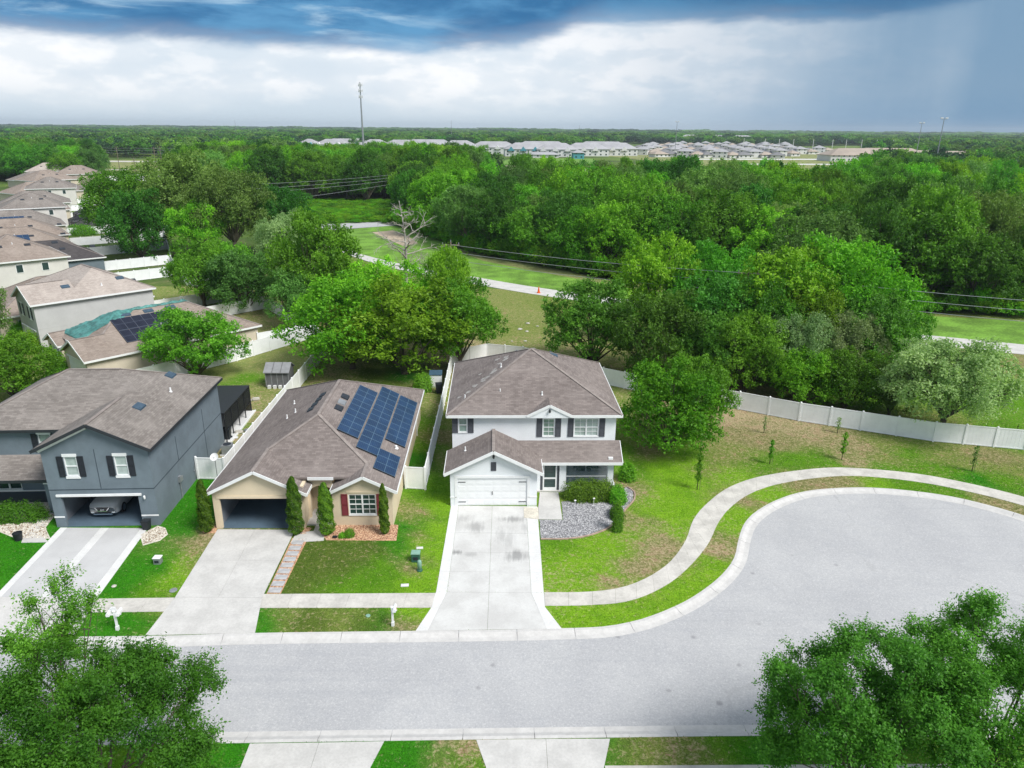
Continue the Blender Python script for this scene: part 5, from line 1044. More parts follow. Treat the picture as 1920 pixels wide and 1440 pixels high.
for i, ((x, y), deg) in enumerate(SIDE):
    d = Vector((math.cos(math.radians(deg)), math.sin(math.radians(deg)))); s = Vector((x, y)) - d * 2.5 + Vector((-d.y, d.x)) * 1.2; L = None
    for a, b in zip(BACK[:-1], BACK[1:]):
        a, b = Vector(a), Vector(b); e = b - a; den = d.x * e.y - d.y * e.x
        if abs(den) < 1e-6: continue
        t = ((a.x - s.x) * e.y - (a.y - s.y) * e.x) / den; u = ((a.x - s.x) * d.y - (a.y - s.y) * d.x) / den
        if t > 2 and 0 <= u <= 1: L = t if L is None else min(L, t)
    L = min(L or 12, 22); q = s + d * L
    fence('white side fence across the back garden lots, %s from the cream tarp house' % ('first second third fourth fifth sixth seventh eighth ninth tenth eleventh twelfth thirteenth'.split()[i]), [tuple(s), tuple(q)], group='side fences between the back gardens')

# ------------------------------------------------ cars
def car(label, m, loc, rz, kind='suv', cat='car'):
    R = thing('parked_car', label, cat, loc, rz); L, w = 4.9, .96; hood, roofz = (1.08, 1.74) if kind == 'suv' else (.92, 1.45)
    st = [(0, .80, .45, hood - .28), (.12, .90, .30, hood - .10), (.5, .95, .24, hood - .04), (1.35, w, .24, hood), (2.6, w, .24, hood + .02), (4.2, w, .24, hood + .02), (4.75, .92, .28, hood - .02), (4.9, .84, .42, hood - .12)]
    v = []; f = []; n = 10
    for y, hw, z0, z1 in st:
        r = [(hw * .86, z0), (hw, z0 + .12), (hw * 1.0, (z0 + z1) / 2), (hw * .97, z1 - .08), (hw * .86, z1)]; v += [(x, y, z) for x, z in r] + [(-x, y, z) for x, z in r[::-1]]
    for i in range(len(st) - 1):
        for j in range(n): A, B = i * n + j, i * n + (j + 1) % n; f.append((A, B, B + n, A + n))
    f += [tuple(range(n)), tuple((len(st) - 1) * n + j for j in range(n))[::-1]]
    mb = MB(); mb.v = v; mb.f = f; part('body', mb, m, R, smooth=True)
    def cab(y0, y1, y2, y3, z0, z1, wb_, wt): return [(-wb_, y0, z0), (wb_, y0, z0), (wb_, y3, z0), (-wb_, y3, z0), (-wt, y1, z1), (wt, y1, z1), (wt, y2, z1), (-wt, y2, z1)]
    part('windows', MB().hexa(cab(1.25, 2.05, 4.2, 4.72, hood - .02, roofz - .06, .86, .70)), 'car_glass', R, bevel=.03)
    part('roof', MB().hexa(cab(1.98, 2.12, 4.1, 4.25, roofz - .075, roofz, .735, .68)), m, R, bevel=.02)
    pb = MB()
    for s in (-1, 1):
        pb.bar((s * .84, 1.28, hood), (s * .71, 2.02, roofz - .07), .06, .05); pb.bar((s * .85, 2.95, hood), (s * .715, 2.95, roofz - .07), .05, .07); pb.bar((s * .84, 4.68, hood), (s * .70, 4.22, roofz - .07), .07, .06)
        part('mirror', MB().box(s * 1.08 - .1, s * 1.08 + .1, 1.6, 1.72, hood + .02, hood + .17), m, R, bevel=.02)
        part('headlight', MB().hexa([(s * .48, .03, hood - .34), (s * .84, .12, hood - .30), (s * .90, .32, hood - .24), (s * .5, .1, hood - .3), (s * .50, .05, hood - .21), (s * .83, .14, hood - .15), (s * .90, .34, hood - .10), (s * .52, .16, hood - .18)]), 'lamp_clear', R)
        part('tail_lamp', MB().box(s * .74 - .13, s * .74 + .13, 4.80, 4.92, hood - .35, hood - .1), 'red_plastic', R); part('fog_lamp', MB().box(s * .68 - .1, s * .68 + .1, -.01, .06, .42, .5), 'lamp_clear', R)
        for y in (.92, 3.95):
            wh = thing_part_wheel(R, (s * .86, y, .36), s)
    part('pillar', pb, m, R)
    g_ = part('grille', MB().hexa([(-.30, -.012, .50), (.30, -.012, .50), (.30, .05, .50), (-.30, .05, .50), (-.46, -.004, hood - .26), (.46, -.004, hood - .26), (.46, .1, hood - .24), (-.46, .1, hood - .24)]), 'car_black', R)
    part('chrome_strip', MB().bar((-.46, -.02, hood - .26), (-.26, -.03, .56), .04, .05).bar((.46, -.02, hood - .26), (.26, -.03, .56), .04, .05).bar((-.26, -.03, .56), (.26, -.03, .56), .04, .05), 'chrome', g_)
    bp = MB(); ring = [(.10 * math.cos(a * math.pi / 8), -.035, .66 + .10 * math.sin(a * math.pi / 8)) for a in range(17)]; bp.tube(ring, .016, 5, False).box(-.13, .13, -.045, -.025, .64, .68); part('emblem', bp, 'chrome', g_)
    part('bumper', MB().box(-.62, .62, -.03, .08, .30, .37), 'chrome', R); part('air_intake', MB().box(-.5, .5, -.008, .05, .38, .47), 'car_black', R)
    return R
def thing_part_wheel(R, c, s):
    prof = [(.24, -.11), (.34, -.10), (.36, -.06), (.36, .06), (.34, .10), (.24, .11)]
    mb = MB().lathe(prof, 18); mb.v = [(c[0] + z, c[1] + x, c[2] + y) for x, y, z in mb.v]; o = part('wheel', mb, 'rubber', R)
    mb = MB().lathe([(.05, .10), (.22, .115), (.235, .112)], 14); mb.v = [(c[0] + z * s, c[1] + x, c[2] + y) for x, y, z in mb.v]; part('rim', mb, 'chrome', o); return o
car('silver sport utility car parked nose out in the open garage of the slate blue house', 'car_silver', m4 @ Vector((2.55, 1.0, .035)), math.radians(3.2))
car('white pickup sized car on the street at the left edge, nearest the hedge', 'car_white', at(18, 612), math.radians(58)); car('dark blue car behind the white one on the street at the left edge', 'car_blue', at(45, 592), math.radians(55))
car('blue grey car driving on the road glimpsed through the right hand oaks', 'car_white', at(1578, 616, .06), math.radians(65), 'sedan'); car('black car on the road beside the big oak, half hidden by its leaves', 'car_black', at(852, 514, .06), math.radians(62), 'sedan')
car('dark car on the distant highway at the upper left', 'car_black', at(205, 306, .05), math.radians(88), 'sedan')
# ================================================================== TREES AND PLANTS
def unit(a): return a / np.maximum(np.linalg.norm(a, axis=-1, keepdims=True), 1e-9)
def leaf_mesh(name, P, N, size, shade, rng, mats, aspect=0.55):
    """one small pointed quad per leaf at P facing N"""
    n = len(P); a = unit(np.cross(N, rng.normal(size=(n, 3)))); b = np.cross(N, a); s = (size * rng.uniform(.65, 1.35, n))[:, None]
    V = np.empty((n, 4, 3)); V[:, 0] = P - a * s * .55; V[:, 1] = P + b * s * aspect * .5 + a * s * .05; V[:, 2] = P + a * s * .55; V[:, 3] = P - b * s * aspect * .5 + a * s * .05
    me = bpy.data.meshes.new(name); me.vertices.add(4 * n); me.vertices.foreach_set('co', V.ravel())
    me.loops.add(4 * n); me.loops.foreach_set('vertex_index', np.arange(4 * n)); me.polygons.add(n); me.polygons.foreach_set('loop_start', np.arange(n) * 4)
    me.update(calc_edges=True)
    at_ = me.attributes.new('leaf', 'FLOAT', 'FACE'); at_.data.foreach_set('value', np.clip(shade, 0, 1))
    for m in mats: me.materials.append(MATS[m])
    return me
def crown_points(rng, R, H, zb, lobes, twigs, per, twig_len, droop=0.0, lob=(.36, .52), sub=7, upbias=.35, core=.55, jit_=.16, nr=.75, subr=(.30, .58)):
    """lobes on a dome, smaller clumps on each lobe, twigs growing out of each clump, leaves along each twig"""
    hz = (H - zb) / 2; cz = zb + hz * .92; C = []; RR = []
    for i in range(lobes):
        t = i + .5; ph = i * 2.399963 + rng.uniform(-.3, .3); u = 1 - 1.62 * t / lobes; rr = math.sqrt(max(0, 1 - u * u)); lr = rng.uniform(*lob)
        k = (1 - lr * .8) * rng.uniform(.85, 1.08); C.append((rr * math.cos(ph) * R * k, rr * math.sin(ph) * R * k, cz + u * hz * k)); RR.append(lr)
    C.append((0, 0, cz)); RR.append(core); C = np.array(C); RR = np.array(RR)
    d = unit(rng.normal(size=(len(C), sub, 3)) + [0, 0, upbias]); SC_ = np.array([R, R, hz * 1.05])
    S = C[:, None] + d * (RR[:, None, None] * SC_) * rng.uniform(.62, 1.0, (len(C), sub, 1)); SD = d; SR = (RR[:, None] * rng.uniform(*subr, (len(C), sub)))
    S = S.reshape(-1, 3); SD = SD.reshape(-1, 3); SR = SR.reshape(-1)
    wgt = SR ** 2; idx = rng.choice(len(S), twigs, p=wgt / wgt.sum()); csh = rng.uniform(0, 1, len(S))
    u = unit(rng.normal(size=(twigs, 3)) + SD[idx] * .55 + [0, 0, .25])
    o = S[idx] + u * (SR[idx][:, None] * SC_) * rng.uniform(.45, 1.0, (twigs, 1)) ** .5
    td = unit(u + rng.normal(size=(twigs, 3)) * .45 + [0, 0, .25 - droop])
    tl = twig_len * rng.uniform(.5, 1.3, twigs); t = rng.uniform(0, 1, (twigs, per)); jit = rng.normal(size=(twigs, per, 3)) * twig_len * jit_
    P = o[:, None] + td[:, None] * (tl[:, None] * (t - .35))[..., None] + jit
    P[..., 2] -= droop * (t * tl[:, None]) * .5
    Nn = unit(u[:, None] * .5 + rng.normal(size=(twigs, per, 3)) * nr + [0, 0, .55])
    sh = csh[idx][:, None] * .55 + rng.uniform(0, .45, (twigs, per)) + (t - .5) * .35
    return P.reshape(-1, 3), Nn.reshape(-1, 3), sh.ravel(), S, C
def branch_mesh(name, rng, H, zb, S, C, r0, n=36, bark='bark', lean=(0, 0)):
    mb = MB(); top = Vector((lean[0], lean[1], zb * .9)); mb.tube([(0, 0, -.1), (lean[0] * .3, lean[1] * .3, zb * .45), top], [r0 * 1.3, r0, r0 * .85], 8)
    for c in C[:-1]:
        c = Vector(c); m = top.lerp(c, .5) + Vector((rng.normal() * .3, rng.normal() * .3, .25)); mb.tube([top - Vector((0, 0, .3)), m, c], [r0 * .55, r0 * .3, r0 * .12], 5, False)
        near = np.argsort(((S - np.array(c)) ** 2).sum(1))[:n // max(1, len(C)) + 2]
        for k in near: s = Vector(S[k]); k_ = rng.uniform(.2, .8); o_ = m.lerp(c, k_); mb.tube([o_, o_.lerp(s, .5) + Vector((rng.normal() * .12, rng.normal() * .12, .15)), s], [r0 * .13, r0 * .07, r0 * .02], 4, False)
    return mb.mesh(name, bark, True)
def make_tree(seed, R, H, zb, lobes, twigs, per, twig_len, leaf, mats, r0, nb=36, **kw):
    rng = np.random.default_rng(seed); P, N, sh, S, C = crown_points(rng, R, H, zb, lobes, twigs, per, twig_len, **kw)
    return leaf_mesh('crown', P, N, leaf, sh, rng, mats), branch_mesh('trunk', rng, H, zb, S, C, r0, nb)
PROTO = [make_tree(100 + i, 5.0, 9.0, (.7, .5, 1.0, .4, .8, .5)[i], (12, 15, 10, 17, 13, 20)[i], 3100, 9, .62, .235, ['leaf_mid'], .24, lob=((.34, .5), (.28, .44), (.38, .55), (.26, .40), (.32, .46), (.22, .36))[i], sub=9) for i in range(6)]
SOFT = [make_tree(130 + i, 5.0, 9.0, 1.9, 17, 4300, 9, .7, .20, ['leaf_olive'], .24, lob=(.28, .44), sub=8, droop=.9) for i in range(2)]
def tree(label, x, y, r, h, leafm='leaf_mid', proto=None, rz=None, group=None, name='oak_tree', cat='tree', z=0.0, soft=False):
    set_ = SOFT if soft else PROTO; k = (len(bpy.data.objects) * 7) % len(set_) if proto is None else proto; cm, tm = set_[k % len(set_)]
    R = thing(name, label, cat, (x, y, z), random.uniform(0, 6.28) if rz is None else rz, group); R.scale = (r / 5.0 * random.uniform(.95, 1.05), r / 5.0 * random.uniform(.95, 1.05), h / 9.0)
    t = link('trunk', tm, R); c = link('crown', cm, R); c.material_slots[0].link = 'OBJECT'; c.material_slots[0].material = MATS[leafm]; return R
# the trees one can tell apart around the gardens
NAMED = [
 ('broad bright green oak behind the tan house, left lobe next to the fence', -17.6, 75.5, 6.6, 10.2, 'leaf_bright'), ('broad bright green oak behind the tan house, tall middle lobe', -11.6, 73.8, 6.9, 10.4, 'leaf_bright'),
 ('broad green oak behind the tan house, right lobe over the white house fence', -5.8, 76.8, 5.2, 9.4, 'leaf_mid'), ('narrow bright oak top poking up beside the dead tree', -7.9, 84.5, 3.4, 12.2, 'leaf_bright'), ('rounded bright oak between the dead tree and the big oak', -14.2, 82, 5.2, 11.2, 'leaf_bright'),
 ('tall dark green oak left of the dead tree, behind the corner fence', -26.2, 96, 6.0, 14.8, 'leaf_mid'), ('small olive oak below the tall dark oak, over the corner fence', -27.8, 91.0, 3.9, 7.6, 'leaf_olive'),
 ('pale grey green tree between the mossy oaks and the tall dark oak', -36.5, 118, 5.4, 12.5, 'leaf_silver'), ('dark spreading oak at the left end of the mossy group', -78.5, 150, 8.5, 17.5, 'leaf_mid'), ('huge mossy oak in the centre of the group beside the row of houses', -67.5, 153, 10.0, 20.5, 'leaf_olive'),
 ('mossy oak at the right end of the group beside the row', -56.5, 147, 8.8, 18.0, 'leaf_olive'), ('bright oak crown rising in front of the mossy group', -62, 143, 5.5, 12.5, 'leaf_bright'), ('dull green oak leaning over the row gardens', -72, 140, 6.2, 13.5, 'leaf_deep'), ('dark oak filling the gap behind the mossy group', -48, 152, 6.5, 14, 'leaf_deep'),
 ('round green oak over the fence behind the tarp house, left of two', -45.5, 104, 4.9, 9.6, 'leaf_mid'), ('round olive oak over the fence behind the tarp house, right of two', -38.3, 101.5, 5.2, 8.8, 'leaf_olive'), ('low green oak between the two round oaks behind the tarp house', -41.5, 106, 4.6, 9.2, 'leaf_mid'),
 ('spreading small tree with a visible fork in the garden behind the slate blue house', -33.4, 72.3, 4.9, 7.3, 'leaf_mid'),
 ('leafy street tree at the left edge beyond the slate blue house', -48.0, 65.0, 4.4, 6.4, 'leaf_mid'), ('second leafy tree at the left edge, half outside the picture', -51.5, 61.5, 3.4, 6.0, 'leaf_deep'), ('grey green tree at the far left edge beside the tarp house street', -62.5, 80.5, 3.6, 8.8, 'leaf_olive'),
 ('rounded green tree beside the right wall of the white house', 13.0, 54.6, 4.4, 7.7, 'leaf_bright'), ('second rounded tree close behind the one beside the white house', 15.8, 57.6, 3.4, 7.3, 'leaf_mid'),
 ('wispy grey green oak behind the white house roof, left of the oak group', 8.8, 76.8, 5.2, 9.8, 'leaf_deep'), ('dark oak over the back fence right of the white house', 15.2, 71.5, 5.2, 9.4, 'leaf_deep'), ('tall bright oak behind the group right of the white house', 18.2, 88, 5.4, 13.0, 'leaf_bright'),
 ('second tall bright oak behind the group, next to the wires', 24.2, 86, 5.0, 12.3, 'leaf_mid'), ('dark oak in the middle of the group behind the fence', 21.5, 76.0, 5.2, 10.8, 'leaf_deep'), ('low dark oak leaning over the white fence', 20.2, 70.3, 3.9, 8.0, 'leaf_deep'),
 ('tall bright oak towering over the curved fence', 30.6, 77.5, 6.6, 13.3, 'leaf_bright'), ('tallest bright oak at the right end of the group', 36.4, 78.0, 6.4, 13.9, 'leaf_bright'), ('silvery mossy oak low in front of the tall bright oaks', 28.6, 69.0, 3.4, 8.4, 'leaf_silver'), ('pale mossy oak low in front, right of the silvery one', 33.8, 69.4, 3.4, 8.6, 'leaf_silver'),
 ('vivid green low oak hanging over the white fence', 27.6, 64.6, 3.3, 5.9, 'leaf_bright'), ('dark oak right of the vivid one over the fence', 31.6, 63.9, 3.4, 6.2, 'leaf_mid'), ('dark oak under the tallest bright oak', 37.0, 71.0, 4.6, 9.8, 'leaf_deep'), ('airy green oak at the right end of the group above the road', 41.6, 75.5, 3.1, 9.4, 'leaf_mid'),
 ('dark oak filling the middle of the group behind the silvery one', 26.0, 73.0, 4.6, 10.6, 'leaf_mid'), ('green oak between the pale mossy one and the tall oaks', 31.5, 73.0, 4.2, 10.4, 'leaf_bright'), ('leafy oak hanging low over the left start of the white fence', 23.4, 68.2, 3.8, 8.4, 'leaf_mid'),
 ('low olive tree just behind the fence left of the silvery one', 35.4, 62.9, 2.7, 5.2, 'leaf_olive'), ('lone silvery mossy tree beside the white fence at the right', 38.0, 58.8, 5.0, 8.8, 'leaf_silver')]
for i, (lb, x, y, r, h, lm) in enumerate(NAMED): tree(lb, x, y, r, h, lm, proto=i % 6 if lm not in ('leaf_silver',) else i % 2, soft=lm == 'leaf_silver' or 'mossy' in lb)
def at_px(px, y): return (px - 960) / F * (y * math.cos(PITCH) + 20 * math.sin(PITCH))
# front trees: much finer leaves
def near_tree(label, x, y, R, H, seed, lm, twigs, lobes, rz=0):
    cm, tm = make_tree(seed, R, H, 1.4, lobes, twigs, 18, .85, .094, [lm], .13, nb=90, lob=(.15, .30), sub=7, upbias=.5, core=.40, jit_=.075, nr=.5, subr=(.22, .42))
    t = thing('street_oak', label, 'tree', (x, y, 0), rz, 'street oaks in the foreground'); link('trunk', tm, t); link('crown', cm, t); return t
near_tree('feathery street oak at the lower left corner, wide low crown', -14.9, 19.6, 4.5, 7.4, 301, 'leaf_near', 7400, 30)
near_tree('taller thin street oak top at the left edge above the lower left oak', -17.6, 22.8, 2.0, 9.3, 302, 'leaf_near', 1300, 9)
near_tree('dense street oak at the lower right, left one of two', 13.2, 20.6, 3.9, 8.1, 303, 'leaf_near_deep', 7000, 28)
near_tree('dense street oak at the lower right corner, right one of two', 18.6, 21.6, 3.9, 8.9, 304, 'leaf_near_deep', 6800, 28)
# italian cypresses against the tan house
def cypress(label, x, y, h, w, seed, lean=0):
    rng = np.random.default_rng(seed); n = 9000; t = rng.uniform(0, 1, n) ** .85; a = rng.uniform(0, 6.283, n); r = w * (np.minimum(1, t * 6 + .45) * (1 - t ** 3.2) ** .6 + .03) * rng.uniform(.72, 1.05, n) * (1 + .16 * np.sin(a * 3 + t * 11) + .10 * np.sin(t * 40 + a))
    P = np.stack([r * np.cos(a) + lean * t, r * np.sin(a), .08 + t * h], 1); N = unit(np.stack([np.cos(a), np.sin(a), np.full(n, .5)], 1) + rng.normal(size=(n, 3)) * .5)
    me = leaf_mesh('foliage', P, N, .10, rng.uniform(0, 1, n) * .6 + .4 * (np.sin(t * 30 + a * 4) > 0), rng, ['leaf_cypress'], .5)
    R = thing('cypress', label, 'cypress', (x, y, 0), 0, 'columnar cypresses along the tan house front'); link('foliage', me, R); part('trunk', MB().tube([(0, 0, -.05), (lean * .5, 0, h * .5), (lean, 0, h * .92)], [.07, .05, .02], 6), 'bark', R, True)
cypress('slim cypress left of the tan house garage opening', -19.85, 41.15, 3.75, .40, 1); cypress('cypress between the tan garage opening and the red door', -13.95, 41.0, 4.1, .46, 2)
cypress('cypress right of the red door of the tan house', -11.95, 41.0, 3.7, .48, 3); cypress('cypress right of the tan house front window', -8.22, 41.1, 3.6, .29, 4)
# shrubs, hedge, saplings
def bush(label, x, y, rx, ry, h, lm, seed, n=6000, leaf=.085, name='shrub', cat='shrub', rz=0, group=None, boxy=2.6, z=0):
    rng = np.random.default_rng(seed); d = unit(rng.normal(size=(n, 3))); d[:, 2] = np.abs(d[:, 2]); k = (np.abs(d) ** boxy).sum(1) ** (-1 / boxy); P = d * k[:, None] * rng.uniform(.72, 1.04, (n, 1))
    bump = 1 + .12 * np.sin(P[:, 0] * 7 * rx + 1) * np.sin(P[:, 1] * 6 * ry) + .08 * rng.normal(size=n); P = P * bump[:, None] * [rx, ry, h]; P[:, 2] += .03
    me = leaf_mesh('foliage', P, unit(d + rng.normal(size=(n, 3)) * .6 + [0, 0, .3]), leaf, rng.uniform(0, 1, n), rng, [lm], .6)
    R = thing(name, label, cat, (x, y, z), rz, group); link('foliage', me, R)
    mb = MB(); [mb.tube([(0, 0, 0), (rx * .5 * math.cos(a), ry * .5 * math.sin(a), h * .6)], [.04, .015], 5) for a in np.linspace(0, 6, 6)]; part('stem', mb, 'bark', R); return R
bush('long clipped green hedge in front of the screened porch', 5.75, 46.15, 1.85, .75, 1.25, 'leaf_hedge', 11, 16000, .09, 'hedge', 'hedge', RZ, None, 4)
bush('lighter green shrub at the right end of the porch hedge', 7.55, 45.7, .62, .7, 1.15, 'leaf_bright', 12, 5000)
bush('narrow upright shrub at the tip of the grey gravel bed', 7.05, 41.75, .34, .34, 2.0, 'leaf_cypress', 13, 4500, .085, boxy=2.2); bush('small dark shrub between the hedge and the upright shrub', 7.25, 43.6, .45, .8, .75, 'leaf_hedge', 14, 3000)
bush('loose yellow green shrub beside the porch corner of the white house', 8.75, 49.2, .62, .62, 1.3, 'leaf_bright', 15, 2500, .11); bush('low green hedge in front of the slate blue porch', -33.9, 42.7, 2.5, .85, 1.0, 'leaf_mid', 16, 14000, .09, 'hedge', 'hedge', .05, None, 3.5)
bush('round shrub at the left edge behind the slate blue house hedge', -36.9, 44.6, .9, .9, 1.5, 'leaf_mid', 17, 4000); bush('small round clipped shrub in the bark bed, right one', *tuple(at(655, 1006))[:2], .36, .36, .5, 'leaf_bright', 18, 1500, .06); bush('tiny round shrub in the bark bed beside the black lamp', *tuple(at(642, 1008))[:2], .24, .24, .32, 'leaf_bright', 19, 900, .06)
bush('round glossy bush beside the tarp house garage door', *tuple(at(112, 702))[:2], 1.1, 1.1, 1.9, 'leaf_mid', 20, 6000, .12); bush('dark rounded bush in front of the grey two storey house, left one', *tuple(at(24, 628))[:2], 1.3, 1.3, 2.2, 'leaf_deep', 21, 6000, .13); bush('lighter rounded bush in front of the grey two storey house, right one', *tuple(at(37, 632))[:2], 1.2, 1.2, 1.9, 'leaf_mid', 22, 6000, .13)
bush('bright tall bush at the corner of the tarp house', *tuple(at(58, 660))[:2], 1.2, 1.2, 2.4, 'leaf_bright', 23, 6000, .13); bush('leafy shrub beside the white storage box behind the tan house', *tuple(at(793, 732))[:2], .95, .95, 1.7, 'leaf_mid', 24, 4500, .12)
bush('green hedge block in a back garden of the row', *tuple(at(152, 440))[:2], 3.5, 2.0, 2.2, 'leaf_mid', 25, 6000, .25)
def sapling(label, px, py, h, w, lm, seed, n=700):
    rng = np.random.default_rng(seed); p = at(px, py); t = rng.uniform(.22, 1, n); a = rng.uniform(0, 6.283, n); r = w * np.sin(np.clip((t - .15) * 3.4, 0, 3.1)) ** .7 * rng.uniform(.2, 1, n) * (.7 + .5 * np.sin(t * 23))
    P = np.stack([r * np.cos(a), r * np.sin(a), t * h], 1); me = leaf_mesh('foliage', P, unit(rng.normal(size=(n, 3)) + [0, 0, .8]), .13, rng.uniform(0, 1, n), rng, [lm], .5)
    R = thing('sapling', label, 'sapling', (p.x, p.y, 0), 0, 'young trees planted on the right lawn'); link('foliage', me, R)
    part('trunk', MB().tube([(0, 0, -.02), (.02, .02, h * .5), (0, 0, h * .95)], [.035, .025, .01], 6), 'bark', R, True); part('stake', MB().tube([(.18, 0, 0), (.16, 0, h * .55)], .015, 5), 'wood_pole', R)
sapling('young tree on the lawn nearest the white house', 1307, 918, 3.0, .36, 'leaf_mid', 31, 1100); sapling('slim young tree on the lawn above the curve of the path, dense dark leaves', 1443, 870, 2.1, .26, 'leaf_mid', 32, 800); sapling('young tree standing in the pale bare patch beside the path', 1578, 862, 2.4, .34, 'leaf_mid', 33, 800)
sapling('thin pale sapling at the right of the lawn', 1822, 884, 2.2, .34, 'leaf_olive', 34, 300); sapling('nearly bare sapling in the brown grass, left one', 1432, 812, 1.6, .22, 'leaf_silver', 35, 160); sapling('nearly bare sapling behind the one in the pale patch', 1570, 812, 1.5, .3, 'leaf_silver', 36, 180); sapling('tiny leafless sapling beside the trunk of the silvery oak', 1905, 815, 1.0, .1, 'leaf_olive', 37, 60)
# dead tree with bare branches
def dead(label, x, y, h, seed, spread=.5, lean=.0, cat='tree'):
    rng = random.Random(seed); mb = MB(); top = Vector((lean, 0, h)); P = lambda t: Vector((lean * t + .25 * math.sin(t * 7 + seed), .2 * math.cos(t * 5), h * t))
    tp = [P(i / 8) for i in range(9)]; mb.tube(tp, [h * .021 * (1 - i / 8) ** 1.2 + .035 for i in range(9)], 8)
    R = thing('dead_tree', label, cat, (x, y, 0), 0); part('trunk', mb, 'wood_dead', R, True); bb = MB()
    def br(p, d, L, r, lv):
        pts = [p]; q = p.copy(); dd = d.normalized()
        for k in range(4): dd = (dd + Vector((rng.uniform(-.35, .35), rng.uniform(-.35, .35), rng.uniform(-.28, .22)))).normalized(); q = q + dd * L / 4; pts.append(q.copy())
        bb.tube(pts, [r, r * .8, r * .6, r * .4, r * .2], 4, False)
        if lv < 3:
            for _ in range(4 if lv < 2 else 2): k = rng.randint(1, 4); br(pts[k], (pts[k] - pts[k - 1]).normalized() + Vector((rng.uniform(-1, 1), rng.uniform(-1, 1), rng.uniform(-.5, .8))) * .8, L * rng.uniform(.35, .6), r * .5, lv + 1)
    for i in range(24):
        t = .34 + .64 * i / 24; a = i * 2.4; br(P(t), Vector((math.cos(a), math.sin(a), rng.uniform(.0, .6))), h * spread * (1.2 - t) * rng.uniform(.6, 1.3), .12, 0)
    part('branches', bb, 'wood_dead', R, True)
dead('bare dead tree with whitish twisted branches, rising behind the big oak', -14.3, 99, 15.9, 3, .34, -.9); dead('bleached dead tree standing in the right hand forest edge', 15.4, 165, 17.0, 5, .3, .5); dead('grey dead snag among the forest beyond the brush field', -62, 275, 14.5, 8, .4, .5)
for i, (x, y) in enumerate(((31.6, 68.2),)): dead('bare grey limbs inside the oak group over the fence, %s' % ('beside the silvery oak',)[i], x, y, (6.6,)[i], 20 + i, .28, .3)

# ---- forest: individual trees first, nearest 300, the rest as one mass
def PX(x, y): return 960 + F * x / (y * .943 + 6.7)
def forest_ok(x, y):
    e = [(-18, 174), (-7, 153), (4, 141), (18.4, 126.5), (38, 114), (57.5, 105), (73, 101.5), (112, 86), (180, 60)]
    if x > -20:
        for (x1, y1), (x2, y2) in zip(e[:-1], e[1:]):
            if x1 <= x <= x2: return y > y1 + (y2 - y1) * (x - x1) / (x2 - x1) + 2.5 and y < (232 if PX(x, y) < 1640 else 300 + (PX(x, y) - 1640) * .5)
        return False
    return False
cand = []
def add_zone(f, x0, x1, y0, y1, sp, hr, tag):
    y = y0; row = 0
    while y < y1:
        x = x0 + (row % 2) * sp / 2
        while x < x1:
            X, Y = x + random.uniform(-.32, .32) * sp, y + random.uniform(-.32, .32) * sp
            if f(X, Y) and abs(X) < .76 * Y + 8: cand.append((X, Y, random.uniform(*hr), sp * random.uniform(.62, .86), tag))
            x += sp
        y += sp * .87; row += 1
# fringe of lower bushes right at the forest edge
add_zone(forest_ok, -20, 180, 60, 330, 9.0, (10.5, 18.5), 'a')
add_zone(lambda x, y: y > 262 + 0 * x and y < 380 and x > -.5 * y + 20 and x < -14 and not (x > -40 and y < 270), -150, -14, 262, 380, 11, (14, 19), 'b')
add_zone(lambda x, y: (y > 214 and y < 262 and x > -34 and x < -16) or (y > 232 and x > -30 and x < -14 and y < 270), -36, -14, 205, 270, 9, (12, 16), 'b')
add_zone(lambda x, y: PX(x, y) < 178, -330, -200, 352, 430, 11, (13, 19), 'c')
add_zone(lambda x, y: (x + 128) ** 2 / 900 + (y - 330) ** 2 / 1600 < 1 and PX(x, y) > 322, -170, -90, 270, 380, 10, (12, 17), 'c')
cand.sort(key=lambda c: math.hypot(c[0], c[1]) / (c[2] * .5 + c[3]))
FG = {'a': 'trees of the forest beyond the road and the power lines', 'b': 'trees of the wood behind the brush field', 'c': 'trees at the far left beyond the row of houses'}
KIND_ = {'leaf_bright': 'bright green', 'leaf_mid': 'mid green', 'leaf_deep': 'dark green', 'leaf_olive': 'grey green'}
def forest_label(tg, lm, x, y):
    px = PX(x, y)
    if tg == 'b': return '%s tree in the %s part of the wood behind the brush field' % (KIND_[lm], 'left' if px < 620 else 'middle' if px < 720 else 'right')
    if tg == 'c': return '%s tree beyond the far end of the row of houses' % KIND_[lm]
    e = 138 - (x - 4) * .68 if x > 4 else 138 - (x - 4) * 1.6
    return '%s tree in the %s of the forest, %s' % (KIND_[lm], 'front edge' if y < e + 16 else 'middle' if y < e + 50 else 'depth', 'left, by the road bend' if px < 1000 else 'above the white house' if px < 1230 else 'behind the oak group' if px < 1650 else 'at the right of the picture')
NIND = 285
for i, (x, y, h, r, tg) in enumerate(cand[:NIND]):
    lm = random.choices(('leaf_bright', 'leaf_mid', 'leaf_deep', 'leaf_olive'), (3, 4, 2.2, 2.6))[0]
    if tg == 'b': lm = random.choices(('leaf_bright', 'leaf_mid', 'leaf_deep', 'leaf_olive'), (3, 4, 2, .6))[0]
    tree(forest_label(tg, lm, x, y), x, y, r, h, lm, proto=i % 6, group=FG[tg], name='forest_tree', soft=lm == 'leaf_olive' and i % 2 == 0)
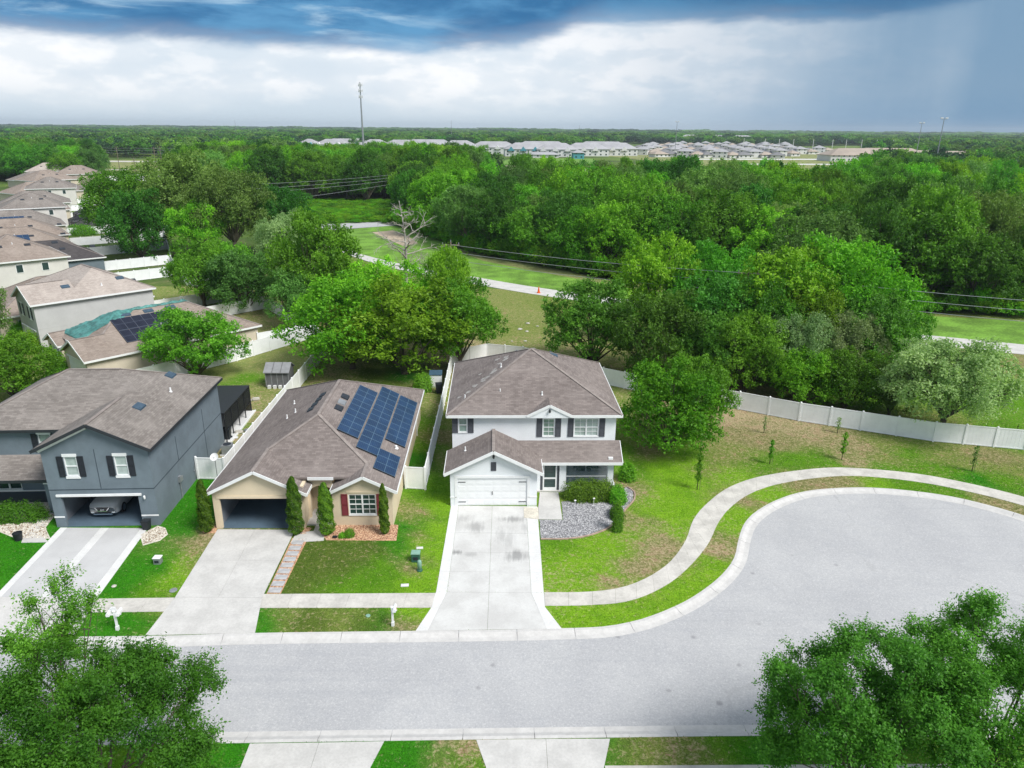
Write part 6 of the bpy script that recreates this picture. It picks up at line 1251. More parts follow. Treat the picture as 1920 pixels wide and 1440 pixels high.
def instanced(name, pts, protos, kind='stuff'):
    """many far trees as one object: points carrying copies"""
    me = bpy.data.meshes.new(name); me.vertices.add(len(pts)); me.vertices.foreach_set('co', np.array([(p[0], p[1], 0) for p in pts], float).ravel())
    a = me.attributes.new('sc', 'FLOAT_VECTOR', 'POINT'); a.data.foreach_set('vector', np.array([(p[3], p[3], p[2]) for p in pts], float).ravel())
    a = me.attributes.new('rot', 'FLOAT', 'POINT'); a.data.foreach_set('value', RNG.uniform(0, 6.28, len(pts)))
    o = link(name, me, kind=kind); c = bpy.data.collections.new(name + '_kinds')
    for p in protos: c.objects.link(p)
    ng = bpy.data.node_groups.new(name, 'GeometryNodeTree'); ng.interface.new_socket('Geometry', in_out='INPUT', socket_type='NodeSocketGeometry'); ng.interface.new_socket('Geometry', in_out='OUTPUT', socket_type='NodeSocketGeometry')
    n = ng.nodes; i_ = n.new('NodeGroupInput'); o_ = n.new('NodeGroupOutput'); ip = n.new('GeometryNodeInstanceOnPoints'); ci = n.new('GeometryNodeCollectionInfo'); ci.inputs['Collection'].default_value = c; ci.inputs['Separate Children'].default_value = True
    s = n.new('GeometryNodeInputNamedAttribute'); s.data_type = 'FLOAT_VECTOR'; s.inputs['Name'].default_value = 'sc'; r = n.new('GeometryNodeInputNamedAttribute'); r.data_type = 'FLOAT'; r.inputs['Name'].default_value = 'rot'
    cx = n.new('ShaderNodeCombineXYZ'); L = ng.links; L.new(r.outputs['Attribute'], cx.inputs['Z']); L.new(i_.outputs[0], ip.inputs['Points']); L.new(ci.outputs[0], ip.inputs['Instance']); ip.inputs['Pick Instance'].default_value = True
    L.new(cx.outputs[0], ip.inputs['Rotation']); L.new(s.outputs['Attribute'], ip.inputs['Scale']); L.new(ip.outputs[0], o_.inputs[0]); md = o.modifiers.new('copies', 'NODES'); md.node_group = ng; return o
def far_proto(i, lm, R=5.0, H=9.0, tw=420, leaf=.75):
    cm, tm = make_tree(500 + i, R, H, 1.0, 11, tw, 6, 1.0, leaf, [lm], .3, lob=(.32, .5), sub=6); o = bpy.data.objects.new('tree_kind', cm); return o
def mid_proto(k, lm):
    cm = PROTO[k][0].copy(); cm.materials.clear(); cm.materials.append(MATS[lm]); return bpy.data.objects.new('tree_kind', cm)
rest = [(x, y, h / 9, r / 5) for x, y, h, r, _ in cand[NIND:]]
instanced('forest', rest, [mid_proto(0, 'leaf_bright'), mid_proto(1, 'leaf_mid'), mid_proto(2, 'leaf_deep'), mid_proto(3, 'leaf_olive'), mid_proto(5, 'leaf_mid')])
# far belts: wooded plain out to the horizon
belt = []
def clear(x, y):
    px = PX(x, y)
    if 1120 < px < 1625 and y < 1420 + 90 * math.sin(px / 60): return True                # estate of houses and fields
    if 930 < px <= 1120 and y < 960: return True
    if 545 < px <= 930 and 470 < y < 975 + 40 * math.sin(px / 40): return True            # long townhouse rows
    if 172 < px < 318 and y < 640: return True                                            # highway gap
    if 1625 <= px < 1830 and 520 < y < 760: return True
    return False
def add_belt(y0, y1, sp, h, s, keep=1.0):
    y = y0
    while y < y1:
        x = -.80 * y - 40
        while x < .80 * y + 40:
            X, Y = x + random.uniform(-.4, .4) * sp, y + random.uniform(-.4, .4) * sp
            if random.random() < keep and not clear(X, Y): belt.append((X, Y, random.uniform(*h) / 9, sp * s * random.uniform(.8, 1.2) / 5))
            x += sp
        y += sp * .95
add_belt(385, 760, 14, (11, 16), .62, .62); add_belt(760, 1500, 18, (12, 17), .62, .9); add_belt(1500, 2600, 38, (13, 20), .62, .95); add_belt(2600, 4200, 75, (15, 24), .66, 1.0); add_belt(4200, 7500, 170, (20, 34), .7)
belt = [b for b in belt if not (b[1] < 440 and forest_ok(b[0], b[1]))]
instanced('distant_woods', belt, [far_proto(0, 'leaf_far'), far_proto(1, 'leaf_far'), far_proto(2, 'leaf_mid'), far_proto(3, 'leaf_deep'), far_proto(4, 'leaf_olive')])
# scrub on the brush field and along the forest foot
under = []
for _ in range(900):
    x, y = random.uniform(-88, -32), random.uniform(203, 268)
    under.append((x, y, random.uniform(.6, 1.5) / 9, random.uniform(1.0, 2.4) / 5))
for _ in range(420):
    k = random.random(); e = [(-34, 205), (-18, 174), (-7, 153), (4, 141), (18.4, 126.5), (38, 114), (57.5, 105), (73, 101.5), (112, 86)]; i = random.randrange(len(e) - 1); t = random.random()
    x = lerp(e[i][0], e[i + 1][0], t); y = lerp(e[i][1], e[i + 1][1], t) + random.uniform(-.5, 5); under.append((x, y, random.uniform(1.4, 4.5) / 9, random.uniform(1.2, 2.6) / 5))
instanced('undergrowth', under, [far_proto(10, 'leaf_bright', tw=300, leaf=.6), far_proto(11, 'leaf_mid', tw=300, leaf=.6), far_proto(12, 'leaf_bright', tw=300, leaf=.6)])

# ================================================================== SMALL THINGS
def mailbox(label, p, rz, double=False, ornate=False):
    R = thing('mailbox', label, 'mailbox', (p.x, p.y, 0), rz); part('post', MB().box(-.05, .05, -.05, .05, 0, 1.15).box(-.075, .075, -.075, .075, 0, .25).box(-.07, .07, -.07, .07, 1.15, 1.2), 'plastic_white', R)
    for i, x in enumerate((-.24, .24) if double else (.14,)):
        mb = MB().extr([(x - .085, 1.02), (x + .085, 1.02), (x + .085, 1.14)] + [(x + .085 * math.cos(a), 1.14 + .085 * math.sin(a)) for a in np.linspace(.3, 2.84, 6)] + [(x - .085, 1.14)], 'y', -.26, .24)
        o = part('box', mb, 'plastic_white', R); part('flag', MB().box(x + .09, x + .1, -.1, -.07, 1.08, 1.26), 'red_plastic' if not double else 'plastic_white', o)
    part('bracket', MB().box(-.32 if double else -.05, .32 if double else .25, -.035, .035, .95, 1.018), 'plastic_white', R)
    if double: part('topper', MB().box(-.12, .12, -.02, .02, 1.25, 1.42).box(-.28, .28, -.015, .015, 1.2, 1.24), 'plastic_white', R)
mailbox('white double mailbox on a post in the verge between the two left driveways', at(221, 1181), .1, True); mailbox('slim white mailbox on a post in the verge by the tan and white houses', at(737, 1173), 0); mailbox('white double mailbox half hidden by the lower right oak', at(1455, 1385), 0, True)
def util(label, px, py, w, d, h, m, cap_m=None, cat='utility box', name='utility_box', rz=0.0):
    p = at(px, py); R = thing(name, label, cat, (p.x, p.y, 0), rz); part('cabinet', MB().box(-w / 2, w / 2, -d / 2, d / 2, 0, h), m, R, bevel=.02); part('lid', MB().box(-w / 2 - .03, w / 2 + .03, -d / 2 - .03, d / 2 + .03, h, h + .06), cap_m or m, R, bevel=.015); part('vent_grille', MB().box(-w * .3, w * .3, -d / 2 - .015, -d / 2 - .001, h * .3, h * .7), 'vent_black', R)
util('green electric transformer box with a white lid on the lawn strip', 780, 1051, .5, .45, .55, 'plastic_green', 'plastic_pale_green'); util('small grey utility box with a white lid on the lush left lawn', 297, 1056, .42, .36, .4, 'metal_grey', 'plastic_white')
p = at(787, 1070); R = thing('cable_pedestal', 'slim pale green cable pedestal in front of the transformer box', 'cable pedestal', (p.x, p.y, 0)); part('body', MB().lathe([(.13, 0), (.13, .62), (.11, .7), (.02, .74)], 12), 'plastic_pale_green', R, True); part('base', MB().lathe([(.17, 0), (.17, .08), (.14, .1)], 12), 'plastic_green', R)
for i, (px, py, w, d) in enumerate(((787, 1028, .42, .24), (759, 1098, .46, .26))):
    p = at(px, py); solo('meter_cover', MB().box(-w / 2, w / 2, -d / 2, d / 2, 0, .05), 'concrete_white', 'flat white meter cover in the grass, %s the transformer box' % ('behind', 'in front of')[i], 'meter cover', (p.x, p.y, .0), .1, bevel=.012)
p = at(690, 1155); solo('valve_cover', MB().lathe([(.13, 0), (.13, .04), (.11, .05)], 14), 'plastic_pale_green', 'small round pale green valve cover in the verge', 'valve cover', (p.x, p.y, 0)); p = at(325, 1107); solo('drain_cover', MB().lathe([(.22, 0), (.22, .02), (.2, .03)], 18), 'metal_grey', 'round grey cover in the grass beside the tan house driveway', 'drain cover', (p.x, p.y, 0))
p = at(214, 1100); solo('rock', MB().lathe([(.12, 0), (.15, .05), (.08, .1)], 7), 'stone_pale', 'small white stone on the lush left lawn', 'rock', (p.x, p.y, 0)); p = at(640, 1008)
p = at(628, 1009); R = thing('garden_lamp', 'small black spotlight at the front of the bark bed', 'garden lamp', (p.x, p.y, 0)); part('head', MB().box(-.14, .14, -.08, .08, .05, .16), 'plastic_dark', R, bevel=.01); part('stake', MB().box(-.02, .02, -.02, .02, 0, .05), 'plastic_dark', R)
for i, (px, py) in enumerate(((1078, 950), (1113, 946))): p = at(px, py); R = thing('garden_lamp', 'small white path light before the porch hedge, %s one' % ('left', 'right')[i], 'garden lamp', (p.x, p.y, 0)); part('stake', MB().tube([(0, 0, 0), (0, 0, .4)], .015, 6), 'plastic_white', R); part('head', MB().lathe([(.03, .4), (.09, .5), (.02, .54)], 10), 'plastic_white', R)
p = at(35, 1012); R = thing('planter', 'black plastic box at the edge of the left front lawn', 'planter', (p.x, p.y, 0)); part('tub', MB().lathe([(.22, 0), (.28, .45), (.3, .5), (.24, .5), (.22, .42)], 12), 'plastic_dark', R)
p = at(276, 992); R = thing('trash_bin', 'black bin beside the right pillar of the slate blue garage', 'trash bin', (p.x, p.y, 0)); part('body', MB().hexa([(-.18, -.18, 0), (.18, -.18, 0), (.18, .18, 0), (-.18, .18, 0), (-.23, -.23, .62), (.23, -.23, .62), (.23, .23, .62), (-.23, .23, .62)]), 'plastic_dark', R); part('lid', MB().box(-.25, .25, -.25, .25, .62, .68), 'plastic_dark', R, bevel=.015)
def wheelie(label, p, rz=0):
    R = thing('trash_bin', label, 'trash bin', (p.x, p.y, 0), rz); part('body', MB().hexa([(-.25, -.28, .05), (.25, -.28, .05), (.25, .25, .05), (-.25, .25, .05), (-.31, -.36, .98), (.31, -.36, .98), (.31, .33, .98), (-.31, .33, .98)]), 'plastic_dark', R, bevel=.02); part('lid', MB().box(-.33, .33, -.38, .36, .98, 1.05), 'plastic_dark', R, bevel=.02)
    for s in (-1, 1):
        mb = MB().lathe([(.1, -.03), (.12, -.02), (.12, .02), (.1, .03)], 12); mb.v = [(s * .29 + z, .26 + x, .12 + y) for x, y, z in mb.v]; part('wheel', mb, 'rubber', R)
wheelie('dark wheeled bin beside the slate blue house rear corner', at(427, 824), .1); wheelie('black bin next to the white storage box', at(823, 737), .2)
R = thing('air_conditioner', 'pale air conditioning unit against the slate blue side wall', 'air conditioner', (-23.0, 53.2, 0), .05); part('cabinet', MB().box(-.38, .38, -.38, .38, .08, .85), 'metal_grey', R, bevel=.02); part('fan_grille', MB().lathe([(.32, .851), (.32, .88), (.05, .9)], 16), 'vent_black', R); part('pad', MB().box(-.5, .5, -.5, .5, 0, .08), 'concrete', R)
p = at(414, 868); R = thing('satellite_dish', 'pale satellite dish at the gate beside the tan house roof', 'satellite dish', (-21.75, 47.9, 0)); part('mast', MB().tube([(0, 0, 0), (0, 0, 2.1)], .03, 8), 'metal_grey', R)
mb = MB().lathe([(.02, 0), (.14, .02), (.27, .07), (.30, .09)], 18); mb.f.pop(); c_, s_ = math.cos(.9), math.sin(.9); mb.v = [(x, y * c_ - z * s_, 2.2 + y * s_ + z * c_) for x, y, z in mb.v]; part('dish', mb, 'plastic_white', R, True); part('arm', MB().tube([(0, -.05, 2.2), (0, -.35, 2.35)], .02, 6), 'metal_grey', R)
# shed and storage box
p = at(521, 727); R = thing('garden_shed', 'small dark grey shed with a lighter gable roof behind the slate blue house', 'shed', (p.x, p.y + 1.0, 0), .02)
part('wall', MB().box(-1.15, 1.15, -1, 1, .1, 1.75).extr([(-1, 1.75), (1, 1.75), (0, 2.35)], 'x', -1.15, 1.15), 'shed_wall', R)
for k in range(5): x = -1.15 + 2.3 * k / 4; part('batten', MB().box(x - .035, x + .035, -1.03, -1.001, .1, 1.72), 'shed_roof', R)
mb = MB(); mb.extr([(-1.18, 1.68), (0, 2.42), (1.18, 1.68), (1.18, 1.60), (0, 2.34), (-1.18, 1.60)], 'x', -1.3, 1.3); part('roof', mb, 'shed_roof', R)
for x in (-.43, .43): part('roof_rib', MB().bar((x, -1.18, 1.70), (x, 0, 2.44), .06, .03), 'shed_wall', R)
for k in range(4): part('base_block', MB().box(-.95 + k * .55, -.65 + k * .55, -1.35, -1.06, 0, .32), 'concrete_white', R)
p = at(817, 727); R = thing('storage_box', 'white upright storage box with a blue grey lid by the white house fence', 'storage box', (p.x, p.y + .4, 0), .05); part('body', MB().box(-.6, .6, -.4, .45, 0, 1.35), 'plastic_white', R, bevel=.02); part('lid', MB().hexa([(-.66, -.46, 1.36), (.66, -.46, 1.36), (.66, .5, 1.56), (-.66, .5, 1.56), (-.66, -.46, 1.42), (.66, -.46, 1.42), (.66, .5, 1.62), (-.66, .5, 1.62)]), 'blue_lid', R)
for i, (px, py, s, m) in enumerate(((466, 818, .35, 'stone_pale'), (474, 812, .3, 'plastic_dark'), (455, 826, .3, 'stone_pale'), (448, 812, .35, 'stone_pale'), (462, 808, .25, 'metal_grey'), (441, 822, .25, 'plastic_white'), (480, 750, .35, 'stone_pale'), (465, 752, .4, 'stone_pale'))):
    p = at(px, py); mb = MB().box(-s, s, -s * .6, s * .6, 0, s * .7); solo('garden_clutter', mb, m, 'odd %s piece of clutter lying behind the slate blue house' % {'stone_pale': 'pale', 'plastic_dark': 'black', 'metal_grey': 'grey', 'plastic_white': 'white'}[m], 'clutter', (p.x, p.y, 0), random.uniform(0, 3), 'clutter behind the slate blue house', bevel=.06)
structure('patio_slab', MB().slab(g((432, 800), (458, 790), (456, 800), (434, 812)), -.02, .05), 'concrete_white')
for i, (px, py) in enumerate(((593, 702), (604, 688))): p = at(px, py); solo('clothes_post', MB().tube([(0, 0, 0), (0, 0, 2.3)], .05, 6), 'wood_pole', 'thin brown post at the fence behind the tan house, %s one' % ('nearer', 'farther')[i], 'post', (p.x, p.y, 0))
for i, (px, py) in enumerate(((1010, 549),)):
    p = at(px, py, .06); R = thing('traffic_cone', 'orange traffic marker standing on the road', 'traffic cone', (p.x, p.y, .06)); part('cone', MB().lathe([(.22, .04), (.05, 1.0), (.04, 1.02)], 12), 'orange', R); part('base', MB().box(-.28, .28, -.28, .28, 0, .04), 'orange', R)
p = at(437, 740); solo('green_ball', MB().lathe([(.05, .0), (.22, .12), (.25, .25), (.18, .42), (.02, .5)], 12), 'plastic_pale_green', 'small bright green ball on the grass by the patio screens', 'ball', (p.x, p.y, 0), smooth=True)
# ---- poles and wires
def pole(label, x, y, h, arms=1, m='wood_pole', r=.16):
    R = thing('utility_pole', label, 'utility pole', (x, y, 0), random.uniform(-.1, .1)); part('post', MB().tube([(0, 0, 0), (0, 0, h)], [r, r * .65], 8), m, R)
    for k in range(arms):
        part('crossarm', MB().box(-1.2, 1.2, -.06, .06, h - .5 - k * 1.2, h - .36 - k * 1.2), m, R)
    part('insulators', MB().tube([(-1.1, 0, h - .36), (-1.1, 0, h - .1)], .06, 6).tube([(1.1, 0, h - .36), (1.1, 0, h - .1)], .06, 6).tube([(0, 0, h), (0, 0, h + .25)], .06, 6), 'metal_grey', R)
PL = [(-64, 134), (-8.6, 99.8), (26.5, 80.6), (62, 63.5), (100, 45)]
for i, (x, y) in enumerate(PL[1:4]): pole('wooden power pole carrying the wires along the road, %s' % ('behind the big oak', 'inside the oak group', 'outside the frame at the right')[i], x, y, 10.4)
for i in range(3):
    z = (10.0, 9.0, 7.9)[i]; mb = MB()
    for (xa, ya), (xb, yb) in zip(PL[1:-1], PL[2:]):
        pts = [(lerp(xa, xb, t) + i * .15, lerp(ya, yb, t), z - 1.6 * t * (1 - t)) for t in np.linspace(0, 1, 17)]; mb.tube(pts, .028, 5, False)
    solo('power_line', mb, 'wire', '%s of the three wires crossing in front of the right hand forest' % ('topmost', 'middle', 'lowest')[i], 'wire', None, None, 'power lines along the road')
for i, (a, b, za, zb) in enumerate((((-71, 210), (-37.5, 262), 10, 10.3), ((-71.6, 206), (-38.0, 261), 9, 9.4), ((-63, 190), (-37.8, 260), 9.5, 8.6), ((-55, 162), (-37.6, 259), 9.6, 7.7))):
    pts = [(lerp(a[0], b[0], t), lerp(a[1], b[1], t), lerp(za, zb, t) - 1.4 * t * (1 - t)) for t in np.linspace(0, 1, 13)]; solo('power_line', MB().tube(pts, .03, 5, False), 'wire', 'wire strung before the wood behind the brush field, %s' % ('topmost', 'second', 'third', 'lowest')[i], 'wire', None, None, 'power lines before the brush field')
pole('power pole at the right end of the brush field', -37.7, 262, 10.5)
for i, (px, dy, top) in enumerate(((172, 430, 14), (190, 420, 14), (219, 440, 14), (252, 330, 12), (289, 430, 14), (300, 445, 14))):
    x = at_px(px, dy) ; pole('tall pole by the distant highway at the upper left, number %s from the left' % ('one two three four five six'.split()[i]), x, dy, top, 2, r=.22)
for k, z in enumerate((13.6, 12.4, 11.0)): solo('power_line', MB().tube([(at_px(130 + j * 20, 430), 430, z - .5 * math.sin(j * 2.1) ** 2) for j in range(12)], .05, 4, False), 'wire', '%s wire strung between the highway poles at the upper left' % ('top', 'middle', 'bottom')[k], 'wire', None, None, 'wires by the highway')
# cell tower
tx, ty = at_px(678.5, 690), 690.0; R = thing('cell_tower', 'slender grey cell tower with stacked antenna rings rising above the horizon', 'cell tower', (tx, ty, 0)); TH = 63.5
part('mast', MB().tube([(0, 0, 0), (0, 0, TH)], [1.05, .45], 10), 'metal_grey', R)
for k, z in enumerate((TH - 2.2, TH - 7.0, TH - 12.0)):
    fb = MB(); pb = MB()
    for j in range(3):
        a = j * 2.094 + .4; b = a + 2.094; p1 = Vector((2.3 * math.cos(a), 2.3 * math.sin(a), z)); p2 = Vector((2.3 * math.cos(b), 2.3 * math.sin(b), z)); fb.bar(p1, p2, .2, .2); fb.bar((0, 0, z), p1, .16, .16)
        for t in (.15, .5, .85): q = p1.lerp(p2, t); pb.box(q.x - .22, q.x + .22, q.y - .16, q.y + .16, z - 1.2, z + 1.2)
    o = part('platform', fb, 'metal_grey', R); part('antenna', pb, 'plastic_white', o)
def mast(label, px, y, h, lamps=True):
    x = at_px(px, y); R = thing('light_mast', label, 'light mast', (x, y, 0)); part('post', MB().tube([(0, 0, 0), (0, 0, h)], [.35, .2], 8), 'metal_grey', R)
    if lamps: part('crossarm', MB().box(-1.9, 1.9, -.12, .12, h - .3, h), 'metal_grey', R); part('lamp_head', MB().box(-2.1, -.8, -.5, .3, h, h + .7).box(.8, 2.1, -.5, .3, h, h + .7), 'plastic_white', R)
mast('tall light mast with paired floodlights at the right horizon, larger', 1749, 450, 33); mast('light mast with paired floodlights at the right horizon, smaller', 1713, 620, 32.5); mast('light mast above the apartment blocks on the horizon', 1262, 800, 34); mast('faint antenna mast left of centre on the horizon', 843, 1200, 38, False); mast('faint antenna mast at the left on the horizon', 440, 1500, 38, False); mast('faint antenna mast right of centre on the horizon', 1082, 1500, 34, False)
# ---- distant buildings
def far_house(label, x, y, w, d, h, rz, wall, roof, group, name='distant_house', pt=.42):
    R = thing(name, label, 'house', (x, y, 0), rz, group); e = .8; part('wall', MB().box(-w / 2, w / 2, -d / 2, d / 2, 0, h), wall, R); rb = MB(); pr = (d / 2 + e) * pt; m = max(0.5, w / 2 + e - (d / 2 + e)) 
    c = [(-w / 2 - e, -d / 2 - e, h), (w / 2 + e, -d / 2 - e, h), (w / 2 + e, d / 2 + e, h), (-w / 2 - e, d / 2 + e, h)]; a, b = (-m, 0, h + pr), (m, 0, h + pr)
    slope(rb, [c[0], c[1], b, a], .3); slope(rb, [c[1], c[2], b], .3); slope(rb, [c[2], c[3], a, b], .3); slope(rb, [c[3], c[0], a], .3); part('roof', rb, roof, R)
    k = max(2, int(w / 5))
    for i in range(k):
        xx = -w / 2 + w * (i + .5) / k
        for z in ((1.0,) if h < 4 else (1.0, 4.2)): part('window', MB().box(xx - .8, xx + .8, -d / 2 - .06, -d / 2 - .01, z, z + 1.4), 'glass_dark', R)
    return R
TG = 'long two storey townhouse rows beyond the forest'
TWN = [(577, 900, 26), (622, 905, 40), (700, 905, 34), (752, 885, 44), (858, 880, 40), (922, 820, 50), (985, 760, 46), (1040, 755, 40), (1095, 780, 44), (1150, 800, 44), (1012, 860, 60), (1125, 880, 60), (650, 950, 60), (800, 935, 60)]
for i, (px, y, w) in enumerate(TWN):
    x = at_px(px, y); R = far_house('%s roofed white townhouse row beyond the forest, number %s from the left' % ('grey', 'one two three four five six seven eight nine ten eleven twelve thirteen fourteen'.split()[sorted(range(len(TWN)), key=lambda q: TWN[q][0]).index(i)]), x, y, w, 22, 7.0, random.uniform(-.15, .1), 'far_wall', 'far_roof', TG, 'townhouse', .5)
    gb = MB()
    for k in range(int(w / 12)): xx = -w / 2 + 6 + k * 12; gb.extr([(xx - 3.4, 5.2), (xx + 3.4, 5.2), (xx, 9.2)], 'y', -12.4, -2)
    part('gable', gb, 'far_wall' if i % 6 else 'far_teal', R)
R = far_house('white garage block on the lawn before the townhouses', at_px(1010, 720), 720, 34, 9, 3, .02, 'far_wall', 'far_roof', None, 'garage_block'); far_house('teal gabled building half hidden by the forest edge', at_px(1080, 700), 700, 10, 10, 5.5, .1, 'far_teal', 'far_roof', None, 'teal_building')
n_ = 0; rr = random.Random(5)
for row, (y, x0, x1) in enumerate(((760, 1225, 1470), (830, 1200, 1490), (900, 1190, 1530), (980, 1200, 1560), (1070, 1190, 1500), (1180, 1220, 1480), (1320, 1240, 1480))):
    px = x0 + rr.uniform(0, 10)
    while px < x1:
        yy = y + rr.uniform(-9, 9); n_ += 1; far_house('pale suburban house with a %s roof in the distant estate' % ('grey', 'light brown', 'dark')[n_ % 3], at_px(px, yy), yy, rr.uniform(12, 16), 12, 3.2 if n_ % 3 else 6, rr.uniform(-.4, .4), 'far_wall', ('far_roof', 'far_roof_tan', 'far_roof_dark')[n_ % 3], 'houses of the distant estate'); px += 23 * 700 / y * rr.uniform(.85, 1.25)
for i, (px, y, w) in enumerate(((1252, 1640, 40), (1290, 1660, 40), (1333, 1650, 48), (1386, 1560, 46))):
    R = far_house('white three storey apartment block near the horizon, %s from the left' % ('first', 'second', 'third', 'fourth')[i], at_px(px, y), y, w, 20, 13, rr.uniform(-.2, .2), 'plastic_white', 'far_roof', 'apartment blocks near the horizon', 'apartment_block')
    for z in (7.6,): [part('window', MB().box(-w / 2 + w * (k + .5) / 6 - .9, -w / 2 + w * (k + .5) / 6 + .9, -9.07, -9.01, z, z + 1.6), 'glass_dark', R) for k in range(6)]
for i, (px, y, w) in enumerate(((1600, 700, 60), (1660, 720, 70), (1715, 640, 50), (1770, 620, 44), (1805, 640, 30))): far_house('low pale industrial building at the far right, number %s from the left' % ('one two three four five'.split()[i]), at_px(px, y), y, w, 26, 5.5, rr.uniform(-.1, .1), 'far_wall', 'far_roof_tan', 'pale buildings at the far right', 'industrial_building')
wb = MB(); [wb.tube([(at_px(1370 + k * 22, 900), 900, 0), (at_px(1370 + k * 22, 900), 900, 15)], .35, 5) for k in range(1)]
for k in range(11): px = 1395 + k * 31 + rr.uniform(-6, 6); solo('lamp_post', MB().tube([(0, 0, 0), (0, 0, 17)], .28, 5), 'plastic_white', 'pale lamp post along the distant estate road', 'lamp post', (at_px(px, 900), 900, 0), None, 'lamp posts along the distant estate road')
wr = MB(); 

# screened pool cages in the gardens of the row
for i, (px, py, s) in enumerate(((163, 432, 9), (168, 418, 7))):
    p = at(px, py); R = thing('screen_enclosure', 'dark screened pool cage in a garden of the row, %s one' % ('nearer', 'farther')[i], 'screen enclosure', (p.x, p.y, 0), math.radians(-50)); fb = MB()
    for u in (-s / 2, 0, s / 2):
        for v in (-3, 3): fb.box(u - .06, u + .06, v - .06, v + .06, 0, 2.6)
        fb.bar((u, -3, 2.6), (u, 0, 3.7), .12, .12); fb.bar((u, 3, 2.6), (u, 0, 3.7), .12, .12)
    fb.box(-s / 2, s / 2, -3.05, -2.95, 2.5, 2.62); fb.box(-s / 2, s / 2, 2.95, 3.05, 2.5, 2.62); part('frame', fb, 'cage_dark', R)
    part('screen', MB().extr([(-3, 0), (3, 0), (3, 2.55), (0, 3.65), (-3, 2.55)], 'x', -s / 2, s / 2), 'dark_screen', R)
for i, (px, py, w, d) in enumerate(((185, 430, 9, 7), (190, 412, 10, 8), (182, 395, 10, 8), (186, 376, 14, 10), (190, 356, 16, 12))):
    p = at(px, py); structure('patio_slab', MB().box(-w / 2, w / 2, -d / 2, d / 2, 0, .06), 'concrete_white', loc=(p.x, p.y, 0))

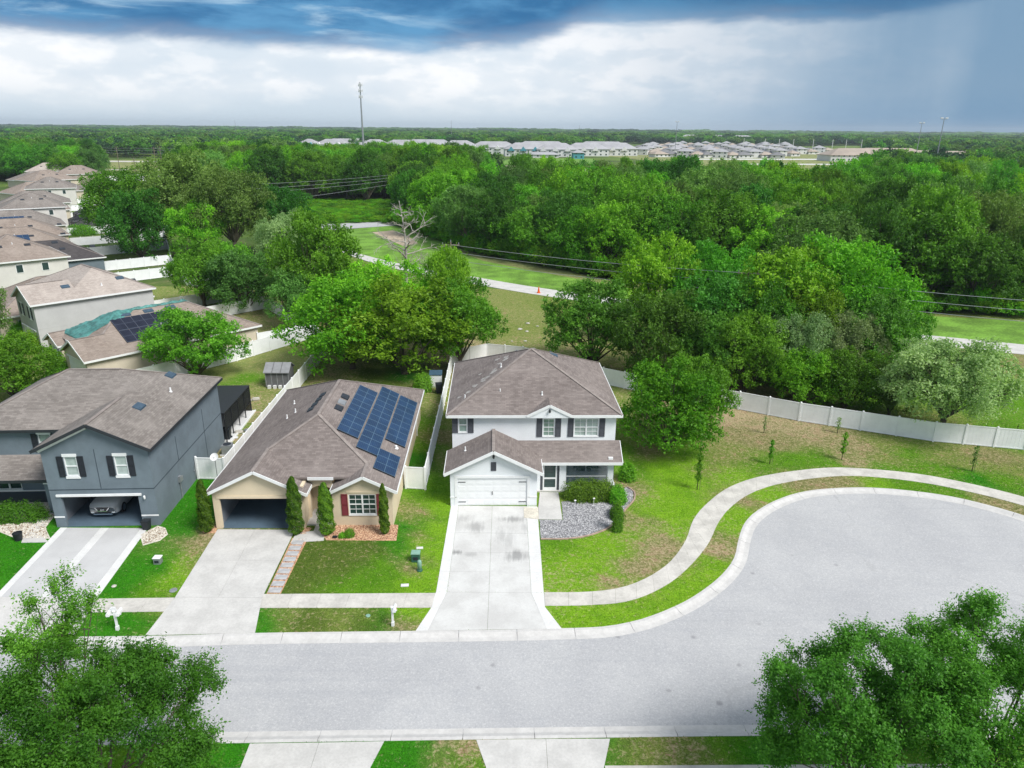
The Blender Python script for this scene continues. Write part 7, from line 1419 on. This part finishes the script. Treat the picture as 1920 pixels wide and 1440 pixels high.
# ---- grass: tufts standing on the near lawns, clear of everything laid over them
def grass(n):
    x0, x1, y0, y1, c = -46.0, 46.0, 14.0, 64.0, .05; nx, ny = int((x1 - x0) / c), int((y1 - y0) / c); M = np.zeros((ny, nx), bool)
    def fill(poly, val):
        P = np.array(poly); a, b = P.min(0), P.max(0); i0, i1 = max(0, int((a[0] - x0) / c)), min(nx, int((b[0] - x0) / c) + 2); j0, j1 = max(0, int((a[1] - y0) / c)), min(ny, int((b[1] - y0) / c) + 2)
        if i1 <= i0 or j1 <= j0: return
        X, Y = np.meshgrid(x0 + (np.arange(i0, i1) + .5) * c, y0 + (np.arange(j0, j1) + .5) * c); r = np.zeros(X.shape, bool)
        for k in range(len(P)):
            (ax, ay), (bx, by) = P[k], P[k - 1]
            if ay != by: r ^= ((ay > Y) != (by > Y)) & (X < (bx - ax) * (Y - ay) / (by - ay) + ax)
        M[j0:j1, i0:i1][r] = val
    fill(T([p for p in kn if p.x > -60]) + [(60, 36.3), (60, 70), (-60, 70)], True); fill(T([p for p in ks if p.x > -60])[::-1] + [(-60, 8), (60, 8), (60, 36.3)], True)
    for P in COVER: fill(P, False)
    for a, b, d, e in ((-4.4, 7.9, 44.8, 61), (-19.9, -7.6, 41.5, 61.5), (-30.0, -23.4, 41.5, 56), (-37.2, -29, 43, 56), (-30, -23, 55, 63)): fill([(a, d), (b, d), (b, e), (a, e)], False)
    X = RNG.uniform(x0, x1, n * 2); Y = RNG.uniform(y0, y1, n * 2); ok = M[((Y - y0) / c).astype(int).clip(0, ny - 1), ((X - x0) / c).astype(int).clip(0, nx - 1)] & (np.abs(X) < .72 * Y + 4); X, Y = X[ok][:n], Y[ok][:n]; n = len(X)
    P = np.array([tuple(at(px, py))[:2] for px, py, _, _ in TONES]); C = np.array([t for _, _, t, _ in TONES]); D = np.array([d for *_, d in TONES]); tone = np.empty((n, 3)); dry = np.empty(n)
    for k in range(0, n, 20000):
        q = np.stack([X[k:k + 20000], Y[k:k + 20000]], 1); s = 1 / (.15 + ((q[:, None] - P[None]) ** 2).sum(2)) ** 2.2; s /= s.sum(1, keepdims=True); tone[k:k + 20000] = s @ C; dry[k:k + 20000] = s @ D
    keep = RNG.uniform(0, 1, n) > dry * 1.3; X, Y, tone = X[keep], Y[keep], tone[keep]; n = len(X)
    a = RNG.uniform(0, 6.283, n); w = RNG.uniform(.012, .028, n); h = RNG.uniform(.03, .075, n); V = np.zeros((n, 3, 3)); lx, ly = RNG.normal(0, .025, (2, n))
    V[:, 0] = np.stack([X - np.cos(a) * w, Y - np.sin(a) * w, np.zeros(n)], 1); V[:, 1] = np.stack([X + np.cos(a) * w, Y + np.sin(a) * w, np.zeros(n)], 1); V[:, 2] = np.stack([X + lx, Y + ly, h], 1)
    me = bpy.data.meshes.new('grass'); me.vertices.add(3 * n); me.vertices.foreach_set('co', V.ravel()); me.loops.add(3 * n); me.loops.foreach_set('vertex_index', np.arange(3 * n)); me.polygons.add(n); me.polygons.foreach_set('loop_start', np.arange(n) * 3); me.update(calc_edges=True)
    at_ = me.attributes.new('tone', 'FLOAT_COLOR', 'FACE'); f = RNG.uniform(.7, 1.6, (n, 1)); at_.data.foreach_set('color', np.hstack([tone * f, np.ones((n, 1))]).ravel()); me.materials.append(MATS['grass_tuft']); link('grass', me, kind='stuff')
m, N, b = base_mat('grass_tuft'); a_ = N.node('ShaderNodeAttribute', attribute_name='tone'); N.l.new(a_.outputs[0], b.inputs['Base Color']); b.inputs['Roughness'].default_value = .9; b.inputs['Specular IOR Level'].default_value = .1
grass(260000)

for i, (px, y, deg, rf) in enumerate(((24, 285, 60, 'shingle_tan'), (8, 320, 55, 'shingle_grey'), (38, 352, 62, 'shingle_tan'), (-8, 258, 58, 'shingle_tan'), (72, 372, 50, 'shingle_grey'))):
    hip_house('%s roofed house across the street at the upper left corner, number %s from the front' % ({'shingle_tan': 'brown', 'shingle_grey': 'grey'}[rf], ('two', 'three', 'four', 'one', 'five')[i]), Vector((at_px(px, y), y, 0)), math.radians(deg - 90), 13, 17, 3.0 if i % 2 else 5.4, 'cream_stucco', rf, group='houses across the street at the upper left')
